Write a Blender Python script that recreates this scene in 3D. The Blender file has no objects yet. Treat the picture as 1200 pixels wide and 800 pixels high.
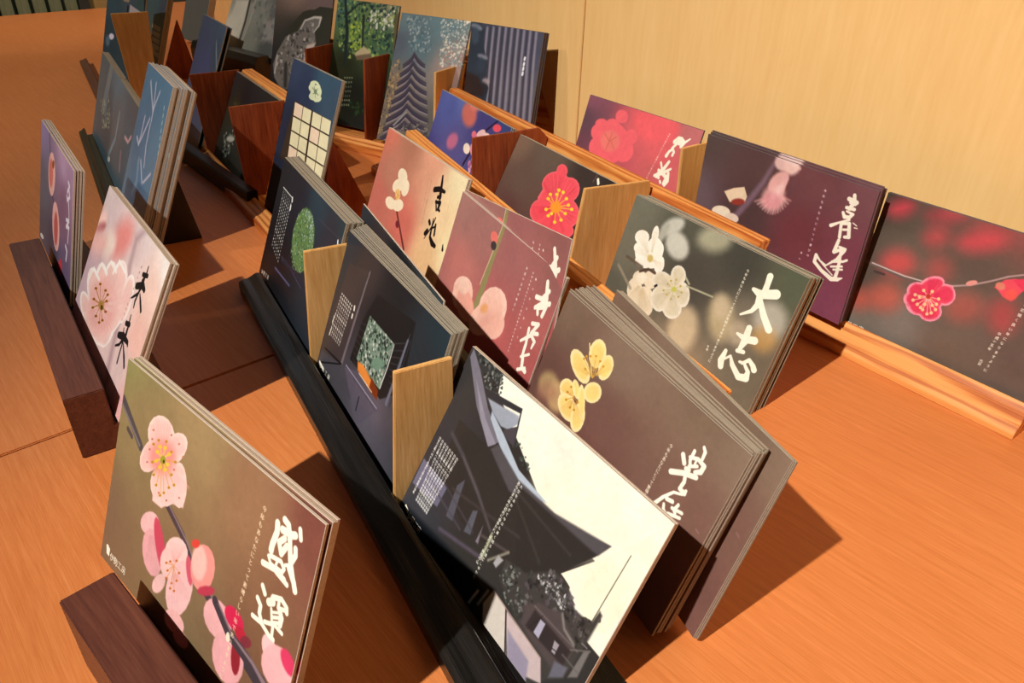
import bpy, bmesh, math, random
import numpy as np
from mathutils import Vector, Matrix
random.seed(7)
SC = bpy.context.scene
COL = SC.collection
R = math.radians

# ------------------------------------------------------------------ camera, world, light, exposure
def look(loc, fwd, up):
    f = Vector(fwd).normalized(); r = f.cross(Vector(up)).normalized(); u = r.cross(f)
    m = Matrix((r, u, -f)).transposed().to_4x4(); m.translation = Vector(loc); return m
PITCH, ROLL, CAM_H, F_PX = 0.555893, 0.025482, 0.296114, 889.632
cam_data = bpy.data.cameras.new('camera'); cam = bpy.data.objects.new('camera', cam_data); COL.objects.link(cam)
cam_data.sensor_width = 36.0; cam_data.lens = F_PX * 36.0 / 1200.0
cam_data.clip_start = 0.01; cam_data.clip_end = 50
_cp, _sp = math.cos(PITCH), math.sin(PITCH)
_up = Vector((-math.sin(ROLL), math.cos(ROLL) * _sp, math.cos(ROLL) * _cp))
cam.matrix_world = look((0, 0, CAM_H), (0, _cp, -_sp), _up)
SC.camera = cam

world = bpy.data.worlds.new('world'); SC.world = world; world.use_nodes = True
wn = world.node_tree.nodes['Background']; wn.inputs['Color'].default_value = (1.0, 0.76, 0.52, 1); wn.inputs['Strength'].default_value = 0.025

KEY_DIR = Vector((1.36, 1.20, -1.86)).normalized()
KEY_AIM = Vector((0.36, 0.42, 0.0))
def spot(name, aim, direction, dist, power, size, blend, radius, color):
    d = bpy.data.lights.new(name, 'SPOT'); o = bpy.data.objects.new(name, d); COL.objects.link(o)
    d.energy = power; d.spot_size = R(size); d.spot_blend = blend; d.shadow_soft_size = radius; d.color = color
    o.matrix_world = look(aim - direction * dist, direction, (0, 0, 1)); return o
spot('gallery_spot', KEY_AIM, KEY_DIR, 2.59, 300, 42.5, 1.0, 0.02, (1.0, 0.96, 0.89))

def window_light(loc, aim, w, hgt, power, color):
    d = bpy.data.lights.new('window_light', 'AREA'); o = bpy.data.objects.new('window_light', d); COL.objects.link(o)
    d.shape = 'RECTANGLE'; d.size = w; d.size_y = hgt; d.energy = power; d.color = color
    o.matrix_world = look(loc, Vector(aim) - Vector(loc), (0, 0, 1)); return o
window_light((-2.3, 3.6, 2.2), (-.2, .4, 0), 2.2, 1.0, 3.5, (0.78, 0.86, 1.0))
spot('back_cards_fill', Vector((-0.50, 1.25, 0)), KEY_DIR, 2.8, 145, 36, 1.0, 0.03, (1.0, 0.94, 0.84))  # added fill along the key's direction, lifts the faces of the back cards
spot('far_end_fill', Vector((-1.25, 2.05, 0)), Vector((-.25, .3, -1)).normalized(), 1.9, 75, 56, 1.0, 0.04, (1.0, 0.88, 0.72))  # added fill, no fixture known: brightens the slatted screen and far table end

vs = SC.view_settings
SC.display_settings.display_device = 'sRGB'
vs.view_transform = 'Standard'; vs.look = 'None'; vs.exposure = 0.0; vs.gamma = 1.0; vs.use_curve_mapping = False
SC.cycles.max_bounces = 6

# ------------------------------------------------------------------ helpers
def lin(c):
    return tuple(((v / 255) / 12.92 if v / 255 <= .04045 else ((v / 255 + .055) / 1.055) ** 2.4) for v in c) + (1.0,)
def tag(o, label=None, cat=None, group=None, kind=None):
    if label: o['label'] = label
    if cat: o['category'] = cat
    if group: o['group'] = group
    if kind: o['kind'] = kind
    return o
def link(name, me, mat=None, parent=None):
    o = bpy.data.objects.new(name, me); COL.objects.link(o)
    if mat and me and not me.materials: me.materials.append(mat)
    if parent: o.parent = parent
    return o
def empty(name, loc, rz=0.0):
    o = bpy.data.objects.new(name, None); COL.objects.link(o); o.location = loc; o.rotation_euler = (0, 0, rz); o.empty_display_size = .02; return o
def frame(th):
    t = R(th); return Vector((math.cos(t), math.sin(t), 0)), Vector((-math.sin(t), math.cos(t), 0))
def extrude(name, prof, a0, a1, mat, parent=None, axis='x', bevel=0.0006):
    """prof: points (n, z); extruded along local x from a0 to a1.  axis 'x' = along the rack."""
    bm = bmesh.new()
    v0 = [bm.verts.new((a0, n, z)) for n, z in prof]; v1 = [bm.verts.new((a1, n, z)) for n, z in prof]
    k = len(prof)
    bm.faces.new(v0); bm.faces.new(list(reversed(v1)))
    for i in range(k): bm.faces.new((v0[i], v1[i], v1[(i + 1) % k], v0[(i + 1) % k]))
    bmesh.ops.recalc_face_normals(bm, faces=bm.faces)
    if bevel: bmesh.ops.bevel(bm, geom=[e for e in bm.edges], offset=bevel, segments=2, affect='EDGES', clamp_overlap=True)
    me = bpy.data.meshes.new(name); bm.to_mesh(me); bm.free()
    return link(name, me, mat, parent)
def box(name, x0, x1, y0, y1, z0, z1, mat, parent=None, bevel=0.0006):
    return extrude(name, [(y0, z0), (y0, z1), (y1, z1), (y1, z0)], x0, x1, mat, parent, bevel=bevel)

# ------------------------------------------------------------------ materials
def new_mat(name):
    m = bpy.data.materials.new(name); m.use_nodes = True; nt = m.node_tree
    return m, nt, nt.nodes, nt.links, nt.nodes['Principled BSDF']
def wood(name, c_dark, c_mid, c_light, grain=(6, 160, 160), rough=.42, spec=.35, rot=0.0, ring=0.0, bump=.05, fleck=True, coat=0.0, patchy=.5):
    m, nt, N, L, b = new_mat(name)
    tc = N.new('ShaderNodeTexCoord'); mp = N.new('ShaderNodeMapping'); mp.inputs['Rotation'].default_value = (0, 0, rot); mp.inputs['Scale'].default_value = (1, 1, 1)
    L.new(tc.outputs['Object'], mp.inputs['Vector'])
    sc = N.new('ShaderNodeVectorMath'); sc.operation = 'MULTIPLY'; sc.inputs[1].default_value = grain; L.new(mp.outputs[0], sc.inputs[0])
    n1 = N.new('ShaderNodeTexNoise'); n1.inputs['Scale'].default_value = 1.0; n1.inputs['Detail'].default_value = 6; n1.inputs['Roughness'].default_value = .6; n1.inputs['Distortion'].default_value = .4
    L.new(sc.outputs[0], n1.inputs['Vector'])
    sc2 = N.new('ShaderNodeVectorMath'); sc2.operation = 'MULTIPLY'; sc2.inputs[1].default_value = tuple(g * 4.5 for g in grain); L.new(mp.outputs[0], sc2.inputs[0])
    n2 = N.new('ShaderNodeTexNoise'); n2.inputs['Scale'].default_value = 1.0; n2.inputs['Detail'].default_value = 3; L.new(sc2.outputs[0], n2.inputs['Vector'])
    n3 = N.new('ShaderNodeTexNoise'); n3.inputs['Scale'].default_value = 5.0; n3.inputs['Detail'].default_value = 3; L.new(mp.outputs[0], n3.inputs['Vector'])
    mix = N.new('ShaderNodeMath'); mix.operation = 'MULTIPLY_ADD'; mix.inputs[1].default_value = .45; L.new(n2.outputs['Fac'], mix.inputs[0])
    ml = N.new('ShaderNodeMath'); ml.operation = 'MULTIPLY'; ml.inputs[1].default_value = .55; L.new(n1.outputs['Fac'], ml.inputs[0]); L.new(ml.outputs[0], mix.inputs[2])
    last = mix.outputs[0]
    if ring:
        w = N.new('ShaderNodeTexWave'); w.wave_type = 'BANDS'; w.bands_direction = 'Y'; w.inputs['Scale'].default_value = ring; w.inputs['Distortion'].default_value = 5; w.inputs['Detail'].default_value = 2; w.inputs['Detail Scale'].default_value = 1.2
        s3 = N.new('ShaderNodeVectorMath'); s3.operation = 'MULTIPLY'; s3.inputs[1].default_value = (.12, 1, 1); L.new(mp.outputs[0], s3.inputs[0]); L.new(s3.outputs[0], w.inputs['Vector'])
        mm = N.new('ShaderNodeMath'); mm.operation = 'MULTIPLY_ADD'; mm.inputs[1].default_value = .35; mm.inputs[2].default_value = -.12; L.new(w.outputs['Fac'], mm.inputs[0])
        ad = N.new('ShaderNodeMath'); ad.operation = 'ADD'; L.new(last, ad.inputs[0]); L.new(mm.outputs[0], ad.inputs[1]); last = ad.outputs[0]
    m3 = N.new('ShaderNodeMath'); m3.operation = 'MULTIPLY_ADD'; m3.inputs[1].default_value = patchy * .4; L.new(n3.outputs['Fac'], m3.inputs[0])
    sub = N.new('ShaderNodeMath'); sub.operation = 'SUBTRACT'; sub.inputs[1].default_value = patchy * .2; L.new(last, sub.inputs[0]); L.new(sub.outputs[0], m3.inputs[2])
    cr = N.new('ShaderNodeValToRGB'); e = cr.color_ramp.elements
    e[0].position = .32; e[0].color = lin(c_dark); e[1].position = .68; e[1].color = lin(c_light); k = e.new(.5); k.color = lin(c_mid)
    L.new(m3.outputs[0], cr.inputs['Fac']); L.new(cr.outputs['Color'], b.inputs['Base Color'])
    b.inputs['Roughness'].default_value = rough; b.inputs['Specular IOR Level'].default_value = spec; b.inputs['Coat Weight'].default_value = coat; b.inputs['Coat Roughness'].default_value = .25
    bp = N.new('ShaderNodeBump'); bp.inputs['Strength'].default_value = bump * 4; bp.inputs['Distance'].default_value = .0006; L.new(n2.outputs['Fac'], bp.inputs['Height']); L.new(bp.outputs[0], b.inputs['Normal'])
    return m
def plain(name, c, rough=.5, spec=.4, noise=0.0, scale=400, coat=0.0):
    m, nt, N, L, b = new_mat(name)
    n = N.new('ShaderNodeTexNoise'); n.inputs['Scale'].default_value = scale; tc = N.new('ShaderNodeTexCoord'); L.new(tc.outputs['Object'], n.inputs['Vector'])
    mx = N.new('ShaderNodeMix'); mx.data_type = 'RGBA'; L.new(n.outputs['Fac'], mx.inputs[0])
    mx.inputs[6].default_value = lin(tuple(v * (1 - noise) for v in c)); mx.inputs[7].default_value = lin(tuple(min(255, v * (1 + noise)) for v in c))
    L.new(mx.outputs[2], b.inputs['Base Color']); b.inputs['Roughness'].default_value = rough; b.inputs['Specular IOR Level'].default_value = spec; b.inputs['Coat Weight'].default_value = coat
    return m
M_TABLE = wood('table_veneer', (204, 116, 58), (216, 128, 68), (228, 142, 82), grain=(14, 420, 420), rough=.38, spec=.45, bump=.05)
M_WALL = wood('wall_maple', (240, 192, 124), (244, 198, 130), (248, 204, 138), grain=(60, 60, 6), rough=.5, spec=.3, bump=.05, patchy=.8)
M_CEDAR = wood('cedar', (176, 88, 38), (212, 128, 60), (234, 162, 88), grain=(2.5, 240, 240), rough=.45, spec=.35, ring=70)
M_WALNUT = wood('walnut_block', (76, 38, 30), (96, 52, 38), (112, 64, 46), grain=(12, 220, 220), rough=.42, spec=.45)
M_LACQ = wood('black_lacquer', (10, 10, 10), (18, 17, 16), (34, 30, 26), grain=(10, 260, 260), rough=.28, spec=.7, bump=.08)
M_DIV = wood('oak_ply', (206, 150, 84), (224, 172, 104), (238, 190, 124), grain=(170, 170, 14), rough=.5, spec=.3)
M_DIVR = wood('rosewood_ply', (112, 46, 24), (150, 70, 36), (176, 92, 50), grain=(130, 130, 12), rough=.4, spec=.4)
M_PAPER = plain('card_edges', (200, 182, 164), .75, .15, noise=.08, scale=900)
M_GREY = plain('card_edges_grey', (160, 148, 130), .75, .15, noise=.12, scale=900)
M_DARKE = plain('card_edges_dark', (96, 84, 84), .7, .15, noise=.12, scale=900)

# ------------------------------------------------------------------ painting the printed cards (numpy rasteriser -> image datablocks)
_glyph = {}
def glyph(ch, S=40):
    if ch in _glyph: return _glyph[ch]
    cu = bpy.data.curves.new('g', 'FONT'); cu.body = ch; cu.size = 1.0; cu.resolution_u = 2
    ob = bpy.data.objects.new('g', cu); COL.objects.link(ob); bpy.context.view_layer.update()
    dg = bpy.context.evaluated_depsgraph_get(); me = bpy.data.meshes.new_from_object(ob.evaluated_get(dg))
    me.calc_loop_triangles(); V = np.array([v.co[:2] for v in me.vertices]); img = np.zeros((S, S), np.float32)
    if len(V):
        c = (V.max(0) + V.min(0)) / 2; V = (V - c) * .92 + .5
        V[:, 1] = 1 - V[:, 1]; V *= S
        for t in me.loop_triangles:
            a, b_, c_ = V[list(t.vertices)]
            x0 = max(0, int(min(a[0], b_[0], c_[0]))); x1 = min(S, int(max(a[0], b_[0], c_[0])) + 2); y0 = max(0, int(min(a[1], b_[1], c_[1]))); y1 = min(S, int(max(a[1], b_[1], c_[1])) + 2)
            if x1 <= x0 or y1 <= y0: continue
            X, Y = np.meshgrid(np.arange(x0, x1) + .5, np.arange(y0, y1) + .5)
            d0 = (b_[0] - a[0]) * (Y - a[1]) - (b_[1] - a[1]) * (X - a[0]); d1 = (c_[0] - b_[0]) * (Y - b_[1]) - (c_[1] - b_[1]) * (X - b_[0]); d2 = (a[0] - c_[0]) * (Y - c_[1]) - (a[1] - c_[1]) * (X - c_[0])
            ins = ((d0 >= 0) & (d1 >= 0) & (d2 >= 0)) | ((d0 <= 0) & (d1 <= 0) & (d2 <= 0)); img[y0:y1, x0:x1][ins] = 1
    bpy.data.objects.remove(ob); bpy.data.curves.remove(cu); bpy.data.meshes.remove(me)
    _glyph[ch] = img; return img
class Canvas:
    def __init__(s, w, h, ppm): s.w, s.h, s.k = w, h, ppm; s.W, s.H = int(w * ppm), int(h * ppm); s.a = np.zeros((s.H, s.W, 3), np.float32)
    def box(s, xs, ys, pad):
        x0 = max(0, int((min(xs) - pad) * s.k)); x1 = min(s.W, int((max(xs) + pad) * s.k) + 2); y0 = max(0, int((min(ys) - pad) * s.k)); y1 = min(s.H, int((max(ys) + pad) * s.k) + 2)
        if x1 <= x0 or y1 <= y0: return None
        X, Y = np.meshgrid((np.arange(x0, x1, dtype=np.float32) + .5) / s.k, (np.arange(y0, y1, dtype=np.float32) + .5) / s.k); return x0, x1, y0, y1, X, Y
    def comp(s, B, al, col):
        x0, x1, y0, y1 = B[:4]; al = al[..., None]; s.a[y0:y1, x0:x1] = s.a[y0:y1, x0:x1] * (1 - al) + np.array(col, np.float32) / 255 * al
    def bg(s, pts):
        step = 6; gw, gh = s.W // step + 2, s.H // step + 2
        X, Y = np.meshgrid(np.arange(gw) * step / s.k, np.arange(gh) * step / s.k); acc = np.zeros((gh, gw, 3)); ws = np.zeros((gh, gw))
        for x, y, r, g, b in pts:
            wt = 1 / (((X - x) ** 2 + (Y - y) ** 2 + 60) ** 1.6); acc += wt[..., None] * np.array((r, g, b)) / 255; ws += wt
        g = acc / ws[..., None]; yy = np.arange(s.H) / step; xx = np.arange(s.W) / step; yi = yy.astype(int); xi = xx.astype(int); fy = (yy - yi)[:, None, None]; fx = (xx - xi)[None, :, None]
        s.a = ((g[yi][:, xi] * (1 - fx) + g[yi][:, xi + 1] * fx) * (1 - fy) + (g[yi + 1][:, xi] * (1 - fx) + g[yi + 1][:, xi + 1] * fx) * fy).astype(np.float32)
    def sd(s, pts, X, Y):
        n = len(pts); ins = np.zeros(X.shape, bool); d2 = np.full(X.shape, 1e9, np.float32)
        for i in range(n):
            ax, ay = pts[i]; bx, by = pts[(i + 1) % n]; dx, dy = bx - ax, by - ay; L2 = dx * dx + dy * dy + 1e-9
            t = np.clip(((X - ax) * dx + (Y - ay) * dy) / L2, 0, 1); d2 = np.minimum(d2, (X - ax - t * dx) ** 2 + (Y - ay - t * dy) ** 2)
            if ay != by: ins ^= ((ay > Y) != (by > Y)) & (X < dx * (Y - ay) / dy + ax)
        d = np.sqrt(d2); return np.where(ins, -d, d)
    def poly(s, pts, col, soft, a=1):
        soft = max(soft, .25 / s.k * 2); B = s.box([p[0] for p in pts], [p[1] for p in pts], soft)
        if B is None: return
        d = s.sd(pts, B[4], B[5]); al = np.clip(.5 - d / (2 * soft), 0, 1); al = al * al * (3 - 2 * al) * a; s.comp(B, al, col)
    def line(s, pts, col, soft, a=1):
        soft = max(soft, .5 / s.k); mw = max(p[2] for p in pts); B = s.box([p[0] for p in pts], [p[1] for p in pts], mw + soft)
        if B is None: return
        X, Y = B[4], B[5]; d = np.full(X.shape, 1e9, np.float32)
        for (ax, ay, aw), (bx, by, bw) in zip(pts, pts[1:]):
            dx, dy = bx - ax, by - ay; t = np.clip(((X - ax) * dx + (Y - ay) * dy) / (dx * dx + dy * dy + 1e-9), 0, 1)
            d = np.minimum(d, np.sqrt((X - ax - t * dx) ** 2 + (Y - ay - t * dy) ** 2) - (aw + (bw - aw) * t) / 2)
        al = np.clip(.5 - d / (2 * soft), 0, 1) * a; s.comp(B, al, col)
    def noise(s, pts, cols, n, size, seed, a):
        rg = random.Random(seed); xs = [p[0] for p in pts]; ys = [p[1] for p in pts]
        def inside(x, y):
            c = False
            for i in range(len(pts)):
                ax, ay = pts[i]; bx, by = pts[i - 1]
                if (ay > y) != (by > y) and x < (bx - ax) * (y - ay) / (by - ay) + ax: c = not c
            return c
        A = .5 * abs(sum(pts[i - 1][0] * pts[i][1] - pts[i][0] * pts[i - 1][1] for i in range(len(pts)))); n = int(min(900, max(n, A / (size * size) * 1.3)))
        x0, x1, y0, y1 = max(0, min(xs)), min(s.w, max(xs)), max(0, min(ys)), min(s.h, max(ys))
        if x1 <= x0 or y1 <= y0: return
        for _ in range(n):
            x, y = rg.uniform(x0, x1), rg.uniform(y0, y1)
            if not inside(x, y): continue
            r = size * rg.uniform(.35, 1); t0 = rg.uniform(0, 6.28)
            pl = [(x + r * rg.uniform(.4, 1) * math.cos(t0 + q * 1.05), y + r * rg.uniform(.4, 1) * math.sin(t0 + q * 1.05)) for q in range(6)]
            s.poly(pl, rg.choice(cols), size * .18, a * .9)
    def stamp(s, ch, cx, cy, size, col):
        if ch == ' ': return
        g = glyph(ch); n = max(3, int(round(size * s.k))); S = g.shape[0]
        idx = np.linspace(0, S, n + 1).astype(int); small = np.add.reduceat(np.add.reduceat(g, idx[:-1], 0), idx[:-1], 1) / (S / n) ** 2
        x0 = int(round((cx - size / 2) * s.k)); y0 = int(round((cy - size / 2) * s.k))
        xa, xb, ya, yb = max(0, x0), min(s.W, x0 + n), max(0, y0), min(s.H, y0 + n)
        if xb <= xa or yb <= ya: return
        al = np.clip(small[ya - y0:yb - y0, xa - x0:xb - x0] * 2.1, 0, 1)[..., None]; s.a[ya:yb, xa:xb] = s.a[ya:yb, xa:xb] * (1 - al) + np.array(col, np.float32) / 255 * al
def paint(name, w, h, ppm):
    c = Canvas(w, h, ppm)
    for op in ART[name]:
        k = op[0]
        if k == 'b': c.bg(op[1])
        elif k == 'p': c.poly(*op[1:])
        elif k == 'l': c.line(*op[1:])
        elif k == 'v':
            for q in op[1]: c.line([(q[0], q[1], op[2]), (q[2], q[3], op[2] * .4)], *op[3:])
        elif k == 'n': c.noise(*op[1:])
        elif k in ('tv', 'th'):
            (x0, y0), (x1, y1), n = op[2], op[3], len(op[1]); Ln = math.hypot(x1 - x0, y1 - y0)
            size = min(Ln / n * 1.15, op[5] * 1.12 if op[5] else 99) if k == 'tv' else min(Ln / n * 1.2, 4.6)
            m = n if k == 'th' or True else n
            for i, ch in enumerate(op[1]): t = (i + .5) / m; c.stamp(ch, x0 + (x1 - x0) * t, y0 + (y1 - y0) * t, max(size, 1.1), op[4])
    # slight softness and tonal mottling of the offset print
    a = c.a; a = (a * 2 + np.roll(a, 1, 0) + np.roll(a, -1, 0) + np.roll(a, 1, 1) + np.roll(a, -1, 1)) / 6; rs = np.random.RandomState(len(name) * 31 + c.W)
    for cell, amp in ((3, .010), (12, .012), (60, .016)):
        gh, gw = c.H // cell + 2, c.W // cell + 2; g = rs.normal(0, amp, (gh, gw)); yy = np.arange(c.H) / cell; xx = np.arange(c.W) / cell; yi = yy.astype(int); xi = xx.astype(int); fy = (yy - yi)[:, None]; fx = (xx - xi)[None]
        a = a * (1 + ((g[yi][:, xi] * (1 - fx) + g[yi][:, xi + 1] * fx) * (1 - fy) + (g[yi + 1][:, xi] * (1 - fx) + g[yi + 1][:, xi + 1] * fx) * fy))[..., None]
    c.a = a.astype(np.float32)
    im = bpy.data.images.new('print_' + name, c.W, c.H); px = np.ones((c.H, c.W, 4), np.float32); px[..., :3] = np.clip(c.a[::-1], 0, 1); im.pixels.foreach_set(px.ravel()); im.update(); im.pack()
    return im
def print_mat(name, im, rough=.38, spec=.35, gain=1.0):
    m, nt, N, L, b = new_mat('print_' + name); t = N.new('ShaderNodeTexImage'); t.image = im; t.interpolation = 'Cubic'
    # paper tooth
    nz = N.new('ShaderNodeTexNoise'); nz.inputs['Scale'].default_value = 900; tc = N.new('ShaderNodeTexCoord'); L.new(tc.outputs['Object'], nz.inputs['Vector'])
    bp = N.new('ShaderNodeBump'); bp.inputs['Strength'].default_value = .12; bp.inputs['Distance'].default_value = .0003; L.new(nz.outputs['Fac'], bp.inputs['Height']); L.new(bp.outputs[0], b.inputs['Normal'])
    L.new(t.outputs['Color'], b.inputs['Base Color']); b.inputs['Roughness'].default_value = rough; b.inputs['Specular IOR Level'].default_value = spec; return m

# ------------------------------------------------------------------ postcards
def pose_matrix(x, y, th, le, ti, z):
    U = Vector((math.cos(th), math.sin(th), 0)); Bk = Vector((-math.sin(th), math.cos(th), 0)); V = Bk * math.sin(le) + Vector((0, 0, math.cos(le)))
    U2 = U * math.cos(ti) + V * math.sin(ti); V2 = V * math.cos(ti) - U * math.sin(ti); Nn = U2.cross(V2)   # Nn points to the viewer
    m = Matrix((U2, -Nn, V2)).transposed().to_4x4(); m.translation = Vector((x, y, z)); return m
def card_mesh(name, w, h, t, mat_print, mat_edge):
    """local x = width, y = into the stack (back), z = up; the print is on the y = 0 face"""
    bm = bmesh.new(); uv = bm.loops.layers.uv.new('UVMap'); b = min(.00018, t * .3)
    f = [bm.verts.new(p) for p in ((b, 0, b), (w - b, 0, b), (w - b, 0, h - b), (b, 0, h - b))]
    r0 = [bm.verts.new(p) for p in ((0, b, 0), (w, b, 0), (w, b, h), (0, b, h))]; r1 = [bm.verts.new(p) for p in ((0, t, 0), (w, t, 0), (w, t, h), (0, t, h))]
    fr_ = bm.faces.new(f); fr_.material_index = 0
    for i in range(4):
        j = (i + 1) % 4; bm.faces.new((f[i], r0[i], r0[j], f[j])).material_index = 1; bm.faces.new((r0[i], r1[i], r1[j], r0[j])).material_index = 1
    bm.faces.new(list(reversed(r1))).material_index = 1
    bmesh.ops.recalc_face_normals(bm, faces=bm.faces)
    for l in fr_.loops: l[uv].uv = (l.vert.co.x / w, l.vert.co.z / h)
    me = bpy.data.meshes.new(name); bm.to_mesh(me); bm.free(); me.materials.append(mat_print); me.materials.append(mat_edge); return me
def lerp_pose(a, b, t): return tuple(p + (q - p) * t for p, q in zip(a, b))
rg = random.Random(11)
def stack(key, label, group, n, t_total, edge, ppm=4, seed=0, spread=.0006, rough=.38, back=None, gaps=None, ts=None, restlabel=None, sheet=None, spec=.35):
    w, h = POSE[key][:2]; pose = POSE[key][2:]
    im = paint(key, w * 1000, h * 1000, ppm); mat = print_mat(key, im, rough, spec)
    t = sheet or min(.0016, t_total / n * .94); me = card_mesh('postcard', w, h, t, mat, edge)
    rr = random.Random(seed + 5); pitch = t_total / n
    out = []
    for i in range(n):
        o = bpy.data.objects.new('postcard', me); COL.objects.link(o)
        if back is not None and n > 1:
            t_ = ts[i] if ts else i / (n - 1); m = pose_matrix(*lerp_pose(pose, back, t_))
            if ts and t_ < .85: m = m @ Matrix.Translation((-.0118 * t_, 0, 0))      # only the last sheets stick out to the side
        else:
            m = pose_matrix(*pose); off = i * pitch; extra = 0
            if gaps:
                for gi, gv in gaps:
                    if i >= gi: extra += gv
            m = m @ Matrix.Translation((0, off + extra, 0))
        if i: m = m @ Matrix.Translation((rr.uniform(-spread, spread), 0, rr.uniform(-spread * .4, spread)))
        o.matrix_world = m
        if i == 0: tag(o, label, 'postcard', group)
        else: tag(o, restlabel, 'postcard', group + ', sheets behind the front one')
        out.append(o)
    return out

# ------------------------------------------------------------------ card poses (w, h, x, y, turn, lean, tilt, z) and printed pictures in millimetres on each card
POSE = {
'S1': (0.14800, 0.10000, -0.19142, 0.24838, -0.74895, 0.37771, 0.02498, 0.01760),
'S2': (0.14800, 0.10000, -0.31339, 0.46146, -0.93598, 0.49191, 0.01334, 0.01990),
'C1': (0.14800, 0.10000, -0.21193, 0.56313, -1.04935, 0.35381, 0.00172, 0.00671),
'C2': (0.14800, 0.10000, -0.13461, 0.43327, -1.03624, 0.34234, 0.00723, 0.00268),
'C3': (0.14800, 0.10000, -0.05934, 0.30066, -0.98450, 0.49892, 0.01051, 0.00126),
'Da': (0.14800, 0.10000, -0.14198, 0.64103, -1.02315, 0.36019, 0.00171, 0.00934),
'Db': (0.14800, 0.10000, -0.06511, 0.49571, -1.10354, 0.31864, 0.00441, 0.00775),
'Dc': (0.14800, 0.10000, -0.00064, 0.35284, -1.09774, 0.34833, -0.01646, 0.00773),
'W2': (0.14800, 0.10000, 0.14687, 0.59293, -0.93940, 0.03993, -0.00073, 0.02318),
'W3': (0.14800, 0.10000, 0.24299, 0.48700, -0.89255, 0.14172, 0.00517, 0.01611),
'S3': (0.14800, 0.10000, -0.40776, 0.59552, -0.94438, 0.27928, 0.00533, 0.01990),
'Gb': (0.10000, 0.14800, -0.25127, 0.71094, -0.90402, 0.34183, -0.01817, 0.00317),
'W1': (0.14800, 0.10000, 0.04618, 0.73193, -0.96066, 0.30223, 0.01785, 0.01755),
'E4': (0.10000, 0.14800, -0.17043, 0.90908, -0.55453, 0.42198, 0.00637, 0.01561),
'E3': (0.10000, 0.14800, -0.25044, 0.98249, -0.56907, 0.30886, 0.00230, 0.01507),
'E5': (0.10000, 0.14800, -0.06993, 0.85418, -0.69966, 0.20862, 0.01593, 0.01067),
'D2a': (0.14800, 0.10000, -0.10880, 0.79346, -1.04355, 0.34591, -0.00878, 0.00600),
'D2b': (0.14800, 0.10000, -0.03581, 0.66058, -1.02276, 0.47124, 0.00000, 0.00350),
'D2c': (0.14800, 0.10000, 0.06231, 0.51029, -0.91013, 0.29818, -0.03775, 0.00234),
'Ga': (0.14800, 0.10000, -0.35695, 0.87076, -0.97738, 0.43633, 0.00000, 0.00350),
'Gn': (0.10000, 0.14800, -0.42987, 0.94353, -0.98450, 0.41930, 0.00846, 0.00562),
'H1': (0.14800, 0.10000, -0.52701, 0.92883, -1.01976, 0.34602, 0.00007, 0.00700),
'H2': (0.10000, 0.14800, -0.37935, 0.67057, -0.98970, 0.40390, -0.00515, 0.00734),
'E1': (0.15984, 0.10800, -0.50641, 1.34242, -0.69865, 0.48129, -0.03264, 0.03118),
'E2': (0.10000, 0.14800, -0.33972, 1.03771, -0.55851, 0.29671, 0.00000, 0.01500),
'H0': (0.10000, 0.14800, -0.63922, 1.18605, -0.61572, 0.35619, -0.00074, 0.00760),
'H0b': (0.10000, 0.14800, -0.63051, 1.28306, -0.86948, 0.36672, -0.00521, 0.00213),
'E0': (0.10000, 0.14800, -0.64800, 1.53000, -0.81681, 0.35256, 0.00000, 0.01000),
'DcB': (0.14800, 0.10000, 0.03281, 0.35660, -1.19831, 0.28485, -0.00678, 0.00658),
'Db2': (0.14800, 0.10000, -0.05083, 0.49068, -1.12973, 0.24343, 0.15197, 0.00651),
'C2b': (0.14800, 0.10000, -0.12783, 0.47225, -1.10471, 0.28001, -0.00420, 0.00600),
'C2B': (0.14800, 0.10000, -0.12361, 0.44094, -1.04344, 0.31190, -0.00432, 0.00416),
'C1B': (0.14800, 0.10000, -0.20349, 0.56817, -1.04361, 0.35660, 0.00123, 0.00589),
'H1b': (0.14800, 0.10000, -0.44874, 0.80146, -1.01976, 0.34602, 0.00007, 0.00700),
}
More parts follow.
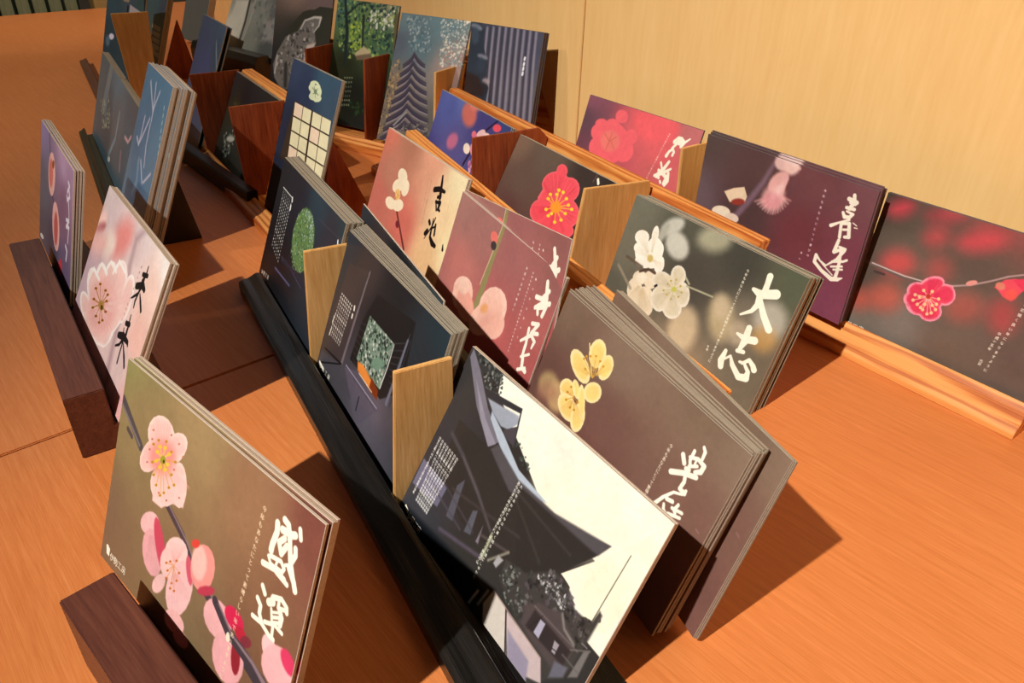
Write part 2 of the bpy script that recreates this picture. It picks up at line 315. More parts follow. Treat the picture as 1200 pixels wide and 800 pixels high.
ART = {
'S1': [
('b',[(2.1,0.0,140,132,84),(69.0,3.4,158,132,92),(-2.8,83.3,122,98,76),(146.9,2.9,122,72,62),(108.4,10.3,150,112,82),(68.1,67.3,135,108,78),(127.4,68.4,128,90,66),(79.0,116.3,110,100,70),(18.5,20.9,142,122,84)]),
('l',[(0.9,19.5,4.43),(22.1,32.6,4.25)],(78,72,74),0.15,1),
('l',[(-2.3,20.3,1.37),(20.9,32.6,1.31)],(120,112,112),0.3,1),
('l',[(8.7,30.3,2.36),(13.1,32.0,2.34)],(82,72,72),0.15,1),
('l',[(49.9,45.1,3.69),(66.4,51.5,3.84),(78.9,60.6,4.04),(88.0,63.1,4.51),(105.6,68.9,4.58),(121.7,72.6,5.92),(132.9,74.5,7.47)],(70,60,66),0.15,1),
('l',[(52.6,44.9,0.91),(69.8,51.9,1.03),(81.5,59.0,1.0),(109.1,67.8,1.2),(127.2,73.1,1.77)],(140,118,122),0.4,1),
('p',[(47.4,14.3),(48.4,17.3),(47.8,20.7),(45.6,24.0),(42.1,26.8),(37.9,28.5),(33.5,28.9),(29.7,27.9),(27.0,25.7),(26.0,22.5),(26.8,19.0),(29.2,15.6),(32.8,12.9),(37.1,11.4),(41.3,11.1),(44.9,12.2)],(250,212,202),0.3,1),
('p',[(57.4,19.3),(55.0,23.0),(51.6,26.4),(47.8,28.9),(44.2,30.3),(41.2,30.2),(39.5,28.6),(39.2,25.8),(40.5,22.2),(43.1,18.4),(46.6,15.1),(50.3,12.7),(53.9,11.5),(56.6,11.7),(58.3,13.3),(58.5,15.9)],(250,212,202),0.3,1),
('p',[(62.9,30.0),(63.6,33.6),(63.3,37.2),(62.1,40.1),(60.2,42.0),(57.8,42.4),(55.3,41.5),(53.1,39.2),(51.6,35.9),(50.9,32.2),(51.3,28.6),(52.5,25.7),(54.5,23.9),(56.9,23.5),(59.3,24.5),(61.4,26.8)],(250,212,202),0.3,1),
('p',[(55.5,33.4),(56.8,36.3),(56.4,39.8),(54.4,43.2),(51.1,46.2),(47.0,48.1),(42.6,48.8),(38.6,48.0),(35.8,45.9),(34.5,42.8),(34.9,39.2),(37.1,35.7),(40.6,32.8),(44.8,31.0),(49.1,30.4),(52.8,31.3)],(250,212,202),0.3,1),
('p',[(41.1,29.1),(38.8,33.2),(35.6,37.0),(31.9,40.0),(28.2,41.7),(25.2,41.7),(23.4,40.1),(22.9,37.1),(24.0,33.2),(26.5,29.0),(29.8,25.2),(33.5,22.4),(37.0,20.9),(39.9,21.0),(41.6,22.6),(42.0,25.4)],(250,212,202),0.3,1),
('p',[(46.1,15.1),(46.9,17.7),(46.4,20.7),(44.5,23.6),(41.6,25.9),(37.9,27.4),(34.1,27.7),(30.8,26.8),(28.5,24.8),(27.6,22.1),(28.2,19.0),(30.2,16.1),(33.3,13.8),(37.0,12.4),(40.7,12.2),(43.9,13.2)],(246,196,186),1.4,1),
('p',[(56.2,19.5),(54.1,22.8),(51.2,25.7),(47.9,28.0),(44.8,29.1),(42.3,29.0),(40.8,27.6),(40.6,25.1),(41.7,22.0),(44.0,18.7),(47.0,15.8),(50.3,13.6),(53.3,12.6),(55.7,12.8),(57.1,14.2),(57.3,16.5)],(246,196,186),1.4,1),
('p',[(62.1,30.4),(62.7,33.6),(62.5,36.7),(61.5,39.3),(59.8,40.9),(57.8,41.3),(55.6,40.4),(53.8,38.4),(52.4,35.5),(51.8,32.2),(52.1,29.0),(53.1,26.5),(54.8,25.0),(56.9,24.6),(59.0,25.5),(60.8,27.6)],(246,196,186),1.4,1),
('p',[(54.2,34.2),(55.3,36.8),(55.0,39.8),(53.3,42.8),(50.5,45.4),(46.9,47.0),(43.1,47.6),(39.7,46.9),(37.2,45.0),(36.0,42.3),(36.4,39.1),(38.2,36.1),(41.2,33.6),(44.8,32.0),(48.6,31.6),(51.8,32.4)],(246,196,186),1.4,1),
('p',[(39.9,29.4),(37.9,33.0),(35.1,36.4),(31.9,39.0),(28.8,40.4),(26.2,40.4),(24.6,39.0),(24.3,36.3),(25.3,32.9),(27.4,29.2),(30.3,25.9),(33.5,23.4),(36.5,22.1),(38.9,22.2),(40.4,23.6),(40.8,26.1)],(246,196,186),1.4,1),
('p',[(54.7,29.6),(55.3,33.6),(54.5,37.7),(52.5,41.3),(49.5,43.8),(46.0,44.8),(42.5,44.1),(39.6,41.8),(37.8,38.3),(37.2,34.1),(38.1,29.8),(40.3,26.3),(43.3,23.9),(46.8,23.1),(50.2,23.9),(52.9,26.2)],(246,196,186),1.4,1),
('p',[(37.6,43.2),(45.8,31.8),(59.8,27.0),(63.2,34.4),(63.0,40.4),(52.9,43.6),(46.6,49.4),(38.5,50.1)],(246,202,194),0.5,1),
('v',[(38.1,26.5,28.2,19.8),(38.6,26.2,30.1,18.9),(39.0,26.0,32.0,17.9),(39.5,25.8,33.9,17.0),(40.0,25.5,35.8,16.1),(40.4,25.3,37.6,15.2),(40.9,25.0,39.5,14.3),(41.3,24.8,41.3,13.4),(41.8,24.6,43.1,12.5),(43.3,25.3,49.0,15.4),(43.6,25.3,50.2,15.5),(43.9,25.4,51.3,15.7),(44.2,25.4,52.5,15.9),(44.5,25.4,53.6,16.1),(44.8,25.5,54.8,16.3),(45.1,25.5,55.9,16.5),(45.4,25.6,57.1,16.7),(45.7,25.6,58.2,16.8),(47.5,29.0,65.1,30.1),(47.2,29.3,64.1,31.0),(46.9,29.5,63.1,32.0),(46.7,29.8,62.1,32.9),(46.4,30.0,61.1,33.9),(46.1,30.2,60.1,34.9),(45.9,30.5,59.1,35.8),(45.6,30.7,58.0,36.8),(45.3,31.0,57.0,37.8),(44.7,31.4,54.6,39.3),(44.3,31.6,52.9,40.3),(43.8,31.8,51.1,41.3),(43.3,32.1,49.3,42.3),(42.9,32.3,47.5,43.3),(42.4,32.6,45.7,44.4),(42.0,32.8,43.8,45.4),(41.5,33.1,42.0,46.4),(41.0,33.3,40.1,47.5),(37.3,30.7,24.8,37.1),(37.4,30.5,25.1,36.1),(37.5,30.2,25.4,35.1),(37.6,30.0,25.8,34.0),(37.6,29.7,26.1,33.0),(37.7,29.5,26.4,32.0),(37.8,29.2,26.8,31.0),(37.9,29.0,27.1,30.0),(37.9,28.7,27.4,29.0)],0.78,(232,140,140),0.6,0.4),
('v',[(38.2,26.4,28.7,19.6),(38.9,26.1,31.6,18.2),(39.6,25.7,34.4,16.8),(40.3,25.3,37.2,15.4),(41.0,25.0,39.9,14.0),(41.7,24.6,42.6,12.7),(43.4,25.3,49.3,15.4),(43.8,25.3,51.0,15.7),(44.3,25.4,52.8,16.0),(44.7,25.5,54.5,16.2),(45.2,25.5,56.2,16.5),(45.6,25.6,57.9,16.8),(47.4,29.1,64.8,30.3),(47.0,29.4,63.3,31.7),(46.6,29.8,61.8,33.2),(46.2,30.2,60.3,34.6),(45.8,30.6,58.8,36.1),(45.4,30.9,57.3,37.6),(44.6,31.4,54.2,39.6),(43.9,31.8,51.5,41.1),(43.2,32.1,48.8,42.6),(42.5,32.5,46.1,44.1),(41.9,32.9,43.4,45.7),(41.2,33.2,40.6,47.2),(37.3,30.6,24.9,36.9),(37.5,30.3,25.4,35.3),(37.6,29.9,25.9,33.8),(37.7,29.5,26.4,32.3),(37.8,29.2,26.9,30.7),(37.9,28.8,27.3,29.2)],0.62,(255,230,222),0.5,0.4),
('p',[(51.0,23.3),(51.1,26.2),(49.7,29.4),(46.9,32.5),(43.3,34.9),(39.3,36.4),(35.5,36.6),(32.5,35.5),(30.9,33.2),(30.9,30.2),(32.5,26.8),(35.4,23.7),(39.1,21.4),(43.1,20.0),(46.7,20.0),(49.5,21.1)],(238,140,132),3.5,0.85),
('p',[(31.5,20.3),(31.5,20.5),(31.3,20.7),(31.1,20.9),(30.8,21.1),(30.5,21.2),(30.2,21.3),(29.9,21.2),(29.8,21.1),(29.8,20.9),(30.0,20.7),(30.2,20.5),(30.5,20.3),(30.9,20.2),(31.2,20.1),(31.4,20.2)],(190,110,90),0.2,1),
('p',[(46.2,15.8),(46.2,15.9),(46.1,16.1),(45.8,16.4),(45.5,16.5),(45.2,16.6),(45.0,16.7),(44.7,16.6),(44.6,16.5),(44.6,16.3),(44.8,16.1),(45.0,15.9),(45.3,15.7),(45.6,15.6),(45.9,15.6),(46.1,15.6)],(190,110,90),0.2,1),
('p',[(53.1,16.5),(53.0,16.7),(52.9,16.9),(52.7,17.1),(52.4,17.3),(52.1,17.4),(51.9,17.4),(51.6,17.4),(51.5,17.2),(51.5,17.1),(51.7,16.9),(51.9,16.7),(52.2,16.5),(52.5,16.4),(52.7,16.3),(53.0,16.4)],(190,110,90),0.2,1),
('p',[(57.4,20.1),(57.4,20.3),(57.3,20.5),(57.1,20.7),(56.8,20.9),(56.5,21.0),(56.2,21.0),(56.0,21.0),(55.9,20.8),(56.0,20.7),(56.1,20.5),(56.3,20.3),(56.6,20.1),(56.9,20.0),(57.1,19.9),(57.3,20.0)],(190,110,90),0.2,1),
('p',[(30.8,29.6),(30.8,29.8),(30.6,30.1),(30.4,30.3),(30.1,30.5),(29.7,30.6),(29.4,30.6),(29.2,30.6),(29.1,30.5),(29.1,30.3),(29.3,30.0),(29.5,29.8),(29.8,29.6),(30.2,29.5),(30.5,29.5),(30.7,29.5)],(190,110,90),0.2,1),
('p',[(30.3,36.0),(30.3,36.2),(30.2,36.4),(29.9,36.6),(29.6,36.8),(29.3,36.9),(29.0,37.0),(28.7,36.9),(28.6,36.8),(28.6,36.6),(28.8,36.4),(29.0,36.1),(29.3,36.0),(29.7,35.8),(30.0,35.8),(30.2,35.8)],(190,110,90),0.2,1),
('p',[(43.5,43.8),(43.5,44.0),(43.3,44.2),(43.1,44.4),(42.8,44.6),(42.5,44.8),(42.2,44.8),(42.0,44.8),(41.9,44.6),(41.9,44.4),(42.0,44.2),(42.2,44.0),(42.5,43.8),(42.9,43.7),(43.2,43.6),(43.4,43.7)],(190,110,90),0.2,1),
('p',[(59.7,37.5),(59.6,37.7),(59.5,37.9),(59.3,38.1),(59.0,38.3),(58.7,38.4),(58.5,38.5),(58.3,38.4),(58.1,38.3),(58.2,38.1),(58.3,37.9),(58.5,37.7),(58.8,37.5),(59.1,37.4),(59.3,37.4),(59.5,37.4)],(190,110,90),0.2,1),
('p',[(31.6,24.4),(31.6,24.6),(31.4,24.9),(31.2,25.1),(30.9,25.3),(30.5,25.4),(30.3,25.4),(30.0,25.4),(29.9,25.2),(29.9,25.1),(30.1,24.8),(30.3,24.6),(30.6,24.4),(31.0,24.3),(31.2,24.3),(31.5,24.3)],(190,110,90),0.2,1),
('p',[(52.4,28.4),(52.4,28.6),(52.3,28.8),(52.0,29.0),(51.8,29.2),(51.4,29.3),(51.2,29.4),(51.0,29.3),(50.9,29.2),(50.9,29.0),(51.0,28.8),(51.2,28.6),(51.5,28.4),(51.8,28.3),(52.1,28.3),(52.3,28.3)],(190,110,90),0.2,1),
('p',[(50.4,43.7),(50.4,43.9),(50.3,44.1),(50.0,44.3),(49.7,44.5),(49.4,44.7),(49.2,44.7),(48.9,44.7),(48.8,44.5),(48.8,44.3),(49.0,44.1),(49.2,43.9),(49.5,43.7),(49.8,43.6),(50.1,43.5),(50.3,43.6)],(190,110,90),0.2,1),
('l',[(41.5,29.2,0.54),(32.4,26.4,0.55)],(214,160,70),0.1,0.8),
('p',[(33.6,25.9),(33.6,26.1),(33.4,26.5),(33.0,26.8),(32.6,27.0),(32.2,27.2),(31.7,27.2),(31.4,27.2),(31.3,27.0),(31.3,26.7),(31.5,26.4),(31.8,26.1),(32.3,25.9),(32.7,25.7),(33.1,25.6),(33.4,25.7)],(190,140,40),0.1,1),
('l',[(41.5,29.2,0.54),(36.1,22.9,0.54)],(214,160,70),0.1,0.8),
('p',[(37.2,22.4),(37.2,22.6),(37.0,22.9),(36.7,23.2),(36.3,23.5),(35.8,23.6),(35.4,23.7),(35.1,23.6),(34.9,23.5),(34.9,23.2),(35.1,22.9),(35.5,22.6),(35.9,22.3),(36.3,22.2),(36.8,22.1),(37.1,22.2)],(190,140,40),0.1,1),
('l',[(41.5,29.2,0.54),(42.3,20.5,0.53)],(214,160,70),0.1,0.8),
('p',[(43.4,20.0),(43.4,20.3),(43.2,20.6),(42.9,20.9),(42.4,21.1),(42.0,21.3),(41.6,21.3),(41.3,21.2),(41.2,21.1),(41.2,20.8),(41.4,20.5),(41.7,20.2),(42.1,20.0),(42.5,19.8),(42.9,19.8),(43.2,19.8)],(190,140,40),0.1,1),
('l',[(41.5,29.2,0.54),(47.5,22.7,0.53)],(214,160,70),0.1,0.8),
('p',[(48.6,22.2),(48.5,22.4),(48.4,22.7),(48.1,23.0),(47.7,23.3),(47.2,23.4),(46.8,23.5),(46.5,23.4),(46.4,23.2),(46.4,23.0),(46.6,22.7),(46.9,22.4),(47.3,22.1),(47.7,22.0),(48.1,21.9),(48.4,22.0)],(190,140,40),0.1,1),
('l',[(41.5,29.2,0.54),(51.6,25.3,0.52)],(214,160,70),0.1,0.8),
('p',[(52.7,24.8),(52.7,25.0),(52.5,25.3),(52.2,25.6),(51.8,25.9),(51.4,26.0),(51.0,26.1),(50.7,26.0),(50.6,25.8),(50.6,25.6),(50.8,25.3),(51.1,25.0),(51.5,24.7),(51.9,24.6),(52.3,24.5),(52.6,24.6)],(190,140,40),0.1,1),
('l',[(41.5,29.2,0.54),(50.3,31.8,0.53)],(214,160,70),0.1,0.8),
('p',[(51.4,31.3),(51.4,31.5),(51.2,31.8),(50.9,32.1),(50.5,32.4),(50.1,32.6),(49.7,32.6),(49.4,32.6),(49.2,32.4),(49.3,32.1),(49.4,31.8),(49.7,31.5),(50.1,31.3),(50.6,31.1),(51.0,31.0),(51.3,31.1)],(190,140,40),0.1,1),
('l',[(41.5,29.2,0.54),(50.0,37.9,0.53)],(214,160,70),0.1,0.8),
('p',[(51.1,37.4),(51.0,37.6),(50.9,37.9),(50.6,38.2),(50.2,38.5),(49.7,38.7),(49.3,38.8),(49.0,38.7),(48.9,38.5),(48.9,38.2),(49.1,37.9),(49.4,37.6),(49.8,37.4),(50.2,37.2),(50.6,37.1),(50.9,37.2)],(190,140,40),0.1,1),
('l',[(41.5,29.2,0.54),(46.7,42.1,0.54)],(214,160,70),0.1,0.8),
('p',[(47.8,41.5),(47.8,41.8),(47.6,42.1),(47.3,42.4),(46.9,42.7),(46.4,42.8),(46.0,42.9),(45.7,42.8),(45.6,42.7),(45.6,42.4),(45.8,42.1),(46.1,41.8),(46.5,41.5),(46.9,41.3),(47.3,41.3),(47.6,41.3)],(190,140,40),0.1,1),
('l',[(41.5,29.2,0.54),(39.7,42.1,0.55)],(214,160,70),0.1,0.8),
('p',[(40.8,41.5),(40.8,41.8),(40.6,42.1),(40.3,42.5),(39.9,42.7),(39.4,42.9),(39.0,43.0),(38.7,42.9),(38.5,42.7),(38.5,42.5),(38.7,42.2),(39.1,41.8),(39.5,41.6),(39.9,41.4),(40.4,41.3),(40.7,41.4)],(190,140,40),0.1,1),
('l',[(41.5,29.2,0.54),(36.3,39.0,0.55)],(214,160,70),0.1,0.8),
('p',[(37.5,38.4),(37.5,38.7),(37.3,39.0),(36.9,39.3),(36.5,39.6),(36.1,39.8),(35.6,39.8),(35.3,39.8),(35.2,39.6),(35.2,39.3),(35.4,39.0),(35.7,38.7),(36.1,38.4),(36.6,38.2),(37.0,38.2),(37.3,38.2)],(190,140,40),0.1,1),
('l',[(41.5,29.2,0.54),(33.7,34.3,0.56)],(214,160,70),0.1,0.8),
('p',[(34.8,33.7),(34.8,34.0),(34.6,34.3),(34.3,34.6),(33.8,34.9),(33.4,35.0),(33.0,35.1),(32.7,35.0),(32.5,34.9),(32.5,34.6),(32.7,34.3),(33.1,34.0),(33.5,33.7),(33.9,33.5),(34.4,33.5),(34.7,33.5)],(190,140,40),0.1,1),
('l',[(41.5,29.2,0.54),(53.5,34.9,0.53)],(214,160,70),0.1,0.8),
('p',[(54.6,34.3),(54.6,34.6),(54.4,34.9),(54.1,35.2),(53.7,35.5),(53.3,35.6),(52.9,35.7),(52.6,35.6),(52.4,35.5),(52.5,35.2),(52.6,34.9),(52.9,34.6),(53.3,34.3),(53.8,34.1),(54.2,34.1),(54.4,34.2)],(190,140,40),0.1,1),
('l',[(41.5,29.2,0.54),(44.0,44.7,0.55)],(214,160,70),0.1,0.8),
('p',[(45.1,44.1),(45.1,44.4),(44.9,44.7),(44.6,45.0),(44.2,45.3),(43.7,45.5),(43.3,45.6),(43.0,45.5),(42.9,45.3),(42.9,45.0),(43.1,44.7),(43.4,44.4),(43.8,44.1),(44.3,43.9),(44.7,43.9),(45.0,43.9)],(190,140,40),0.1,1),
('l',[(41.4,28.7,0.77),(37.9,25.0,0.78)],(240,205,90),0.1,0.8),
('p',[(39.5,24.2),(39.5,24.6),(39.2,25.0),(38.7,25.5),(38.1,25.8),(37.5,26.1),(36.9,26.1),(36.5,26.0),(36.3,25.8),(36.3,25.4),(36.6,25.0),(37.0,24.5),(37.6,24.2),(38.3,23.9),(38.9,23.9),(39.3,24.0)],(236,196,70),0.1,1),
('l',[(41.4,28.7,0.77),(42.1,23.6,0.77)],(240,205,90),0.1,0.8),
('p',[(43.7,22.8),(43.6,23.2),(43.4,23.6),(42.9,24.0),(42.3,24.4),(41.7,24.6),(41.1,24.7),(40.7,24.6),(40.5,24.3),(40.5,24.0),(40.8,23.5),(41.2,23.1),(41.8,22.7),(42.4,22.5),(43.0,22.4),(43.4,22.5)],(236,196,70),0.1,1),
('l',[(41.4,28.7,0.77),(36.5,28.1,0.78)],(240,205,90),0.1,0.8),
('p',[(38.1,27.3),(38.1,27.6),(37.8,28.1),(37.4,28.5),(36.8,28.9),(36.1,29.1),(35.5,29.2),(35.1,29.1),(34.9,28.9),(34.9,28.5),(35.2,28.0),(35.6,27.6),(36.2,27.2),(36.9,27.0),(37.5,26.9),(37.9,27.0)],(236,196,70),0.1,1),
('l',[(41.4,28.7,0.77),(45.8,24.7,0.76)],(240,205,90),0.1,0.8),
('p',[(47.4,23.9),(47.4,24.3),(47.1,24.7),(46.7,25.1),(46.1,25.5),(45.5,25.7),(44.9,25.8),(44.5,25.7),(44.3,25.4),(44.3,25.1),(44.5,24.6),(45.0,24.2),(45.6,23.9),(46.2,23.6),(46.8,23.6),(47.2,23.6)],(236,196,70),0.1,1),
('l',[(41.4,28.7,0.77),(46.1,29.2,0.76)],(240,205,90),0.1,0.8),
('p',[(47.7,28.4),(47.7,28.8),(47.4,29.3),(47.0,29.7),(46.4,30.1),(45.8,30.3),(45.2,30.4),(44.8,30.3),(44.5,30.0),(44.6,29.7),(44.8,29.2),(45.3,28.8),(45.9,28.4),(46.5,28.2),(47.1,28.1),(47.5,28.2)],(236,196,70),0.1,1),
('l',[(41.4,28.7,0.77),(40.5,33.3,0.78)],(240,205,90),0.1,0.8),
('p',[(42.1,32.5),(42.0,32.8),(41.8,33.3),(41.3,33.7),(40.7,34.1),(40.1,34.4),(39.5,34.4),(39.1,34.4),(38.8,34.1),(38.9,33.7),(39.1,33.3),(39.6,32.8),(40.2,32.5),(40.8,32.2),(41.4,32.1),(41.9,32.2)],(236,196,70),0.1,1),
('l',[(41.4,28.7,0.77),(44.8,32.3,0.77)],(240,205,90),0.1,0.8),
('p',[(46.4,31.5),(46.3,31.9),(46.1,32.3),(45.6,32.7),(45.0,33.1),(44.4,33.4),(43.8,33.4),(43.4,33.3),(43.2,33.1),(43.2,32.7),(43.5,32.3),(43.9,31.8),(44.5,31.5),(45.2,31.2),(45.7,31.1),(46.2,31.2)],(236,196,70),0.1,1),
('l',[(41.4,28.7,0.77),(36.6,32.2,0.79)],(240,205,90),0.1,0.8),
('p',[(38.2,31.4),(38.2,31.8),(37.9,32.2),(37.5,32.7),(36.9,33.0),(36.2,33.3),(35.6,33.4),(35.2,33.3),(35.0,33.0),(35.0,32.7),(35.3,32.2),(35.7,31.8),(36.3,31.4),(37.0,31.1),(37.6,31.0),(38.0,31.1)],(236,196,70),0.1,1),
('p',[(44.2,28.1),(44.2,28.8),(43.9,29.6),(43.3,30.4),(42.5,30.9),(41.6,31.2),(40.8,31.2),(40.1,30.9),(39.8,30.3),(39.7,29.5),(40.0,28.7),(40.6,28.0),(41.4,27.4),(42.3,27.1),(43.1,27.2),(43.8,27.5)],(150,150,50),0.4,0.9),
('p',[(43.6,29.1),(43.6,29.4),(43.5,29.7),(43.3,30.0),(43.0,30.2),(42.7,30.3),(42.4,30.3),(42.1,30.1),(42.0,29.9),(41.9,29.6),(42.0,29.3),(42.3,29.0),(42.5,28.8),(42.9,28.7),(43.2,28.7),(43.4,28.9)],(70,60,20),0.2,1),
('p',[(46.7,56.5),(46.7,58.6),(45.7,61.1),(43.6,63.5),(40.9,65.5),(37.9,66.8),(35.1,67.1),(33.0,66.5),(31.8,64.9),(31.8,62.7),(33.0,60.1),(35.1,57.7),(37.9,55.7),(40.8,54.5),(43.5,54.2),(45.6,54.9)],(240,186,186),0.4,1),
('p',[(52.7,66.7),(54.0,70.5),(54.1,74.4),(52.8,77.9),(50.3,80.5),(47.1,81.9),(43.5,81.6),(40.1,79.9),(37.5,76.8),(36.1,73.0),(36.1,68.9),(37.5,65.4),(40.1,62.8),(43.4,61.6),(46.9,62.0),(50.2,63.8)],(232,168,172),0.5,1),
('p',[(53.7,62.6),(56.0,66.4),(57.3,70.0),(57.6,72.9),(56.9,74.5),(55.0,74.7),(52.5,73.4),(49.6,70.8),(46.8,67.3),(44.5,63.4),(43.1,59.7),(42.8,56.9),(43.7,55.2),(45.5,55.1),(48.1,56.5),(51.0,59.1)],(205,70,96),0.6,1),
('p',[(58.9,79.4),(58.0,81.7),(56.5,84.0),(54.7,85.9),(52.7,87.1),(51.0,87.4),(49.7,86.8),(49.2,85.4),(49.4,83.3),(50.4,81.0),(51.9,78.7),(53.8,76.9),(55.7,75.7),(57.3,75.4),(58.5,76.0),(59.1,77.4)],(240,190,186),0.5,1),
('p',[(71.5,55.1),(72.4,57.4),(72.0,60.2),(70.4,63.1),(67.8,65.6),(64.5,67.4),(61.0,68.2),(57.9,67.8),(55.8,66.3),(54.8,63.9),(55.3,61.0),(57.1,58.1),(59.8,55.6),(63.2,53.8),(66.5,53.1),(69.5,53.6)],(246,204,198),0.4,1),
('p',[(79.7,68.5),(79.2,73.8),(77.4,79.1),(74.5,83.6),(70.8,86.8),(67.0,88.0),(63.6,86.9),(61.2,83.8),(60.2,79.2),(60.7,73.7),(62.7,68.3),(65.8,63.8),(69.5,60.9),(73.2,60.0),(76.4,61.1),(78.7,64.1)],(242,190,188),0.4,1),
('p',[(64.1,65.3),(64.5,67.9),(63.9,70.6),(62.4,73.1),(60.4,75.0),(58.0,75.9),(55.7,75.7),(53.8,74.4),(52.6,72.3),(52.3,69.6),(52.9,66.8),(54.4,64.3),(56.5,62.5),(58.9,61.7),(61.1,61.9),(63.0,63.2)],(244,196,190),0.5,1),
('p',[(77.3,60.7),(78.2,62.9),(78.6,64.9),(78.6,66.5),(78.0,67.5),(77.0,67.6),(75.7,66.9),(74.3,65.5),(73.1,63.5),(72.1,61.4),(71.7,59.3),(71.8,57.7),(72.4,56.7),(73.4,56.6),(74.7,57.3),(76.0,58.7)],(214,90,110),0.6,1),
('p',[(75.2,84.5),(77.4,85.4),(78.5,87.0),(78.4,88.9),(77.2,91.0),(75.0,92.9),(72.1,94.2),(68.9,94.9),(65.9,94.8),(63.7,93.8),(62.5,92.2),(62.6,90.2),(63.9,88.1),(66.2,86.2),(69.2,84.9),(72.4,84.3)],(240,180,176),0.4,1),
('p',[(80.4,89.6),(82.2,90.3),(83.2,91.4),(83.4,92.8),(82.6,94.2),(81.1,95.5),(78.9,96.4),(76.5,96.8),(74.2,96.7),(72.4,96.0),(71.3,94.8),(71.1,93.4),(71.9,91.9),(73.6,90.7),(75.7,89.8),(78.1,89.4)],(238,170,168),0.4,1),
('v',[(62.3,65.4,58.0,59.4),(62.7,65.2,59.7,58.6),(63.1,65.0,61.4,57.8),(63.5,64.8,63.0,57.0),(63.9,64.6,64.7,56.2),(64.4,64.4,66.4,55.5),(64.8,64.1,68.0,54.7),(65.2,63.9,69.6,53.9),(67.7,68.7,79.3,72.8),(67.2,69.1,77.6,74.2),(66.8,69.4,75.8,75.6),(66.3,69.8,74.1,77.0),(65.8,70.1,72.3,78.4),(65.4,70.5,70.5,79.9),(64.9,70.8,68.6,81.3),(64.5,71.2,66.8,82.8)],0.76,(226,150,150),0.6,0.4),
('v',[(98.8,64.5,107.2,68.6),(98.4,64.8,105.5,70.0),(97.9,65.1,103.7,71.3),(97.5,65.5,102.0,72.7),(97.0,65.8,100.2,74.1),(96.6,66.1,98.4,75.5),(96.1,66.5,96.6,76.9),(102.0,66.5,119.3,76.4),(101.5,66.9,117.4,78.1),(100.9,67.3,115.5,79.9),(100.4,67.8,113.5,81.6),(99.9,68.2,111.6,83.4),(99.4,68.6,109.6,85.3),(98.9,69.1,107.6,87.1)],0.69,(222,140,146),0.7,0.35),
('v',[(84.1,62.3,77.1,55.4),(84.5,62.0,78.8,54.4),(84.9,61.8,80.5,53.4),(85.3,61.5,82.1,52.4),(85.8,61.3,83.8,51.4),(86.2,61.0,85.4,50.5),(86.6,60.8,87.1,49.5),(87.0,60.5,88.7,48.6)],0.7,(224,110,110),0.8,0.35),
('v',[(137.0,56.8,147.2,60.1),(136.6,57.2,145.6,61.7),(136.1,57.6,144.0,63.2),(135.7,58.0,142.4,64.8),(135.3,58.4,140.7,66.4),(134.9,58.8,139.1,68.0),(134.4,59.1,137.4,69.6)],0.61,(224,130,146),0.7,0.35),
('v',[(43.8,64.9,51.5,71.3),(43.3,65.2,49.5,72.6),(42.8,65.5,47.5,73.9),(42.3,65.8,45.5,75.2),(41.8,66.1,43.4,76.5),(41.3,66.5,41.3,77.8)],0.81,(206,130,146),0.7,0.35),
('l',[(63.5,66.9,0.46),(57.5,69.3,0.46)],(220,150,110),0.1,0.8),
('p',[(58.4,68.7),(58.4,69.0),(58.2,69.3),(58.0,69.6),(57.6,69.8),(57.3,70.0),(56.9,70.1),(56.7,70.0),(56.5,69.9),(56.5,69.6),(56.7,69.4),(57.0,69.1),(57.3,68.8),(57.7,68.6),(58.0,68.6),(58.3,68.6)],(200,110,50),0.1,1),
('l',[(63.5,66.9,0.46),(60.2,67.0,0.46)],(220,150,110),0.1,0.8),
('p',[(61.1,66.5),(61.1,66.7),(61.0,67.0),(60.7,67.3),(60.3,67.5),(60.0,67.7),(59.7,67.8),(59.4,67.7),(59.3,67.6),(59.3,67.4),(59.4,67.1),(59.7,66.8),(60.0,66.5),(60.4,66.4),(60.7,66.3),(61.0,66.3)],(200,110,50),0.1,1),
('l',[(63.5,66.9,0.46),(64.8,63.9,0.45)],(220,150,110),0.1,0.8),
('p',[(65.7,63.3),(65.7,63.5),(65.6,63.8),(65.3,64.1),(65.0,64.4),(64.6,64.5),(64.3,64.6),(64.1,64.6),(63.9,64.4),(63.9,64.2),(64.1,63.9),(64.3,63.6),(64.7,63.4),(65.0,63.2),(65.4,63.1),(65.6,63.2)],(200,110,50),0.1,1),
('l',[(63.5,66.9,0.46),(59.4,71.8,0.46)],(220,150,110),0.1,0.8),
('p',[(60.3,71.3),(60.3,71.5),(60.2,71.8),(59.9,72.1),(59.6,72.3),(59.2,72.5),(58.9,72.6),(58.6,72.6),(58.5,72.4),(58.5,72.2),(58.6,71.9),(58.9,71.6),(59.3,71.3),(59.6,71.2),(60.0,71.1),(60.2,71.1)],(200,110,50),0.1,1),
('l',[(63.5,66.9,0.46),(59.4,75.6,0.47)],(220,150,110),0.1,0.8),
('p',[(60.3,75.0),(60.3,75.2),(60.2,75.5),(59.9,75.8),(59.6,76.1),(59.2,76.3),(58.9,76.3),(58.6,76.3),(58.5,76.1),(58.5,75.9),(58.6,75.6),(58.9,75.3),(59.3,75.1),(59.6,74.9),(60.0,74.8),(60.2,74.8)],(200,110,50),0.1,1),
('l',[(63.5,66.9,0.46),(63.9,75.2,0.46)],(220,150,110),0.1,0.8),
('p',[(64.8,74.7),(64.8,74.9),(64.6,75.2),(64.4,75.5),(64.0,75.7),(63.7,75.9),(63.4,76.0),(63.1,76.0),(63.0,75.8),(63.0,75.6),(63.1,75.3),(63.4,75.0),(63.7,74.7),(64.1,74.6),(64.4,74.5),(64.7,74.5)],(200,110,50),0.1,1),
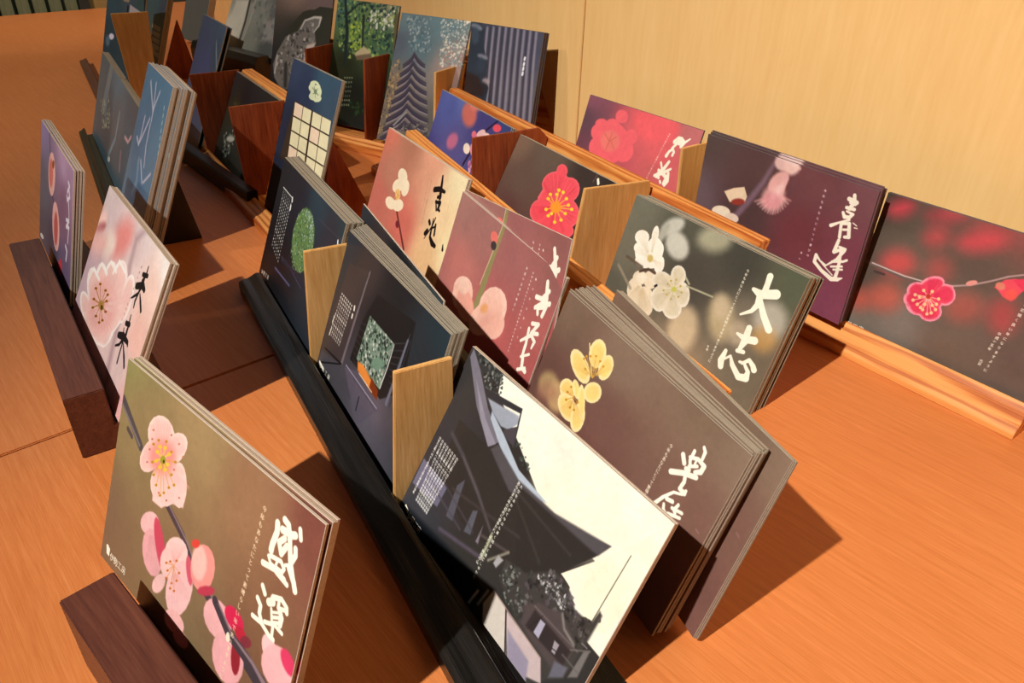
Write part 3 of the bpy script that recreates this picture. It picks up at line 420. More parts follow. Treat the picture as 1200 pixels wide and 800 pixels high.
('l',[(63.5,66.9,0.46),(67.3,71.8,0.45)],(220,150,110),0.1,0.8),
('p',[(68.2,71.3),(68.2,71.5),(68.1,71.8),(67.8,72.1),(67.5,72.3),(67.1,72.5),(66.8,72.6),(66.6,72.6),(66.4,72.4),(66.4,72.2),(66.6,71.9),(66.8,71.6),(67.2,71.4),(67.5,71.2),(67.8,71.1),(68.1,71.1)],(200,110,50),0.1,1),
('l',[(63.5,66.9,0.46),(68.2,67.6,0.45)],(220,150,110),0.1,0.8),
('p',[(69.1,67.1),(69.1,67.3),(69.0,67.6),(68.7,67.9),(68.4,68.1),(68.0,68.3),(67.7,68.4),(67.5,68.3),(67.3,68.2),(67.3,67.9),(67.5,67.7),(67.7,67.4),(68.1,67.1),(68.4,67.0),(68.7,66.9),(69.0,66.9)],(200,110,50),0.1,1),
('l',[(63.5,66.9,0.46),(66.7,77.1,0.46)],(220,150,110),0.1,0.8),
('p',[(67.6,76.6),(67.6,76.8),(67.5,77.1),(67.2,77.4),(66.9,77.6),(66.5,77.8),(66.2,77.9),(66.0,77.9),(65.8,77.7),(65.9,77.5),(66.0,77.2),(66.3,76.9),(66.6,76.6),(66.9,76.5),(67.3,76.4),(67.5,76.4)],(200,110,50),0.1,1),
('l',[(63.5,66.9,0.46),(63.6,77.9,0.46)],(220,150,110),0.1,0.8),
('p',[(64.5,77.3),(64.5,77.6),(64.3,77.9),(64.1,78.2),(63.7,78.4),(63.4,78.6),(63.1,78.7),(62.8,78.6),(62.7,78.5),(62.7,78.3),(62.8,78.0),(63.1,77.7),(63.4,77.4),(63.8,77.2),(64.1,77.2),(64.4,77.2)],(200,110,50),0.1,1),
('p',[(92.0,50.7),(92.3,54.6),(91.3,58.6),(89.2,62.2),(86.3,64.9),(82.9,66.1),(79.7,65.7),(77.1,63.8),(75.5,60.5),(75.3,56.5),(76.4,52.4),(78.6,48.8),(81.7,46.2),(85.0,45.2),(88.1,45.7),(90.6,47.6)],(240,150,142),0.4,1),
('p',[(86.1,51.9),(86.5,54.8),(86.1,57.6),(84.9,60.2),(83.1,61.9),(80.9,62.6),(78.8,62.2),(76.9,60.7),(75.7,58.2),(75.2,55.3),(75.7,52.4),(76.9,49.9),(78.7,48.2),(80.9,47.5),(83.0,48.0),(84.8,49.6)],(248,190,180),1.2,1),
('p',[(79.1,47.4),(79.1,48.2),(78.7,49.1),(77.9,50.0),(76.9,50.8),(75.8,51.3),(74.7,51.5),(73.9,51.2),(73.5,50.7),(73.5,49.9),(73.9,48.9),(74.7,48.0),(75.8,47.3),(76.9,46.8),(77.9,46.6),(78.7,46.8)],(220,70,60),0.4,1),
('p',[(94.6,59.3),(94.4,60.3),(93.4,61.7),(91.7,63.3),(89.6,64.9),(87.3,66.1),(85.3,66.9),(83.8,67.1),(83.1,66.6),(83.4,65.6),(84.4,64.1),(86.2,62.5),(88.3,61.0),(90.6,59.7),(92.5,59.0),(93.9,58.8)],(190,60,80),0.6,1),
('p',[(106.7,62.1),(108.8,64.3),(109.6,67.1),(108.9,70.2),(106.8,73.1),(103.6,75.4),(99.8,76.7),(95.9,76.7),(92.6,75.6),(90.3,73.3),(89.5,70.3),(90.3,67.1),(92.5,64.1),(95.8,61.9),(99.7,60.8),(103.5,60.9)],(240,176,176),0.5,1),
('p',[(119.3,71.2),(120.9,74.8),(121.1,79.0),(119.7,83.2),(116.9,86.7),(113.1,89.1),(108.8,89.8),(104.8,88.9),(101.6,86.3),(99.9,82.6),(99.8,78.2),(101.4,73.9),(104.4,70.4),(108.3,68.2),(112.4,67.6),(116.3,68.7)],(238,170,172),0.5,1),
('p',[(113.3,58.1),(115.3,59.2),(116.4,60.6),(116.6,62.3),(115.8,63.8),(114.1,65.1),(111.7,65.9),(109.1,66.1),(106.5,65.6),(104.5,64.6),(103.3,63.1),(103.1,61.4),(104.0,59.8),(105.8,58.5),(108.2,57.7),(110.8,57.6)],(214,40,80),0.6,1),
('p',[(117.8,62.5),(118.7,63.4),(119.2,64.5),(119.0,65.7),(118.4,66.7),(117.3,67.4),(115.9,67.8),(114.4,67.7),(113.2,67.2),(112.2,66.3),(111.8,65.1),(112.0,64.0),(112.7,63.0),(113.8,62.2),(115.2,61.9),(116.6,62.0)],(190,40,60),0.5,1),
('p',[(117.9,73.4),(118.5,76.0),(118.6,78.6),(118.2,80.6),(117.3,81.9),(116.2,82.1),(114.8,81.4),(113.5,79.7),(112.5,77.3),(111.9,74.6),(111.8,72.0),(112.2,70.0),(113.1,68.8),(114.3,68.5),(115.7,69.3),(116.9,71.0)],(150,40,50),0.5,1),
('p',[(136.0,55.5),(136.9,57.1),(137.2,58.9),(136.8,60.6),(135.8,62.0),(134.3,62.9),(132.5,63.1),(130.8,62.5),(129.3,61.3),(128.4,59.7),(128.1,57.9),(128.5,56.1),(129.6,54.7),(131.1,53.9),(132.8,53.7),(134.5,54.3)],(250,196,196),0.4,1),
('p',[(146.4,55.0),(148.4,57.3),(149.2,60.3),(148.5,63.6),(146.5,66.7),(143.4,69.1),(139.7,70.6),(135.9,70.7),(132.7,69.5),(130.5,67.1),(129.8,63.9),(130.6,60.5),(132.8,57.3),(136.0,54.9),(139.7,53.7),(143.3,53.7)],(246,180,182),0.5,1),
('p',[(146.8,54.0),(148.2,55.3),(149.0,56.8),(149.1,58.2),(148.5,59.5),(147.3,60.2),(145.6,60.4),(143.7,60.0),(141.9,59.1),(140.4,57.8),(139.6,56.3),(139.4,54.8),(140.1,53.6),(141.3,52.8),(143.1,52.6),(145.0,53.0)],(220,60,100),0.7,1),
('p',[(121.6,62.9),(122.4,63.3),(122.8,64.2),(122.6,65.2),(121.9,66.3),(120.9,67.2),(119.6,68.0),(118.3,68.3),(117.1,68.2),(116.3,67.8),(115.9,66.9),(116.1,65.9),(116.8,64.8),(117.8,63.8),(119.1,63.1),(120.5,62.8)],(130,50,60),0.4,1),
('l',[(96.0,63.0,4.13),(107.6,69.1,4.55),(121.2,71.0,5.14),(132.0,74.4,6.99),(137.2,77.2,8.14)],(72,60,66),0.15,1),
('l',[(98.7,62.4,0.95),(110.2,68.5,1.06),(125.4,70.3,1.78),(134.0,72.9,2.48)],(146,120,126),0.4,1),
('p',[(109.5,70.2),(109.6,71.0),(109.5,71.8),(109.3,72.4),(108.8,72.9),(108.3,73.1),(107.8,73.0),(107.3,72.6),(107.0,71.9),(106.8,71.1),(106.9,70.3),(107.2,69.6),(107.6,69.1),(108.1,69.0),(108.7,69.1),(109.1,69.5)],(235,225,200),0.2,1),
('l',[(123.6,13.1,2.99),(124.3,16.1,3.0),(123.1,21.8,3.03),(123.0,24.2,3.04)],(252,246,228),0.15,1),
('l',[(127.1,9.8,2.72),(129.6,10.4,2.69),(131.3,13.6,2.69),(134.4,22.0,2.7),(137.5,27.0,2.69)],(252,246,228),0.15,1),
('l',[(126.9,13.8,2.96),(132.8,12.7,2.9),(134.2,11.9,2.88)],(252,246,228),0.15,1),
('l',[(136.0,8.6,2.19),(137.3,11.6,2.19)],(252,246,228),0.15,1),
('l',[(129.1,16.0,2.49),(126.5,19.0,2.53),(128.8,22.3,2.52),(130.9,18.0,2.49)],(252,246,228),0.15,1),
('l',[(135.7,16.3,2.44),(136.4,18.5,2.44),(134.8,22.5,2.47)],(252,246,228),0.15,1),
('l',[(119.9,31.2,2.51),(126.9,29.6,2.44),(133.1,30.1,2.4)],(252,246,228),0.15,1),
('l',[(122.3,27.0,1.65),(124.2,29.0,1.64),(128.5,28.7,1.62)],(252,246,228),0.15,1),
('l',[(123.4,26.3,1.88),(129.6,24.9,1.83),(132.0,26.5,1.82),(130.9,28.8,1.84)],(252,246,228),0.15,1),
('l',[(127.6,26.1,1.27),(127.1,28.4,1.28),(130.1,28.1,1.26)],(252,246,228),0.15,1),
('l',[(132.1,24.9,1.36),(135.0,23.1,1.35)],(252,246,228),0.15,1),
('l',[(134.6,24.7,2.75),(138.3,27.9,2.73),(139.9,30.3,2.73)],(252,246,228),0.15,1),
('l',[(128.3,30.0,2.16),(135.1,30.9,2.12)],(252,246,228),0.15,1),
('l',[(122.5,39.3,2.34),(124.5,41.2,2.33)],(252,246,228),0.15,1),
('l',[(121.0,45.3,2.26),(123.5,46.9,2.25),(123.7,50.0,2.26),(126.0,52.5,2.25)],(252,246,228),0.15,1),
('l',[(120.1,53.3,2.08),(125.7,52.7,2.04),(131.3,54.3,2.0),(134.1,54.2,1.99)],(252,246,228),0.15,1),
('l',[(128.5,42.2,2.2),(129.3,39.6,2.19),(134.1,37.5,2.15),(137.6,38.6,2.12),(138.2,40.4,2.12)],(252,246,228),0.15,1),
('l',[(127.6,42.8,3.15),(129.9,41.3,3.12)],(252,246,228),0.15,1),
('l',[(133.1,39.5,1.75),(133.2,41.6,1.75),(137.0,40.1,1.73)],(252,246,228),0.15,1),
('l',[(129.7,44.2,1.46),(131.6,49.1,1.47)],(252,246,228),0.15,1),
('l',[(134.5,42.1,2.57),(136.1,43.8,2.56),(136.0,46.7,2.57)],(252,246,228),0.15,1),
('l',[(131.0,44.8,1.15),(135.6,42.1,1.13)],(252,246,228),0.15,1),
('l',[(131.6,46.5,1.46),(136.1,43.8,1.43)],(252,246,228),0.15,1),
('l',[(131.7,48.6,1.46),(136.3,45.9,1.44)],(252,246,228),0.15,1),
('l',[(127.5,51.1,1.81),(133.3,48.6,1.77),(137.9,49.0,1.74)],(252,246,228),0.15,1),
('l',[(132.4,49.2,1.77),(132.9,53.2,1.78)],(252,246,228),0.15,1),
('tv', '今年もあなたにとって素晴らしい年でありますように', (115.0, 10.6), (108.9, 89.9), (240, 214, 180), 2.6),
('p',[(4.4,91.6),(5.7,90.8),(8.4,91.9),(8.3,95.8),(5.6,95.6)],(252,246,228),0.15,1),
('th', '伊勢工房', (9.2, 94.8), (25.2, 93.8), (252, 246, 228), None),
],
'S2': [
('b',[(4.8,0.5,214,196,196),(97.0,-6.5,226,212,212),(86.8,10.9,222,196,196),(-15.6,32.4,222,170,178),(148.6,-0.5,240,232,226),(92.3,42.8,236,214,208),(4.6,63.8,205,175,185),(134.3,51.9,240,190,176),(123.9,77.9,226,196,192),(132.9,25.5,240,204,190),(144.7,95.1,232,176,176)]),
('p',[(16.2,23.1),(13.8,26.9),(9.8,30.4),(4.9,33.4),(-0.3,35.2),(-4.9,35.5),(-8.2,34.4),(-9.7,31.8),(-9.1,28.4),(-6.5,24.5),(-2.4,20.9),(2.6,18.1),(7.7,16.4),(12.2,16.2),(15.3,17.4),(16.7,19.8)],(248,206,196),4,1),
('p',[(15.9,28.0),(12.8,30.5),(9.0,32.8),(5.0,34.5),(1.4,35.4),(-1.3,35.4),(-2.5,34.3),(-2.1,32.4),(-0.2,30.0),(3.0,27.4),(6.9,25.2),(10.9,23.5),(14.4,22.6),(16.9,22.8),(18.1,23.8),(17.7,25.6)],(150,60,66),3,0.8),
('p',[(76.4,14.2),(74.2,19.9),(69.6,25.6),(63.0,30.4),(55.5,33.4),(48.1,34.3),(42.1,32.7),(38.5,29.0),(37.8,23.6),(40.3,17.5),(45.4,11.7),(52.3,7.1),(59.8,4.3),(66.8,3.8),(72.4,5.5),(75.7,9.1)],(232,130,124),9,0.8),
('p',[(50.1,25.3),(50.4,29.1),(48.5,33.0),(44.5,36.5),(39.1,39.0),(32.9,40.2),(27.1,39.8),(22.4,37.9),(19.8,34.7),(19.5,30.8),(21.7,26.8),(25.9,23.3),(31.5,20.8),(37.6,19.8),(43.2,20.3),(47.6,22.3)],(246,222,212),6,1),
('p',[(29.6,30.5),(31.3,33.4),(30.1,36.8),(26.1,40.3),(19.9,43.4),(12.3,45.6),(4.4,46.5),(-2.5,46.0),(-7.3,44.0),(-9.2,41.0),(-7.8,37.3),(-3.4,33.7),(3.3,30.6),(11.1,28.6),(18.7,27.9),(25.2,28.6)],(238,186,180),7,1),
('l',[(96.8,-2.3,2.18),(84.5,9.0,3.17),(87.2,24.9,4.1),(95.9,41.2,4.97),(98.4,61.6,5.47),(104.4,85.0,5.49),(108.7,93.0,5.47)],(160,128,136),4,0.8),
('p',[(39.6,73.8),(45.5,75.9),(48.8,78.5),(49.3,81.3),(46.7,83.7),(41.5,85.5),(34.3,86.3),(26.2,86.1),(18.3,84.9),(12.0,82.7),(8.3,79.9),(7.8,77.1),(10.7,74.5),(16.3,72.8),(23.9,72.0),(32.0,72.4)],(253,238,232),0.4,1),
('p',[(46.0,57.5),(51.0,61.3),(53.3,65.3),(52.4,69.1),(48.6,72.1),(42.3,73.9),(34.4,74.1),(26.0,72.6),(18.5,69.7),(13.1,65.8),(10.6,61.5),(11.6,57.5),(15.9,54.5),(22.6,52.9),(30.7,52.9),(38.9,54.6)],(253,238,232),0.4,1),
('p',[(57.4,48.5),(60.9,52.4),(62.0,56.4),(60.5,60.1),(56.7,62.8),(51.1,64.1),(44.4,63.9),(37.7,62.1),(32.1,59.0),(28.4,55.0),(27.2,50.7),(28.9,47.0),(33.0,44.3),(38.9,43.1),(45.6,43.5),(52.1,45.4)],(253,238,232),0.4,1),
('p',[(73.8,40.6),(76.1,44.7),(76.0,49.0),(73.8,52.7),(69.5,55.4),(63.9,56.6),(57.8,56.2),(52.1,54.1),(47.7,50.7),(45.3,46.4),(45.4,42.0),(47.9,38.2),(52.4,35.6),(58.1,34.5),(64.2,35.1),(69.7,37.3)],(253,238,232),0.4,1),
('p',[(91.7,35.2),(93.1,40.1),(92.3,45.1),(89.3,49.4),(84.5,52.3),(78.6,53.5),(72.5,52.6),(67.1,49.7),(63.4,45.3),(61.9,40.1),(62.9,35.0),(66.1,30.6),(71.2,27.8),(77.1,26.9),(83.1,28.0),(88.2,30.9)],(253,238,232),0.4,1),
('p',[(109.1,39.4),(109.3,45.5),(107.9,51.2),(104.9,55.8),(100.8,58.6),(96.3,59.0),(92.0,56.9),(88.6,52.7),(86.7,47.0),(86.5,40.7),(88.2,34.8),(91.3,30.3),(95.4,27.8),(99.9,27.6),(104.0,29.7),(107.3,33.9)],(253,238,232),0.4,1),
('p',[(103.2,51.2),(100.9,58.2),(97.0,64.9),(92.0,70.1),(86.7,73.2),(81.8,73.5),(78.3,70.9),(76.6,65.9),(77.1,59.2),(79.6,51.9),(83.8,45.3),(88.9,40.2),(94.1,37.5),(98.7,37.5),(102.0,40.1),(103.6,44.9)],(253,238,232),0.4,1),
('p',[(94.2,63.1),(95.2,68.7),(93.6,74.3),(89.8,79.3),(84.3,82.9),(77.7,84.4),(71.2,83.6),(65.8,80.6),(62.3,75.8),(61.4,69.9),(63.1,64.0),(67.3,59.0),(73.1,55.6),(79.6,54.4),(85.9,55.4),(91.0,58.5)],(253,238,232),0.4,1),
('p',[(74.7,68.8),(80.9,72.2),(83.8,76.3),(83.2,80.4),(79.1,84.0),(71.9,86.5),(62.8,87.5),(52.8,86.9),(43.7,84.7),(36.9,81.1),(33.7,76.7),(34.5,72.3),(39.2,68.7),(47.0,66.3),(56.5,65.5),(66.2,66.4)],(253,238,232),0.4,1),
('p',[(58.5,74.2),(65.2,76.4),(68.8,79.3),(69.1,82.4),(65.9,85.5),(59.7,87.9),(51.2,89.4),(41.7,89.6),(32.5,88.6),(25.3,86.4),(21.2,83.4),(20.9,80.0),(24.6,76.8),(31.5,74.4),(40.4,73.1),(49.9,73.0)],(253,238,232),0.4,1),
('p',[(37.2,75.7),(42.4,77.5),(45.7,79.6),(46.5,81.7),(44.8,83.5),(40.9,84.7),(35.2,85.2),(28.5,84.8),(21.9,83.7),(16.4,81.9),(12.9,79.7),(12.0,77.5),(13.9,75.6),(18.1,74.4),(24.1,74.0),(30.8,74.4)],(246,204,196),1.6,1),
('p',[(42.8,59.5),(47.3,62.7),(49.6,66.1),(49.5,69.1),(46.9,71.3),(42.2,72.5),(36.0,72.3),(29.3,70.9),(23.0,68.3),(18.3,65.1),(15.8,61.6),(16.0,58.5),(18.8,56.2),(23.8,55.1),(30.1,55.4),(36.8,57.0)],(246,204,196),1.6,1),
('p',[(54.5,50.3),(57.6,53.6),(58.9,57.0),(58.2,59.9),(55.6,61.9),(51.4,62.8),(46.3,62.3),(40.9,60.6),(36.3,57.9),(33.0,54.5),(31.6,51.0),(32.4,48.1),(35.2,46.0),(39.6,45.2),(44.8,45.8),(50.0,47.6)],(246,204,196),1.6,1),
('p',[(70.8,42.4),(72.8,45.9),(73.2,49.4),(71.8,52.4),(68.8,54.4),(64.7,55.2),(60.1,54.6),(55.6,52.6),(52.0,49.6),(49.8,46.0),(49.5,42.4),(51.0,39.4),(54.1,37.4),(58.3,36.7),(63.0,37.4),(67.3,39.4)],(246,204,196),1.6,1),
('p',[(88.3,36.9),(89.7,41.2),(89.4,45.3),(87.4,48.8),(84.0,51.0),(79.7,51.7),(75.2,50.7),(71.0,48.0),(68.0,44.3),(66.5,39.9),(66.9,35.6),(69.1,32.1),(72.6,29.9),(76.9,29.4),(81.4,30.6),(85.4,33.2)],(246,204,196),1.6,1),
('p',[(106.5,40.8),(106.8,46.0),(105.9,50.9),(103.8,54.6),(100.9,56.8),(97.6,56.9),(94.5,54.9),(91.9,51.2),(90.4,46.3),(90.1,40.9),(91.2,36.0),(93.3,32.3),(96.3,30.3),(99.5,30.3),(102.6,32.3),(105.0,36.0)],(246,204,196),1.6,1),
('p',[(100.2,52.7),(98.3,58.7),(95.3,64.3),(91.5,68.6),(87.7,71.0),(84.2,71.0),(81.8,68.6),(80.8,64.2),(81.4,58.4),(83.4,52.2),(86.5,46.6),(90.3,42.5),(94.1,40.3),(97.3,40.5),(99.6,42.9),(100.6,47.1)],(246,204,196),1.6,1),
('p',[(90.4,65.2),(91.4,69.9),(90.5,74.6),(87.9,78.6),(84.0,81.3),(79.2,82.3),(74.4,81.3),(70.2,78.5),(67.4,74.3),(66.5,69.4),(67.5,64.5),(70.2,60.5),(74.3,57.9),(79.1,57.2),(83.8,58.3),(87.8,61.1)],(246,204,196),1.6,1),
('p',[(71.1,71.3),(76.6,74.2),(79.6,77.5),(79.7,80.7),(76.9,83.3),(71.5,85.0),(64.3,85.6),(56.4,84.8),(48.8,82.7),(42.8,79.7),(39.6,76.3),(39.5,72.9),(42.6,70.2),(48.4,68.5),(55.9,68.2),(63.8,69.2)],(246,204,196),1.6,1),
('p',[(55.5,76.5),(61.4,78.3),(65.0,80.6),(65.8,83.0),(63.7,85.3),(59.0,87.0),(52.2,87.9),(44.5,87.9),(36.8,86.9),(30.5,85.1),(26.6,82.7),(25.8,80.2),(28.2,77.9),(33.3,76.1),(40.4,75.3),(48.2,75.5)],(246,204,196),1.6,1),
('p',[(85.8,54.2),(88.4,60.3),(86.7,67.0),(81.0,73.6),(72.0,79.1),(60.7,82.6),(48.9,83.5),(38.4,81.5),(31.0,76.9),(28.1,70.3),(30.3,62.9),(36.9,55.9),(46.9,50.6),(58.5,47.6),(69.8,47.4),(79.4,49.7)],(240,172,164),6,0.8),
('v',[(50.0,70.2,23.4,84.7),(49.7,70.0,22.3,84.1),(49.4,69.9,21.1,83.5),(49.2,69.7,19.9,82.9),(48.9,69.6,18.7,82.3),(48.6,69.4,17.5,81.7),(48.6,66.0,17.7,67.5),(49.3,65.6,20.8,65.6),(50.1,65.1,23.9,63.8),(50.8,64.7,27.0,62.0),(51.5,64.3,30.1,60.2),(52.2,63.8,33.2,58.5),(52.3,62.9,33.7,54.7),(53.2,62.6,37.2,53.3),(54.0,62.2,40.6,52.0),(54.8,61.9,44.0,50.6),(55.7,61.5,47.4,49.3),(56.5,61.2,50.8,47.9),(56.9,60.3,52.5,44.6),(57.8,60.0,56.1,43.5),(58.7,59.7,59.7,42.5),(59.6,59.5,63.3,41.5),(60.5,59.2,66.8,40.5),(61.4,58.9,70.3,39.5),(61.9,58.3,72.3,37.1),(62.9,58.1,76.0,36.5),(63.8,57.9,79.6,35.9),(64.8,57.7,83.1,35.2),(65.7,57.5,86.7,34.6),(66.7,57.3,90.2,34.0),(69.6,58.4,100.8,38.3),(70.0,58.5,102.5,38.7),(70.5,58.5,104.2,39.1),(71.0,58.6,105.8,39.4),(71.4,58.7,107.5,39.8),(71.9,58.8,109.1,40.1),(69.4,61.2,100.3,48.8),(69.4,61.5,100.2,50.1),(69.3,61.8,100.1,51.3),(69.3,62.2,100.1,52.6),(69.3,62.5,100.0,53.8),(69.3,62.8,100.0,55.1),(67.6,65.5,93.9,65.4),(66.7,66.0,90.5,67.4),(65.8,66.6,87.0,69.4),(64.8,67.1,83.5,71.5),(63.9,67.6,80.0,73.6),(63.0,68.2,76.4,75.8),(61.6,68.3,71.3,76.6),(60.5,68.7,66.9,78.2),(59.4,69.1,62.4,79.9),(58.2,69.6,57.8,81.6),(57.1,70.0,53.2,83.3),(55.9,70.4,48.5,85.1),(56.6,70.1,51.2,84.1),(55.7,70.3,47.5,85.0),(54.8,70.5,43.7,85.8),(53.9,70.7,39.9,86.7),(52.9,70.9,36.0,87.6),(52.0,71.1,32.1,88.5)],1.01,(226,146,140),0.6,0.35),
('v',[(49.9,70.1,23.1,84.6),(49.5,69.9,21.4,83.7),(49.1,69.7,19.6,82.8),(48.7,69.5,17.8,81.9),(48.8,65.9,18.4,67.0),(49.9,65.3,23.2,64.3),(51.0,64.6,27.8,61.6),(52.0,63.9,32.4,58.9),(52.5,62.8,34.5,54.4),(53.8,62.3,39.8,52.3),(55.0,61.8,44.9,50.3),(56.3,61.3,50.0,48.3),(57.1,60.2,53.4,44.3),(58.5,59.8,58.8,42.8),(59.8,59.4,64.2,41.2),(61.2,59.0,69.4,39.8),(62.2,58.2,73.3,37.0),(63.6,57.9,78.7,36.0),(65.0,57.7,84.0,35.1),(66.4,57.4,89.3,34.2),(69.7,58.4,101.2,38.4),(70.4,58.5,103.7,39.0),(71.1,58.6,106.2,39.5),(71.8,58.8,108.7,40.1),(69.4,61.2,100.2,49.1),(69.4,61.7,100.2,51.0),(69.3,62.2,100.1,52.9),(69.3,62.7,100.0,54.8),(67.4,65.6,93.1,65.9),(66.0,66.4,87.9,68.9),(64.6,67.2,82.7,72.1),(63.2,68.0,77.3,75.2),(61.4,68.4,70.2,77.0),(59.7,69.0,63.5,79.5),(57.9,69.7,56.7,82.0),(56.2,70.3,49.7,84.6),(56.4,70.2,50.3,84.3),(55.0,70.5,44.6,85.6),(53.6,70.8,38.9,87.0),(52.2,71.1,33.0,88.3)],1.01,(255,236,230),0.6,0.4),
('l',[(15.6,64.2,2.45),(19.7,53.7,2.41),(38.4,54.8,2.32)],(255,250,244),0.5,0.9),
('l',[(29.8,54.1,2.36),(33.6,44.8,2.33),(50.3,45.9,2.25)],(255,250,244),0.5,0.9),
('l',[(46.0,46.2,2.27),(50.4,37.0,2.24),(66.8,37.9,2.16)],(255,250,244),0.5,0.9),
('l',[(61.6,40.6,2.19),(66.0,30.4,2.15),(83.8,31.7,2.07)],(255,250,244),0.5,0.9),
('l',[(55.9,65.1,1.0),(36.9,61.6,1.04)],(170,110,50),0.1,0.8),
('p',[(39.7,60.5),(39.8,60.8),(39.5,61.3),(38.8,61.8),(37.8,62.3),(36.6,62.7),(35.5,62.9),(34.7,63.0),(34.1,62.8),(34.0,62.5),(34.3,62.0),(35.1,61.5),(36.1,61.0),(37.2,60.6),(38.3,60.4),(39.2,60.3)],(150,90,20),0.1,1),
('l',[(55.9,65.1,1.0),(42.9,56.1,1.02)],(170,110,50),0.1,0.8),
('p',[(45.6,54.9),(45.7,55.3),(45.4,55.7),(44.7,56.2),(43.7,56.7),(42.6,57.1),(41.6,57.3),(40.7,57.3),(40.2,57.2),(40.1,56.9),(40.4,56.4),(41.1,55.9),(42.1,55.4),(43.2,55.0),(44.2,54.8),(45.1,54.8)],(150,90,20),0.1,1),
('l',[(55.9,65.1,1.0),(57.1,54.7,0.99)],(170,110,50),0.1,0.8),
('p',[(59.7,53.6),(59.8,53.9),(59.5,54.4),(58.9,54.9),(57.9,55.3),(56.9,55.7),(55.8,55.9),(55.0,56.0),(54.5,55.8),(54.4,55.5),(54.7,55.0),(55.4,54.5),(56.3,54.1),(57.4,53.7),(58.4,53.5),(59.2,53.4)],(150,90,20),0.1,1),
('l',[(55.9,65.1,1.0),(65.3,58.7,0.98)],(170,110,50),0.1,0.8),
('p',[(67.9,57.6),(68.0,58.0),(67.7,58.4),(67.0,58.9),(66.1,59.4),(65.1,59.7),(64.1,60.0),(63.3,60.0),(62.8,59.8),(62.7,59.5),(63.0,59.1),(63.6,58.6),(64.6,58.1),(65.6,57.7),(66.6,57.5),(67.4,57.5)],(150,90,20),0.1,1),
('l',[(55.9,65.1,1.0),(39.2,68.5,1.04)],(170,110,50),0.1,0.8),
('p',[(41.9,67.3),(42.0,67.7),(41.7,68.1),(41.0,68.6),(40.0,69.1),(38.9,69.6),(37.8,69.8),(36.9,69.9),(36.4,69.7),(36.3,69.4),(36.6,68.9),(37.3,68.4),(38.3,67.9),(39.4,67.5),(40.5,67.2),(41.4,67.2)],(150,90,20),0.1,1),
('l',[(55.9,65.1,1.0),(53.8,74.5,1.01)],(170,110,50),0.1,0.8),
('p',[(56.4,73.3),(56.5,73.7),(56.2,74.1),(55.5,74.6),(54.6,75.2),(53.5,75.6),(52.5,75.8),(51.6,75.9),(51.1,75.7),(51.0,75.4),(51.3,74.9),(52.0,74.4),(52.9,73.9),(54.0,73.5),(55.1,73.2),(55.9,73.2)],(150,90,20),0.1,1),
('l',[(55.9,65.1,1.0),(68.4,70.9,0.98)],(170,110,50),0.1,0.8),
('p',[(71.0,69.8),(71.1,70.1),(70.8,70.6),(70.1,71.1),(69.2,71.6),(68.2,72.0),(67.2,72.2),(66.4,72.3),(65.9,72.1),(65.8,71.8),(66.1,71.3),(66.7,70.8),(67.7,70.3),(68.7,69.9),(69.7,69.7),(70.5,69.7)],(150,90,20),0.1,1),
('l',[(55.9,65.1,1.0),(69.5,64.4,0.97)],(170,110,50),0.1,0.8),
('p',[(72.0,63.3),(72.1,63.6),(71.8,64.1),(71.2,64.6),(70.3,65.1),(69.2,65.4),(68.2,65.7),(67.4,65.7),(67.0,65.6),(66.8,65.2),(67.1,64.8),(67.8,64.3),(68.7,63.8),(69.7,63.4),(70.7,63.2),(71.5,63.2)],(150,90,20),0.1,1),
('l',[(55.9,65.1,1.0),(42.3,73.4,1.04)],(170,110,50),0.1,0.8),
('p',[(45.0,72.2),(45.1,72.6),(44.8,73.0),(44.1,73.5),(43.1,74.1),(42.0,74.5),(40.9,74.7),(40.0,74.8),(39.5,74.6),(39.4,74.3),(39.7,73.8),(40.4,73.3),(41.4,72.8),(42.5,72.4),(43.6,72.1),(44.5,72.1)],(150,90,20),0.1,1),
('l',[(55.9,65.1,1.0),(63.7,74.6,0.99)],(170,110,50),0.1,0.8),
('p',[(66.2,73.5),(66.4,73.8),(66.1,74.2),(65.4,74.8),(64.5,75.3),(63.4,75.7),(62.4,75.9),(61.6,76.0),(61.1,75.8),(61.0,75.5),(61.3,75.0),(61.9,74.5),(62.9,74.0),(63.9,73.6),(64.9,73.4),(65.7,73.3)],(150,90,20),0.1,1),
('l',[(55.9,65.1,1.0),(63.7,55.0,0.98)],(170,110,50),0.1,0.8),
('p',[(66.2,53.9),(66.3,54.2),(66.0,54.6),(65.4,55.1),(64.4,55.6),(63.4,55.9),(62.4,56.2),(61.6,56.2),(61.1,56.0),(61.0,55.7),(61.3,55.3),(61.9,54.8),(62.9,54.3),(63.9,54.0),(64.9,53.7),(65.7,53.7)],(150,90,20),0.1,1),
('p',[(63.4,62.6),(64.0,63.6),(63.7,64.8),(62.5,66.1),(60.5,67.2),(58.1,68.0),(55.6,68.4),(53.5,68.2),(52.0,67.6),(51.3,66.6),(51.7,65.3),(53.0,64.0),(55.0,62.9),(57.4,62.1),(59.8,61.8),(61.9,62.0)],(170,130,60),1.2,0.8),
('p',[(62.2,64.6),(62.6,65.2),(62.6,65.8),(62.1,66.4),(61.3,66.9),(60.3,67.2),(59.1,67.3),(58.1,67.1),(57.4,66.8),(57.0,66.2),(57.0,65.6),(57.5,65.0),(58.3,64.5),(59.4,64.2),(60.5,64.1),(61.5,64.3)],(80,60,20),0.4,1),
('l',[(118.3,13.9,1.26),(118.7,19.0,2.21),(116.0,24.1,3.19)],(20,26,28),0.15,1),
('l',[(113.4,20.7,2.88),(121.3,18.6,2.82)],(20,26,28),0.15,1),
('l',[(118.0,22.0,2.22),(116.7,25.6,2.23)],(20,26,28),0.15,1),
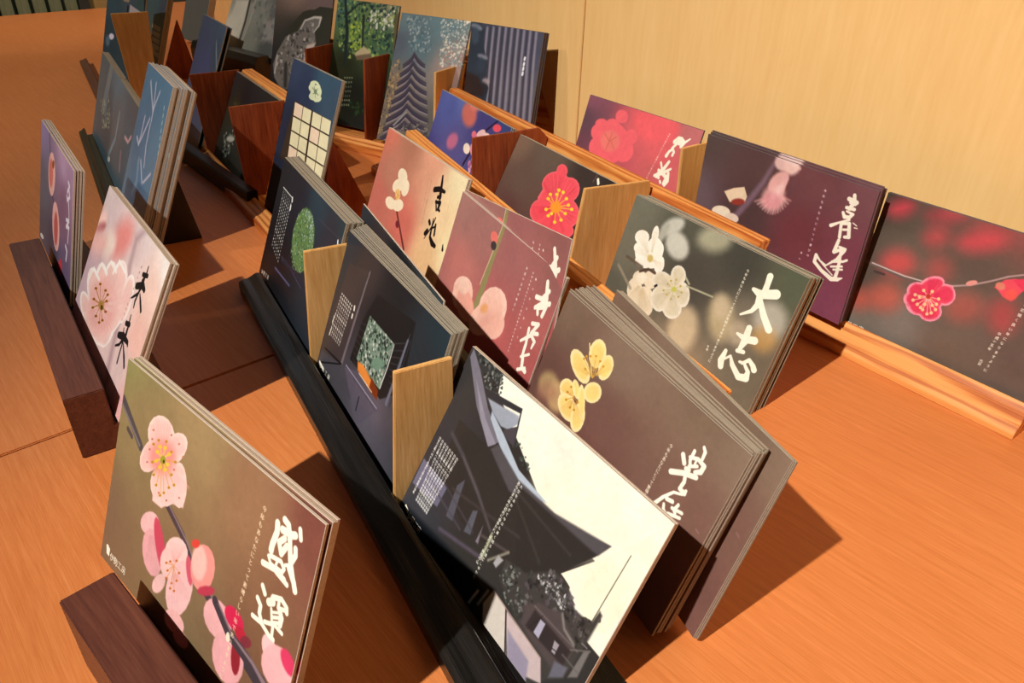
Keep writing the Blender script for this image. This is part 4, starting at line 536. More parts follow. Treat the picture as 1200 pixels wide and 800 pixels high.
('l',[(108.8,30.0,4.23),(118.9,25.6,4.75),(123.4,26.8,3.14)],(20,26,28),0.15,1),
('l',[(117.4,27.5,2.23),(115.0,32.5,2.25),(106.6,38.7,1.32)],(20,26,28),0.15,1),
('l',[(115.9,31.3,1.6),(114.1,37.4,2.26),(115.1,41.1,1.62)],(20,26,28),0.15,1),
('l',[(118.3,31.2,1.27),(123.0,34.4,2.53),(128.1,38.0,2.5)],(20,26,28),0.15,1),
('l',[(114.9,46.6,1.3),(116.1,51.9,2.28),(116.6,58.1,3.26)],(20,26,28),0.15,1),
('l',[(111.0,53.4,3.29),(117.3,51.6,3.24)],(20,26,28),0.15,1),
('l',[(104.6,64.2,4.04),(113.2,61.1,4.94),(123.0,60.6,2.9),(124.7,62.0,1.61)],(20,26,28),0.15,1),
('l',[(113.9,63.1,2.97),(110.8,67.8,2.0),(104.9,71.3,1.35)],(20,26,28),0.15,1),
('l',[(115.2,63.4,1.97),(115.8,70.5,1.98),(116.6,77.1,1.99)],(20,26,28),0.15,1),
('l',[(117.1,64.3,1.31),(125.1,69.6,2.58),(129.9,73.5,2.24)],(20,26,28),0.15,1),
('l',[(110.4,57.3,1.32),(112.2,60.2,1.32)],(20,26,28),0.15,1),
('tv', '新年あけましておめでとう', (107.5, 16.6), (102.0, 60.0), (120, 100, 105), 1.6),
],
'S3': [
('b',[(1.4,1.6,150,140,190),(108.4,0.5,190,160,195),(12.9,53.2,95,110,130),(16.8,88.7,80,90,110),(114.4,37.9,130,100,130),(143.4,4.2,170,140,175),(121.8,84.7,120,100,130),(62.4,90.4,60,70,95)]),
('l',[(41.8,-3.0,2.45),(48.1,13.5,2.46)],(70,60,90),0.15,1),
('l',[(61.7,45.0,2.48),(72.5,48.4,2.44)],(70,60,90),0.15,1),
('p',[(73.1,23.9),(72.8,30.6),(70.2,37.0),(65.6,42.3),(59.7,45.5),(53.3,46.1),(47.4,44.0),(43.1,39.5),(41.0,33.3),(41.5,26.3),(44.3,19.8),(49.2,14.7),(55.2,11.8),(61.4,11.4),(67.0,13.6),(71.0,18.0)],(250,196,190),0.5,1),
('p',[(63.3,26.0),(63.2,30.5),(61.7,34.7),(59.1,38.1),(55.8,40.0),(52.2,40.2),(48.8,38.6),(46.3,35.5),(45.1,31.2),(45.2,26.6),(46.7,22.4),(49.4,19.1),(52.8,17.3),(56.3,17.2),(59.6,18.8),(62.0,21.9)],(230,130,120),1.5,1),
('p',[(68.2,17.9),(68.0,19.2),(67.1,20.6),(65.6,21.7),(63.8,22.5),(61.9,22.8),(60.2,22.5),(59.0,21.8),(58.4,20.7),(58.6,19.4),(59.6,18.0),(61.1,16.9),(62.9,16.1),(64.8,15.8),(66.5,16.1),(67.7,16.8)],(150,90,40),0.5,1),
('p',[(96.6,57.0),(98.0,64.1),(97.0,71.0),(93.6,76.7),(88.3,80.3),(81.9,81.2),(75.3,79.2),(69.7,74.5),(65.8,68.0),(64.5,60.5),(65.7,53.5),(69.4,47.9),(74.9,44.6),(81.2,44.0),(87.6,46.2),(93.0,50.7)],(248,190,186),0.5,1),
('p',[(90.3,61.0),(90.4,66.2),(89.2,71.1),(86.8,74.9),(83.7,77.2),(80.2,77.4),(76.9,75.6),(74.4,71.9),(73.0,67.1),(73.0,61.8),(74.3,56.9),(76.8,53.1),(79.9,51.0),(83.4,50.9),(86.5,52.7),(89.0,56.3)],(206,100,100),1.5,1),
('p',[(113.1,83.1),(112.9,85.8),(111.4,88.6),(109.0,91.1),(105.9,92.9),(102.7,93.7),(99.7,93.4),(97.6,91.9),(96.6,89.7),(96.8,86.9),(98.3,84.0),(100.8,81.6),(103.9,79.9),(107.2,79.1),(110.0,79.5),(112.1,80.9)],(220,70,80),0.8,1),
('l',[(128.4,13.6,2.76),(134.1,14.8,2.73),(126.8,21.1,2.79)],(235,232,245),0.15,1),
('l',[(131.8,17.5,2.75),(135.4,22.4,2.75),(126.7,27.2,2.81),(124.6,24.8,2.81)],(235,232,245),0.15,1),
('l',[(130.5,26.0,2.32),(134.4,32.8,2.32),(135.2,37.6,2.33)],(235,232,245),0.15,1),
('l',[(124.6,42.3,2.86),(135.6,39.6,2.8),(125.4,47.2,2.87),(136.4,44.4,2.8)],(235,232,245),0.15,1),
('l',[(135.3,44.8,2.11),(132.8,57.1,2.15)],(235,232,245),0.15,1),
('l',[(124.9,62.2,3.41),(131.1,64.1,3.37),(128.2,71.7,3.42)],(235,232,245),0.15,1),
('p',[(20.3,91.8),(22.3,92.2),(23.1,92.9),(22.4,93.9),(20.5,94.9),(17.5,95.9),(14.0,96.7),(10.4,97.2),(7.3,97.2),(5.2,96.9),(4.5,96.1),(5.2,95.1),(7.2,94.0),(10.2,93.0),(13.8,92.2),(17.3,91.8)],(235,235,235),0.3,1),
],
'C1': [
('b',[(2.5,0.1,30,36,42),(93.1,2.1,42,62,74),(149.4,4.1,44,60,66),(46.3,10.0,36,38,48),(22.8,71.4,28,26,30),(130.2,19.2,50,50,60),(2.6,97.0,14,14,16)]),
('l',[(97.1,14.8,0.59),(152.6,11.7,0.53)],(70,66,80),0.5,1),
('p',[(102.1,30.6),(103.8,39.4),(102.1,48.2),(97.1,55.7),(89.5,60.6),(80.3,62.3),(70.9,60.3),(62.9,54.7),(57.5,46.5),(55.8,37.1),(58.0,27.9),(63.6,20.5),(71.7,16.0),(80.8,15.0),(89.7,17.4),(97.1,22.9)],(70,100,60),0.3,1),
('p',[(101.1,30.9),(102.8,39.4),(101.2,47.9),(96.4,55.0),(89.2,59.8),(80.4,61.4),(71.4,59.4),(63.7,54.0),(58.6,46.1),(57.0,37.1),(59.0,28.3),(64.3,21.2),(72.0,16.9),(80.8,15.9),(89.3,18.2),(96.4,23.5)],(96,128,78),0.3,1),
('n',[(67.7,17.3),(87.6,18.3),(97.5,26.2),(102.9,37.6),(100.5,50.4),(89.4,60.8),(73.4,64.2),(60.7,55.0),(55.9,40.4),(58.3,26.2)],[(60,90,50),(130,160,80),(100,140,110),(180,200,190),(50,70,60),(150,170,90),(90,120,60)],260,1.3,3,1),
('n',[(73.4,16.2),(88.3,17.1),(95.9,24.9),(101.7,36.2),(95.8,36.6),(84.6,24.3),(70.5,20.7)],[(200,215,215),(150,180,170)],60,1.0,4,1),
('l',[(44.3,66.1,1.21),(69.6,65.9,1.15),(98.7,68.4,1.09)],(70,66,90),0.5,1),
('l',[(36.1,79.4,1.78),(75.1,77.1,1.65)],(90,90,130),0.6,1),
('l',[(45.6,67.7,3.11),(88.5,63.8,2.85),(117.9,64.5,2.69)],(44,44,60),1,1),
('tv', 'この写真は伊勢神宮の森の風景です朝の光', (14.7, 20.1), (17.1, 68.6), (236, 236, 226), 1.9),
('tv', 'この写真は伊勢神宮の森の風景です朝の光', (19.4, 20.3), (21.6, 69.7), (236, 236, 226), 1.9),
('tv', 'この写真は伊勢神宮の森の風景です朝の光', (24.0, 20.5), (26.0, 70.7), (236, 236, 226), 1.9),
('tv', 'この写真は伊勢神宮の森の風景です朝の光', (28.5, 20.7), (30.4, 71.7), (236, 236, 226), 1.9),
('tv', 'この写真は伊勢神宮の森の風景です朝の光', (33.0, 20.9), (34.8, 72.7), (236, 236, 226), 1.9),
('tv', 'この写真は伊勢神宮の森の風景です朝の光', (37.5, 21.1), (39.1, 73.7), (236, 236, 226), 1.9),
('l',[(12.5,20.6,0.88),(38.2,20.7,0.84)],(225,225,215),0.15,1),
('l',[(38.2,20.7,2.35),(39.2,22.9,2.35)],(250,250,245),0.15,1),
('l',[(38.5,26.8,2.37),(39.1,29.3,2.37)],(250,250,245),0.15,1),
('l',[(141.6,14.2,1.89),(143.2,17.3,1.89)],(240,240,240),0.15,1),
('th', '伊勢工房', (5.0, 95.4), (26.9, 92.4), (252, 246, 228), None),
],
'C2': [
('b',[(0.9,1.3,40,48,58),(42.2,12.0,58,50,52),(84.1,0.5,30,32,36),(142.0,4.5,36,52,60),(14.8,69.9,56,52,56),(36.9,89.7,72,70,78),(81.5,75.9,96,90,102),(128.5,24.2,40,46,52),(3.4,92.1,40,38,42),(69.9,27.4,34,34,36)]),
('p',[(12.0,17.5),(43.2,10.8),(36.6,77.2),(-0.8,92.7)],(62,54,56),0.8,1),
('l',[(43.2,10.8,1.58),(40.1,41.9,2.47),(37.0,77.8,3.02)],(110,100,108),0.4,1),
('p',[(37.4,78.3),(3.4,85.5),(0.9,95.1),(82.1,87.5)],(70,68,76),0.8,1),
('l',[(37.0,77.8,1.29),(7.5,81.7,1.38)],(20,20,24),0.15,1),
('l',[(37.0,77.8,1.08),(3.0,94.8,1.18)],(25,25,28),0.15,1),
('p',[(50.1,39.9),(60.2,18.0),(111.6,11.0),(117.6,51.5),(96.9,68.1),(46.7,68.6)],(30,30,31),0.6,1),
('l',[(51.0,66.3,0.62),(78.6,71.6,0.58)],(58,54,56),0.3,1),
('l',[(49.8,62.3,0.62),(79.3,65.3,0.58)],(58,54,56),0.3,1),
('l',[(48.7,58.4,0.62),(80.1,59.1,0.57)],(58,54,56),0.3,1),
('l',[(47.6,54.5,0.62),(80.8,52.9,0.57)],(58,54,56),0.3,1),
('l',[(46.5,50.6,0.61),(81.4,46.9,0.56)],(58,54,56),0.3,1),
('l',[(45.3,46.7,0.61),(82.1,40.8,0.56)],(58,54,56),0.3,1),
('l',[(44.2,42.8,0.61),(82.8,34.9,0.55)],(58,54,56),0.3,1),
('l',[(102.9,57.4,0.54),(116.7,54.8,0.52)],(62,60,64),0.3,1),
('l',[(101.3,54.1,0.54),(115.3,50.7,0.52)],(62,60,64),0.3,1),
('l',[(99.8,50.8,0.54),(113.8,46.7,0.52)],(62,60,64),0.3,1),
('l',[(98.2,47.5,0.54),(112.4,42.6,0.52)],(62,60,64),0.3,1),
('l',[(96.7,44.2,0.54),(110.9,38.5,0.52)],(62,60,64),0.3,1),
('l',[(95.1,40.9,0.54),(109.4,34.5,0.52)],(62,60,64),0.3,1),
('l',[(93.6,37.6,0.54),(108.0,30.4,0.52)],(62,60,64),0.3,1),
('l',[(92.0,34.3,0.54),(106.5,26.4,0.51)],(62,60,64),0.3,1),
('p',[(57.9,32.9),(95.1,32.5),(92.8,63.7),(55.5,63.8)],(120,140,124),0.3,1),
('n',[(58.2,33.3),(94.3,32.9),(92.2,63.0),(56.9,63.0)],[(210,215,205),(40,50,44),(30,40,36),(90,110,96),(150,160,150),(60,80,70)],150,2.0,7,1),
('p',[(89.6,48.5),(89.8,49.9),(89.0,51.8),(87.2,53.7),(84.7,55.4),(81.8,56.7),(79.1,57.3),(76.8,57.1),(75.4,56.2),(75.2,54.7),(76.1,52.8),(77.9,50.9),(80.5,49.1),(83.4,47.9),(86.1,47.4),(88.3,47.6)],(110,140,120),1,1),
('p',[(57.8,64.3),(66.8,62.1),(84.8,65.1),(83.1,70.5),(60.8,68.8)],(226,136,60),0.8,1),
('p',[(80.8,63.0),(92.4,65.0),(93.7,70.8),(80.7,70.8)],(120,50,20),1,1),
('l',[(63.6,69.5,0.75),(85.5,70.1,0.71)],(235,215,190),0.3,1),
('l',[(95.6,33.2,0.8),(95.4,47.3,1.09),(93.4,62.8,1.11)],(220,220,215),0.4,1),
('p',[(42.4,76.7),(61.0,69.8),(100.3,73.2),(77.7,98.7)],(88,82,96),1,1),
('l',[(44.0,74.7,0.95),(96.3,74.7,0.84)],(150,145,165),0.4,1),
('l',[(56.5,75.8,0.62),(95.0,76.5,0.56)],(70,66,80),0.4,1),
('l',[(71.8,81.7,1.2),(72.2,90.6,1.21)],(30,30,36),0.4,1),
('p',[(108.5,25.0),(109.3,19.6),(108.9,42.9),(106.6,46.3)],(110,112,124),0.6,1),
('l',[(108.8,23.8,2.04),(105.3,65.9,2.98)],(104,106,122),0.6,1),
('l',[(112.1,22.2,0.76),(109.7,65.3,0.8)],(50,52,60),0.4,1),
('tv', '伊勢神宮の社殿から望む庭の', (12.3, 38.2), (8.5, 71.1), (240, 234, 224), 1.9),
('tv', '伊勢神宮の社殿から望む庭の', (15.4, 38.2), (11.6, 71.0), (240, 234, 224), 1.9),
('tv', '伊勢神宮の社殿から望む庭の', (18.4, 38.2), (14.6, 70.9), (240, 234, 224), 1.9),
('tv', '伊勢神宮の社殿から望む庭の', (21.4, 38.1), (17.6, 70.7), (240, 234, 224), 1.9),
('tv', '伊勢神宮の社殿から望む庭の', (24.4, 38.1), (20.5, 70.6), (240, 234, 224), 1.9),
('tv', '伊勢神宮の社殿から望む庭の', (27.3, 38.1), (23.5, 70.5), (240, 234, 224), 1.9),
('tv', '伊勢神宮の社殿から望む庭の', (30.3, 38.1), (26.4, 70.4), (240, 234, 224), 1.9),
('l',[(34.6,38.0,1.87),(35.1,40.0,1.87)],(240,235,225),0.15,1),
('l',[(34.6,43.6,1.88),(34.7,45.5,1.88)],(240,235,225),0.15,1),
('l',[(9.2,56.5,1.18),(8.5,61.6,1.18)],(220,215,205),0.15,1),
('l',[(9.4,65.3,1.19),(8.5,71.1,1.2)],(220,215,205),0.15,1),
('th', '伊勢工房', (4.5, 95.9), (26.0, 94.9), (252, 246, 228), None),
('l',[(4.3,94.1,2.12),(11.7,95.0,2.09)],(252,246,228),0.15,1),
],
'C3': [
('b',[(4.8,-0.5,52,50,50),(17.0,63.8,52,50,54),(9.0,88.5,60,60,66),(64.5,46.0,46,42,40),(71.6,84.3,50,48,46)]),
('p',[(28.6,0.7),(148.2,-1.6),(151.3,19.4),(150.2,63.4),(117.5,62.9),(125.5,35.3),(84.3,33.4),(59.0,21.5),(32.0,9.5)],(234,232,216),0.4,1),
('p',[(132.3,23.5),(129.6,28.4),(123.6,33.0),(115.2,36.7),(105.2,38.7),(95.3,38.8),(87.1,36.7),(82.1,32.7),(81.3,27.6),(84.9,22.1),(92.0,17.3),(101.3,14.0),(111.3,12.5),(120.3,13.0),(127.4,15.2),(131.5,18.9)],(246,238,210),12,0.8),
('p',[(130.8,27.7),(148.5,-1.3),(148.3,17.1),(147.6,33.3),(147.1,42.3),(146.5,49.1),(145.2,54.1),(140.9,57.1),(134.6,57.5),(125.8,53.5),(118.4,51.8),(113.3,51.0)],(244,236,210),0.3,1),
('n',[(6.5,0.1),(29.1,-0.3),(34.3,9.6),(23.0,13.2),(13.1,6.9)],[(50,56,56),(90,96,92),(30,34,34),(130,134,130)],70,1.5,11,1),
('p',[(1.7,0.4),(13.1,6.9),(30.1,19.3),(47.8,27.2),(41.6,34.1),(21.8,22.7),(1.9,5.5)],(112,108,120),0.4,1),
('p',[(13.8,12.5),(31.6,24.2),(45.5,30.1),(41.6,34.1),(28.3,26.2)],(140,136,150),0.6,1),
('p',[(22.2,12.2),(51.3,7.1),(51.1,9.7),(26.6,14.8)],(50,48,52),0.3,1),
('p',[(27.0,15.3),(51.1,11.1),(53.2,14.0),(49.1,20.0),(43.4,21.4),(34.9,19.4)],(150,156,170),0.6,1),
('p',[(46.0,21.9),(54.0,14.9),(56.8,24.3),(50.1,24.3)],(70,64,70),0.3,1),
('l',[(51.0,7.6,1.0),(56.5,24.5,1.0)],(60,60,66),0.15,1),
('p',[(33.3,18.8),(47.2,23.3),(66.0,30.9),(89.5,32.5),(85.0,34.3),(66.0,36.5),(50.1,30.1),(34.8,22.3)],(170,182,196),0.4,1),
('n',[(56.8,22.9),(61.5,19.2),(70.9,26.2),(71.6,29.9),(62.5,26.2)],[(60,70,66),(40,50,46),(90,96,90)],40,1.6,12,1),
('p',[(41.6,34.1),(50.1,30.1),(65.3,35.6),(85.3,34.8),(106.1,32.2),(128.4,25.4),(124.4,33.6),(101.4,67.0),(90.9,69.3),(46.3,73.9),(17.0,63.8),(14.6,34.5)],(48,44,42),0.4,1),
('p',[(47.1,29.1),(68.8,34.6),(95.8,33.2),(128.4,25.4),(125.1,32.4),(100.2,39.3),(66.0,42.2),(43.9,34.0)],(78,74,78),0.8,1),
('p',[(70.2,36.4),(123.8,32.8),(101.0,66.5),(87.9,65.4)],(46,42,40),1,1),
('p',[(2.2,66.5),(27.9,67.2),(27.2,79.5),(2.0,82.0)],(104,102,124),0.5,1),
('p',[(37.2,56.2),(41.5,77.5),(35.9,78.6),(33.8,61.6)],(82,82,92),0.5,1),
('p',[(54.2,62.2),(56.7,74.5),(51.7,76.0),(51.1,64.4)],(84,86,96),0.5,1),
('p',[(61.5,65.6),(63.7,74.3),(61.5,74.5)],(120,112,124),0.5,1),
('l',[(27.7,47.5,1.91),(48.9,55.6,1.81),(67.3,64.2,1.15)],(84,78,82),0.8,1),
('l',[(14.3,43.8,2.31),(27.7,47.5,2.23)],(70,66,70),0.8,1),
('l',[(35.7,86.5,1.61),(70.9,77.5,1.45)],(90,80,96),1,1),
('p',[(2.3,94.9),(68.7,86.7),(82.8,89.8),(73.7,102.0),(35.3,102.7),(8.4,102.1)],(16,20,26),2.5,1),
('p',[(83.1,67.6),(96.5,64.4),(109.5,53.0),(115.9,51.5),(122.1,53.8),(127.6,57.5),(133.0,56.9),(137.3,55.5),(138.1,49.2),(140.1,49.9),(139.8,66.4),(138.5,82.7),(124.4,100.0),(107.4,85.7),(97.8,81.6),(85.3,77.7)],(62,58,56),0.8,1),
('n',[(86.5,66.7),(96.5,64.4),(109.3,52.7),(116.3,52.0),(122.5,54.4),(127.6,58.3),(136.7,56.1),(138.4,64.4),(136.3,70.5),(124.8,70.0),(109.8,72.1),(108.1,81.5),(94.9,77.8),(83.6,75.4)],[(70,62,62),(50,48,46),(100,96,96),(84,74,80),(60,60,58),(40,38,38)],330,2.2,13,1),
('n',[(102.2,60.2),(110.8,54.0),(121.5,56.1),(124.2,61.3),(115.6,63.7),(106.1,62.2)],[(190,190,190),(140,138,140),(90,88,88)],110,1.1,14,1),
('n',[(81.9,69.5),(89.4,67.1),(103.3,75.1),(105.8,83.6),(94.6,82.6),(84.5,76.5)],[(120,124,118),(70,76,70),(50,54,50)],90,1.3,15,1),
('n',[(123.5,61.9),(129.7,58.2),(138.0,54.9),(138.6,47.1),(140.4,49.6),(138.4,64.4),(135.8,66.8)],[(60,54,52),(40,38,36),(80,72,70)],120,1.5,16,1),
('p',[(104.8,73.8),(110.8,68.6),(123.5,63.5),(134.8,67.7),(136.8,74.2),(131.0,84.8),(116.5,84.5),(106.6,82.9)],(78,68,68),1.2,1),
('p',[(109.6,81.9),(110.2,72.7),(135.4,72.2),(135.3,79.8)],(52,44,44),0.8,1),
('l',[(109.4,71.6,0.65),(138.0,69.8,0.59)],(110,98,100),0.5,1),
('l',[(123.5,63.5,0.76),(127.6,67.6,0.76),(135.2,69.0,0.74)],(150,146,140),0.8,1),
('p',[(115.1,73.6),(118.4,73.2),(118.7,80.8),(114.9,80.7)],(168,164,184),0.4,1),
('p',[(126.1,74.9),(129.2,74.5),(129.4,79.4),(127.3,79.7)],(160,150,160),0.4,1),
('l',[(111.2,82.3,0.24),(115.4,71.5,0.24)],(40,34,34),0.15,1),
('l',[(119.4,80.1,0.47),(129.4,77.8,0.46)],(50,44,44),0.15,1),
('p',[(85.0,83.5),(95.8,84.2),(110.2,103.0),(90.7,104.5),(82.9,92.7)],(206,196,186),0.6,1),
('p',[(96.2,84.8),(124.3,86.0),(130.3,94.1),(111.7,103.3)],(196,176,176),0.6,1),
('p',[(102.0,90.6),(119.7,92.1),(123.7,100.7),(111.7,103.3)],(150,140,160),1,1),
('l',[(95.6,83.6,1.03),(109.6,103.6,1.0)],(60,52,52),0.15,1),
('l',[(85.8,83.7,0.53),(124.0,86.3,0.47)],(176,150,140),0.4,1),
('l',[(138.3,22.1,0.35),(136.7,72.6,0.37),(136.1,82.4,0.37)],(60,58,50),0.2,1),
('p',[(140.5,67.4),(143.0,65.0),(143.6,77.7),(139.8,81.4)],(110,106,104),0.6,1),
('l',[(135.0,71.7,0.37),(143.0,65.0,0.36)],(120,116,112),0.4,1),
('l',[(132.8,76.3,0.6),(142.6,76.2,0.58)],(96,92,92),0.5,1),
('l',[(138.1,65.5,0.36),(141.1,65.2,0.36)],(150,146,140),0.4,1),
('p',[(130.9,81.5),(137.7,78.4),(137.9,83.3),(131.9,89.1)],(100,98,110),0.8,1),
('l',[(31.6,65.2,0.8),(84.1,54.8,0.68)],(66,60,60),1,1),
('l',[(69.7,41.4,0.56),(100.7,55.6,0.52)],(62,58,56),1,1),
('l',[(72.5,39.5,0.55),(113.0,41.8,0.49)],(64,60,58),1,1),
('l',[(62.5,69.8,0.88),(82.8,64.2,0.83)],(90,80,80),0.8,1),
('l',[(73.9,75.6,1.14),(82.8,64.2,1.1)],(140,136,120),0.6,1),
('l',[(74.7,100.2,1.75),(76.8,90.9,1.73)],(170,170,170),0.4,1),
('l',[(80.3,95.4,1.72),(82.3,86.3,1.69)],(150,150,150),0.4,1),
('l',[(19.5,73.6,0.83),(48.9,77.1,0.77)],(74,70,80),0.8,1),
('l',[(24.9,66.8,0.65),(57.3,72.3,0.6)],(70,66,74),0.8,1),
('p',[(77.4,74.3),(78.1,69.4),(82.2,69.0),(80.2,74.9)],(160,158,160),0.6,1),
('tv', '内宮の正殿へ向かう参道から見た神楽殿の屋根', (7.2, 49.9), (5.9, 86.1), (240, 240, 236), 1.6),
('tv', '内宮の正殿へ向かう参道から見た神楽殿の屋根', (9.9, 50.0), (10.7, 87.6), (240, 240, 236), 1.6),
('tv', '内宮の正殿へ向かう参道から見た神楽殿の屋根', (12.6, 50.1), (12.6, 87.6), (240, 240, 236), 1.6),
('tv', '内宮の正殿へ向かう参道から見た神楽殿の屋根', (15.2, 50.3), (14.5, 87.6), (240, 240, 236), 1.6),
('tv', '内宮の正殿へ向かう参道から見た神楽殿の屋根', (17.8, 50.4), (16.3, 87.6), (240, 240, 236), 1.6),
('tv', '内宮の正殿へ向かう参道から見た神楽殿の屋根', (20.4, 50.5), (18.2, 87.6), (240, 240, 236), 1.6),
('tv', '内宮の正殿へ向かう参道から見た神楽殿の屋根', (23.0, 50.6), (20.0, 87.6), (240, 240, 236), 1.6),
('tv', '内宮の正殿へ向かう参道から見た神楽殿の屋根', (25.5, 50.7), (21.8, 87.6), (240, 240, 236), 1.6),
('tv', 'あらたまの年の初めに幸多かれと祈りつつ神路の山', (69.8, 34.9), (68.6, 81.7), (240, 240, 225), 2.2),
('tv', '大空をあおぎて今日も清く明るく過ごしゆかむ', (72.0, 34.9), (70.8, 88.9), (240, 240, 225), 1.8),
('l',[(69.2,65.8,1.72),(69.7,77.5,1.74)],(200,205,170),0.8,0.7),
('l',[(4.9,94.8,1.59),(8.3,96.1,1.58)],(252,246,228),0.15,1),
('th', '伊勢工房', (9.4, 97.1), (23.8, 97.4), (252, 246, 228), None),
],
'Da': [
('b',[(2.9,0.0,214,120,100),(47.2,-0.8,180,120,96),(17.1,55.8,200,112,98),(70.5,65.8,214,112,98),(91.2,4.2,226,160,130),(139.7,6.0,246,226,180),(130.1,34.7,244,210,164),(118.5,74.8,236,190,140),(155.2,51.0,250,232,180),(25.8,33.5,192,128,106)]),
('l',[(56.1,57.7,2.37),(85.9,80.7,2.55)],(110,50,44),0.15,1),
('p',[(65.9,65.6),(66.4,66.7),(66.4,67.9),(65.9,68.8),(64.9,69.4),(63.7,69.6),(62.4,69.4),(61.1,68.7),(60.2,67.8),(59.7,66.6),(59.7,65.5),(60.2,64.5),(61.2,63.9),(62.4,63.7),(63.8,64.0),(65.0,64.6)],(120,40,50),0.3,1),
('p',[(56.7,26.2),(58.1,28.4),(58.1,30.8),(56.7,32.9),(54.2,34.4),(50.8,35.1),(47.2,34.8),(43.8,33.7),(41.2,31.8),(39.8,29.5),(39.9,27.1),(41.3,25.0),(43.9,23.5),(47.3,22.9),(50.9,23.1),(54.2,24.3)],(252,232,200),0.3,1),
('p',[(65.6,34.4),(65.7,37.1),(64.8,39.6),(63.1,41.6),(60.6,42.8),(58.0,42.9),(55.5,42.0),(53.5,40.1),(52.4,37.6),(52.3,34.8),(53.2,32.3),(55.1,30.3),(57.5,29.2),(60.1,29.1),(62.6,30.1),(64.5,31.9)],(252,232,200),0.3,1),
('p',[(54.4,37.2),(53.4,39.7),(51.2,42.1),(48.0,43.9),(44.4,45.0),(41.0,45.1),(38.1,44.2),(36.4,42.4),(36.1,40.1),(37.2,37.5),(39.5,35.1),(42.7,33.3),(46.3,32.3),(49.7,32.2),(52.4,33.1),(54.1,34.9)],(252,232,200),0.3,1),
('p',[(47.7,51.6),(49.9,53.2),(50.8,55.0),(50.1,57.0),(48.1,58.7),(44.9,60.0),(41.1,60.5),(37.1,60.3),(33.8,59.4),(31.5,57.8),(30.6,55.9),(31.3,53.9),(33.4,52.2),(36.7,51.0),(40.6,50.4),(44.4,50.7)],(252,232,200),0.3,1),
('p',[(64.4,50.0),(64.2,52.1),(62.5,54.3),(59.6,56.3),(56.0,57.7),(52.1,58.3),(48.7,58.0),(46.1,56.9),(44.9,55.1),(45.2,52.9),(47.0,50.6),(49.9,48.7),(53.6,47.3),(57.4,46.7),(60.8,47.1),(63.2,48.2)],(252,232,200),0.3,1),
('p',[(53.9,43.3),(54.6,45.0),(54.6,46.6),(53.7,47.9),(52.3,48.8),(50.4,49.1),(48.4,48.7),(46.5,47.7),(45.1,46.3),(44.4,44.6),(44.5,43.0),(45.3,41.6),(46.8,40.8),(48.7,40.5),(50.7,40.9),(52.6,41.9)],(246,200,130),0.8,1),
('l',[(51.0,46.2,0.79),(44.1,42.8,0.8)],(220,160,80),0.1,0.8),
('l',[(51.0,46.2,0.79),(48.8,40.3,0.79)],(220,160,80),0.1,0.8),
('l',[(51.0,46.2,0.79),(53.6,43.4,0.78)],(220,160,80),0.1,0.8),
('l',[(51.0,46.2,0.79),(49.4,50.6,0.79)],(220,160,80),0.1,0.8),
('l',[(51.0,46.2,0.79),(44.3,50.4,0.8)],(220,160,80),0.1,0.8),
('l',[(111.8,9.0,2.16),(113.5,13.6,3.09),(117.0,24.6,4.03)],(28,20,22),0.15,1),
('l',[(105.7,21.8,4.42),(112.5,19.2,4.36),(121.4,18.6,2.45)],(28,20,22),0.15,1),
('l',[(113.7,25.3,2.81),(117.6,23.5,2.78)],(28,20,22),0.15,1),
('l',[(112.7,28.6,1.88),(117.2,34.9,1.88)],(28,20,22),0.15,1),
('l',[(112.7,29.5,1.88),(119.3,28.1,3.72),(119.1,33.4,2.8)],(28,20,22),0.15,1),
('l',[(118.8,33.1,2.18),(122.0,33.7,2.17)],(28,20,22),0.15,1),
('l',[(111.9,45.7,3.19),(113.9,47.2,3.18)],(28,20,22),0.15,1),
('l',[(119.8,40.2,1.25),(118.2,47.9,1.58),(112.0,60.6,0.65)],(28,20,22),0.15,1),
('l',[(111.1,56.4,3.86),(113.1,53.4,3.84)],(28,20,22),0.15,1),
('l',[(117.2,42.0,1.26),(119.8,56.2,2.85),(125.7,59.2,4.71),(130.6,59.5,3.43)],(28,20,22),0.15,1),
('l',[(122.8,44.8,2.18),(125.0,52.4,2.5)],(28,20,22),0.15,1),
('l',[(119.6,48.6,1.57),(123.5,45.8,1.56)],(28,20,22),0.15,1),
('l',[(141.5,54.2,1.22),(143.0,57.6,2.74)],(28,20,22),0.15,1),
('tv', '今年もあなたにとって素晴らしい年でありますように', (91.7, 16.7), (97.2, 43.0), (190, 130, 100), 1.4),
('tv', '今年もあなたにとって素晴らしい年でありますように', (96.9, 16.4), (102.4, 53.8), (190, 130, 100), 1.4),
('l',[(132.2,18.5,0.22),(137.6,61.5,0.23)],(214,200,150),0.2,1),
],
'Db': [
('b',[(12.7,7.2,170,120,112),(45.4,2.8,164,112,106),(23.5,49.7,196,120,112),(93.5,4.1,160,100,98),(141.6,3.7,150,96,92),(143.4,37.0,180,100,96),(89.2,66.0,190,96,94),(146.3,61.2,176,90,88),(-0.9,55.4,180,112,106)]),
('l',[(65.8,-10.0,4.15),(67.5,1.7,4.19),(66.2,18.5,4.68),(65.1,43.5,6.03),(62.3,67.2,6.65),(63.7,79.6,5.04)],(150,138,92),0.15,1),
('l',[(66.1,-5.0,0.95),(63.7,19.6,0.98),(60.4,44.2,1.02)],(206,190,150),0.3,1),
('p',[(64.3,8.8),(65.4,10.1),(65.6,11.5),(65.0,12.8),(63.7,13.8),(61.9,14.4),(59.8,14.4),(57.7,13.8),(56.1,12.8),(55.0,11.5),(54.8,10.1),(55.4,8.7),(56.8,7.7),(58.6,7.2),(60.7,7.2),(62.7,7.8)],(236,120,110),0.4,1),
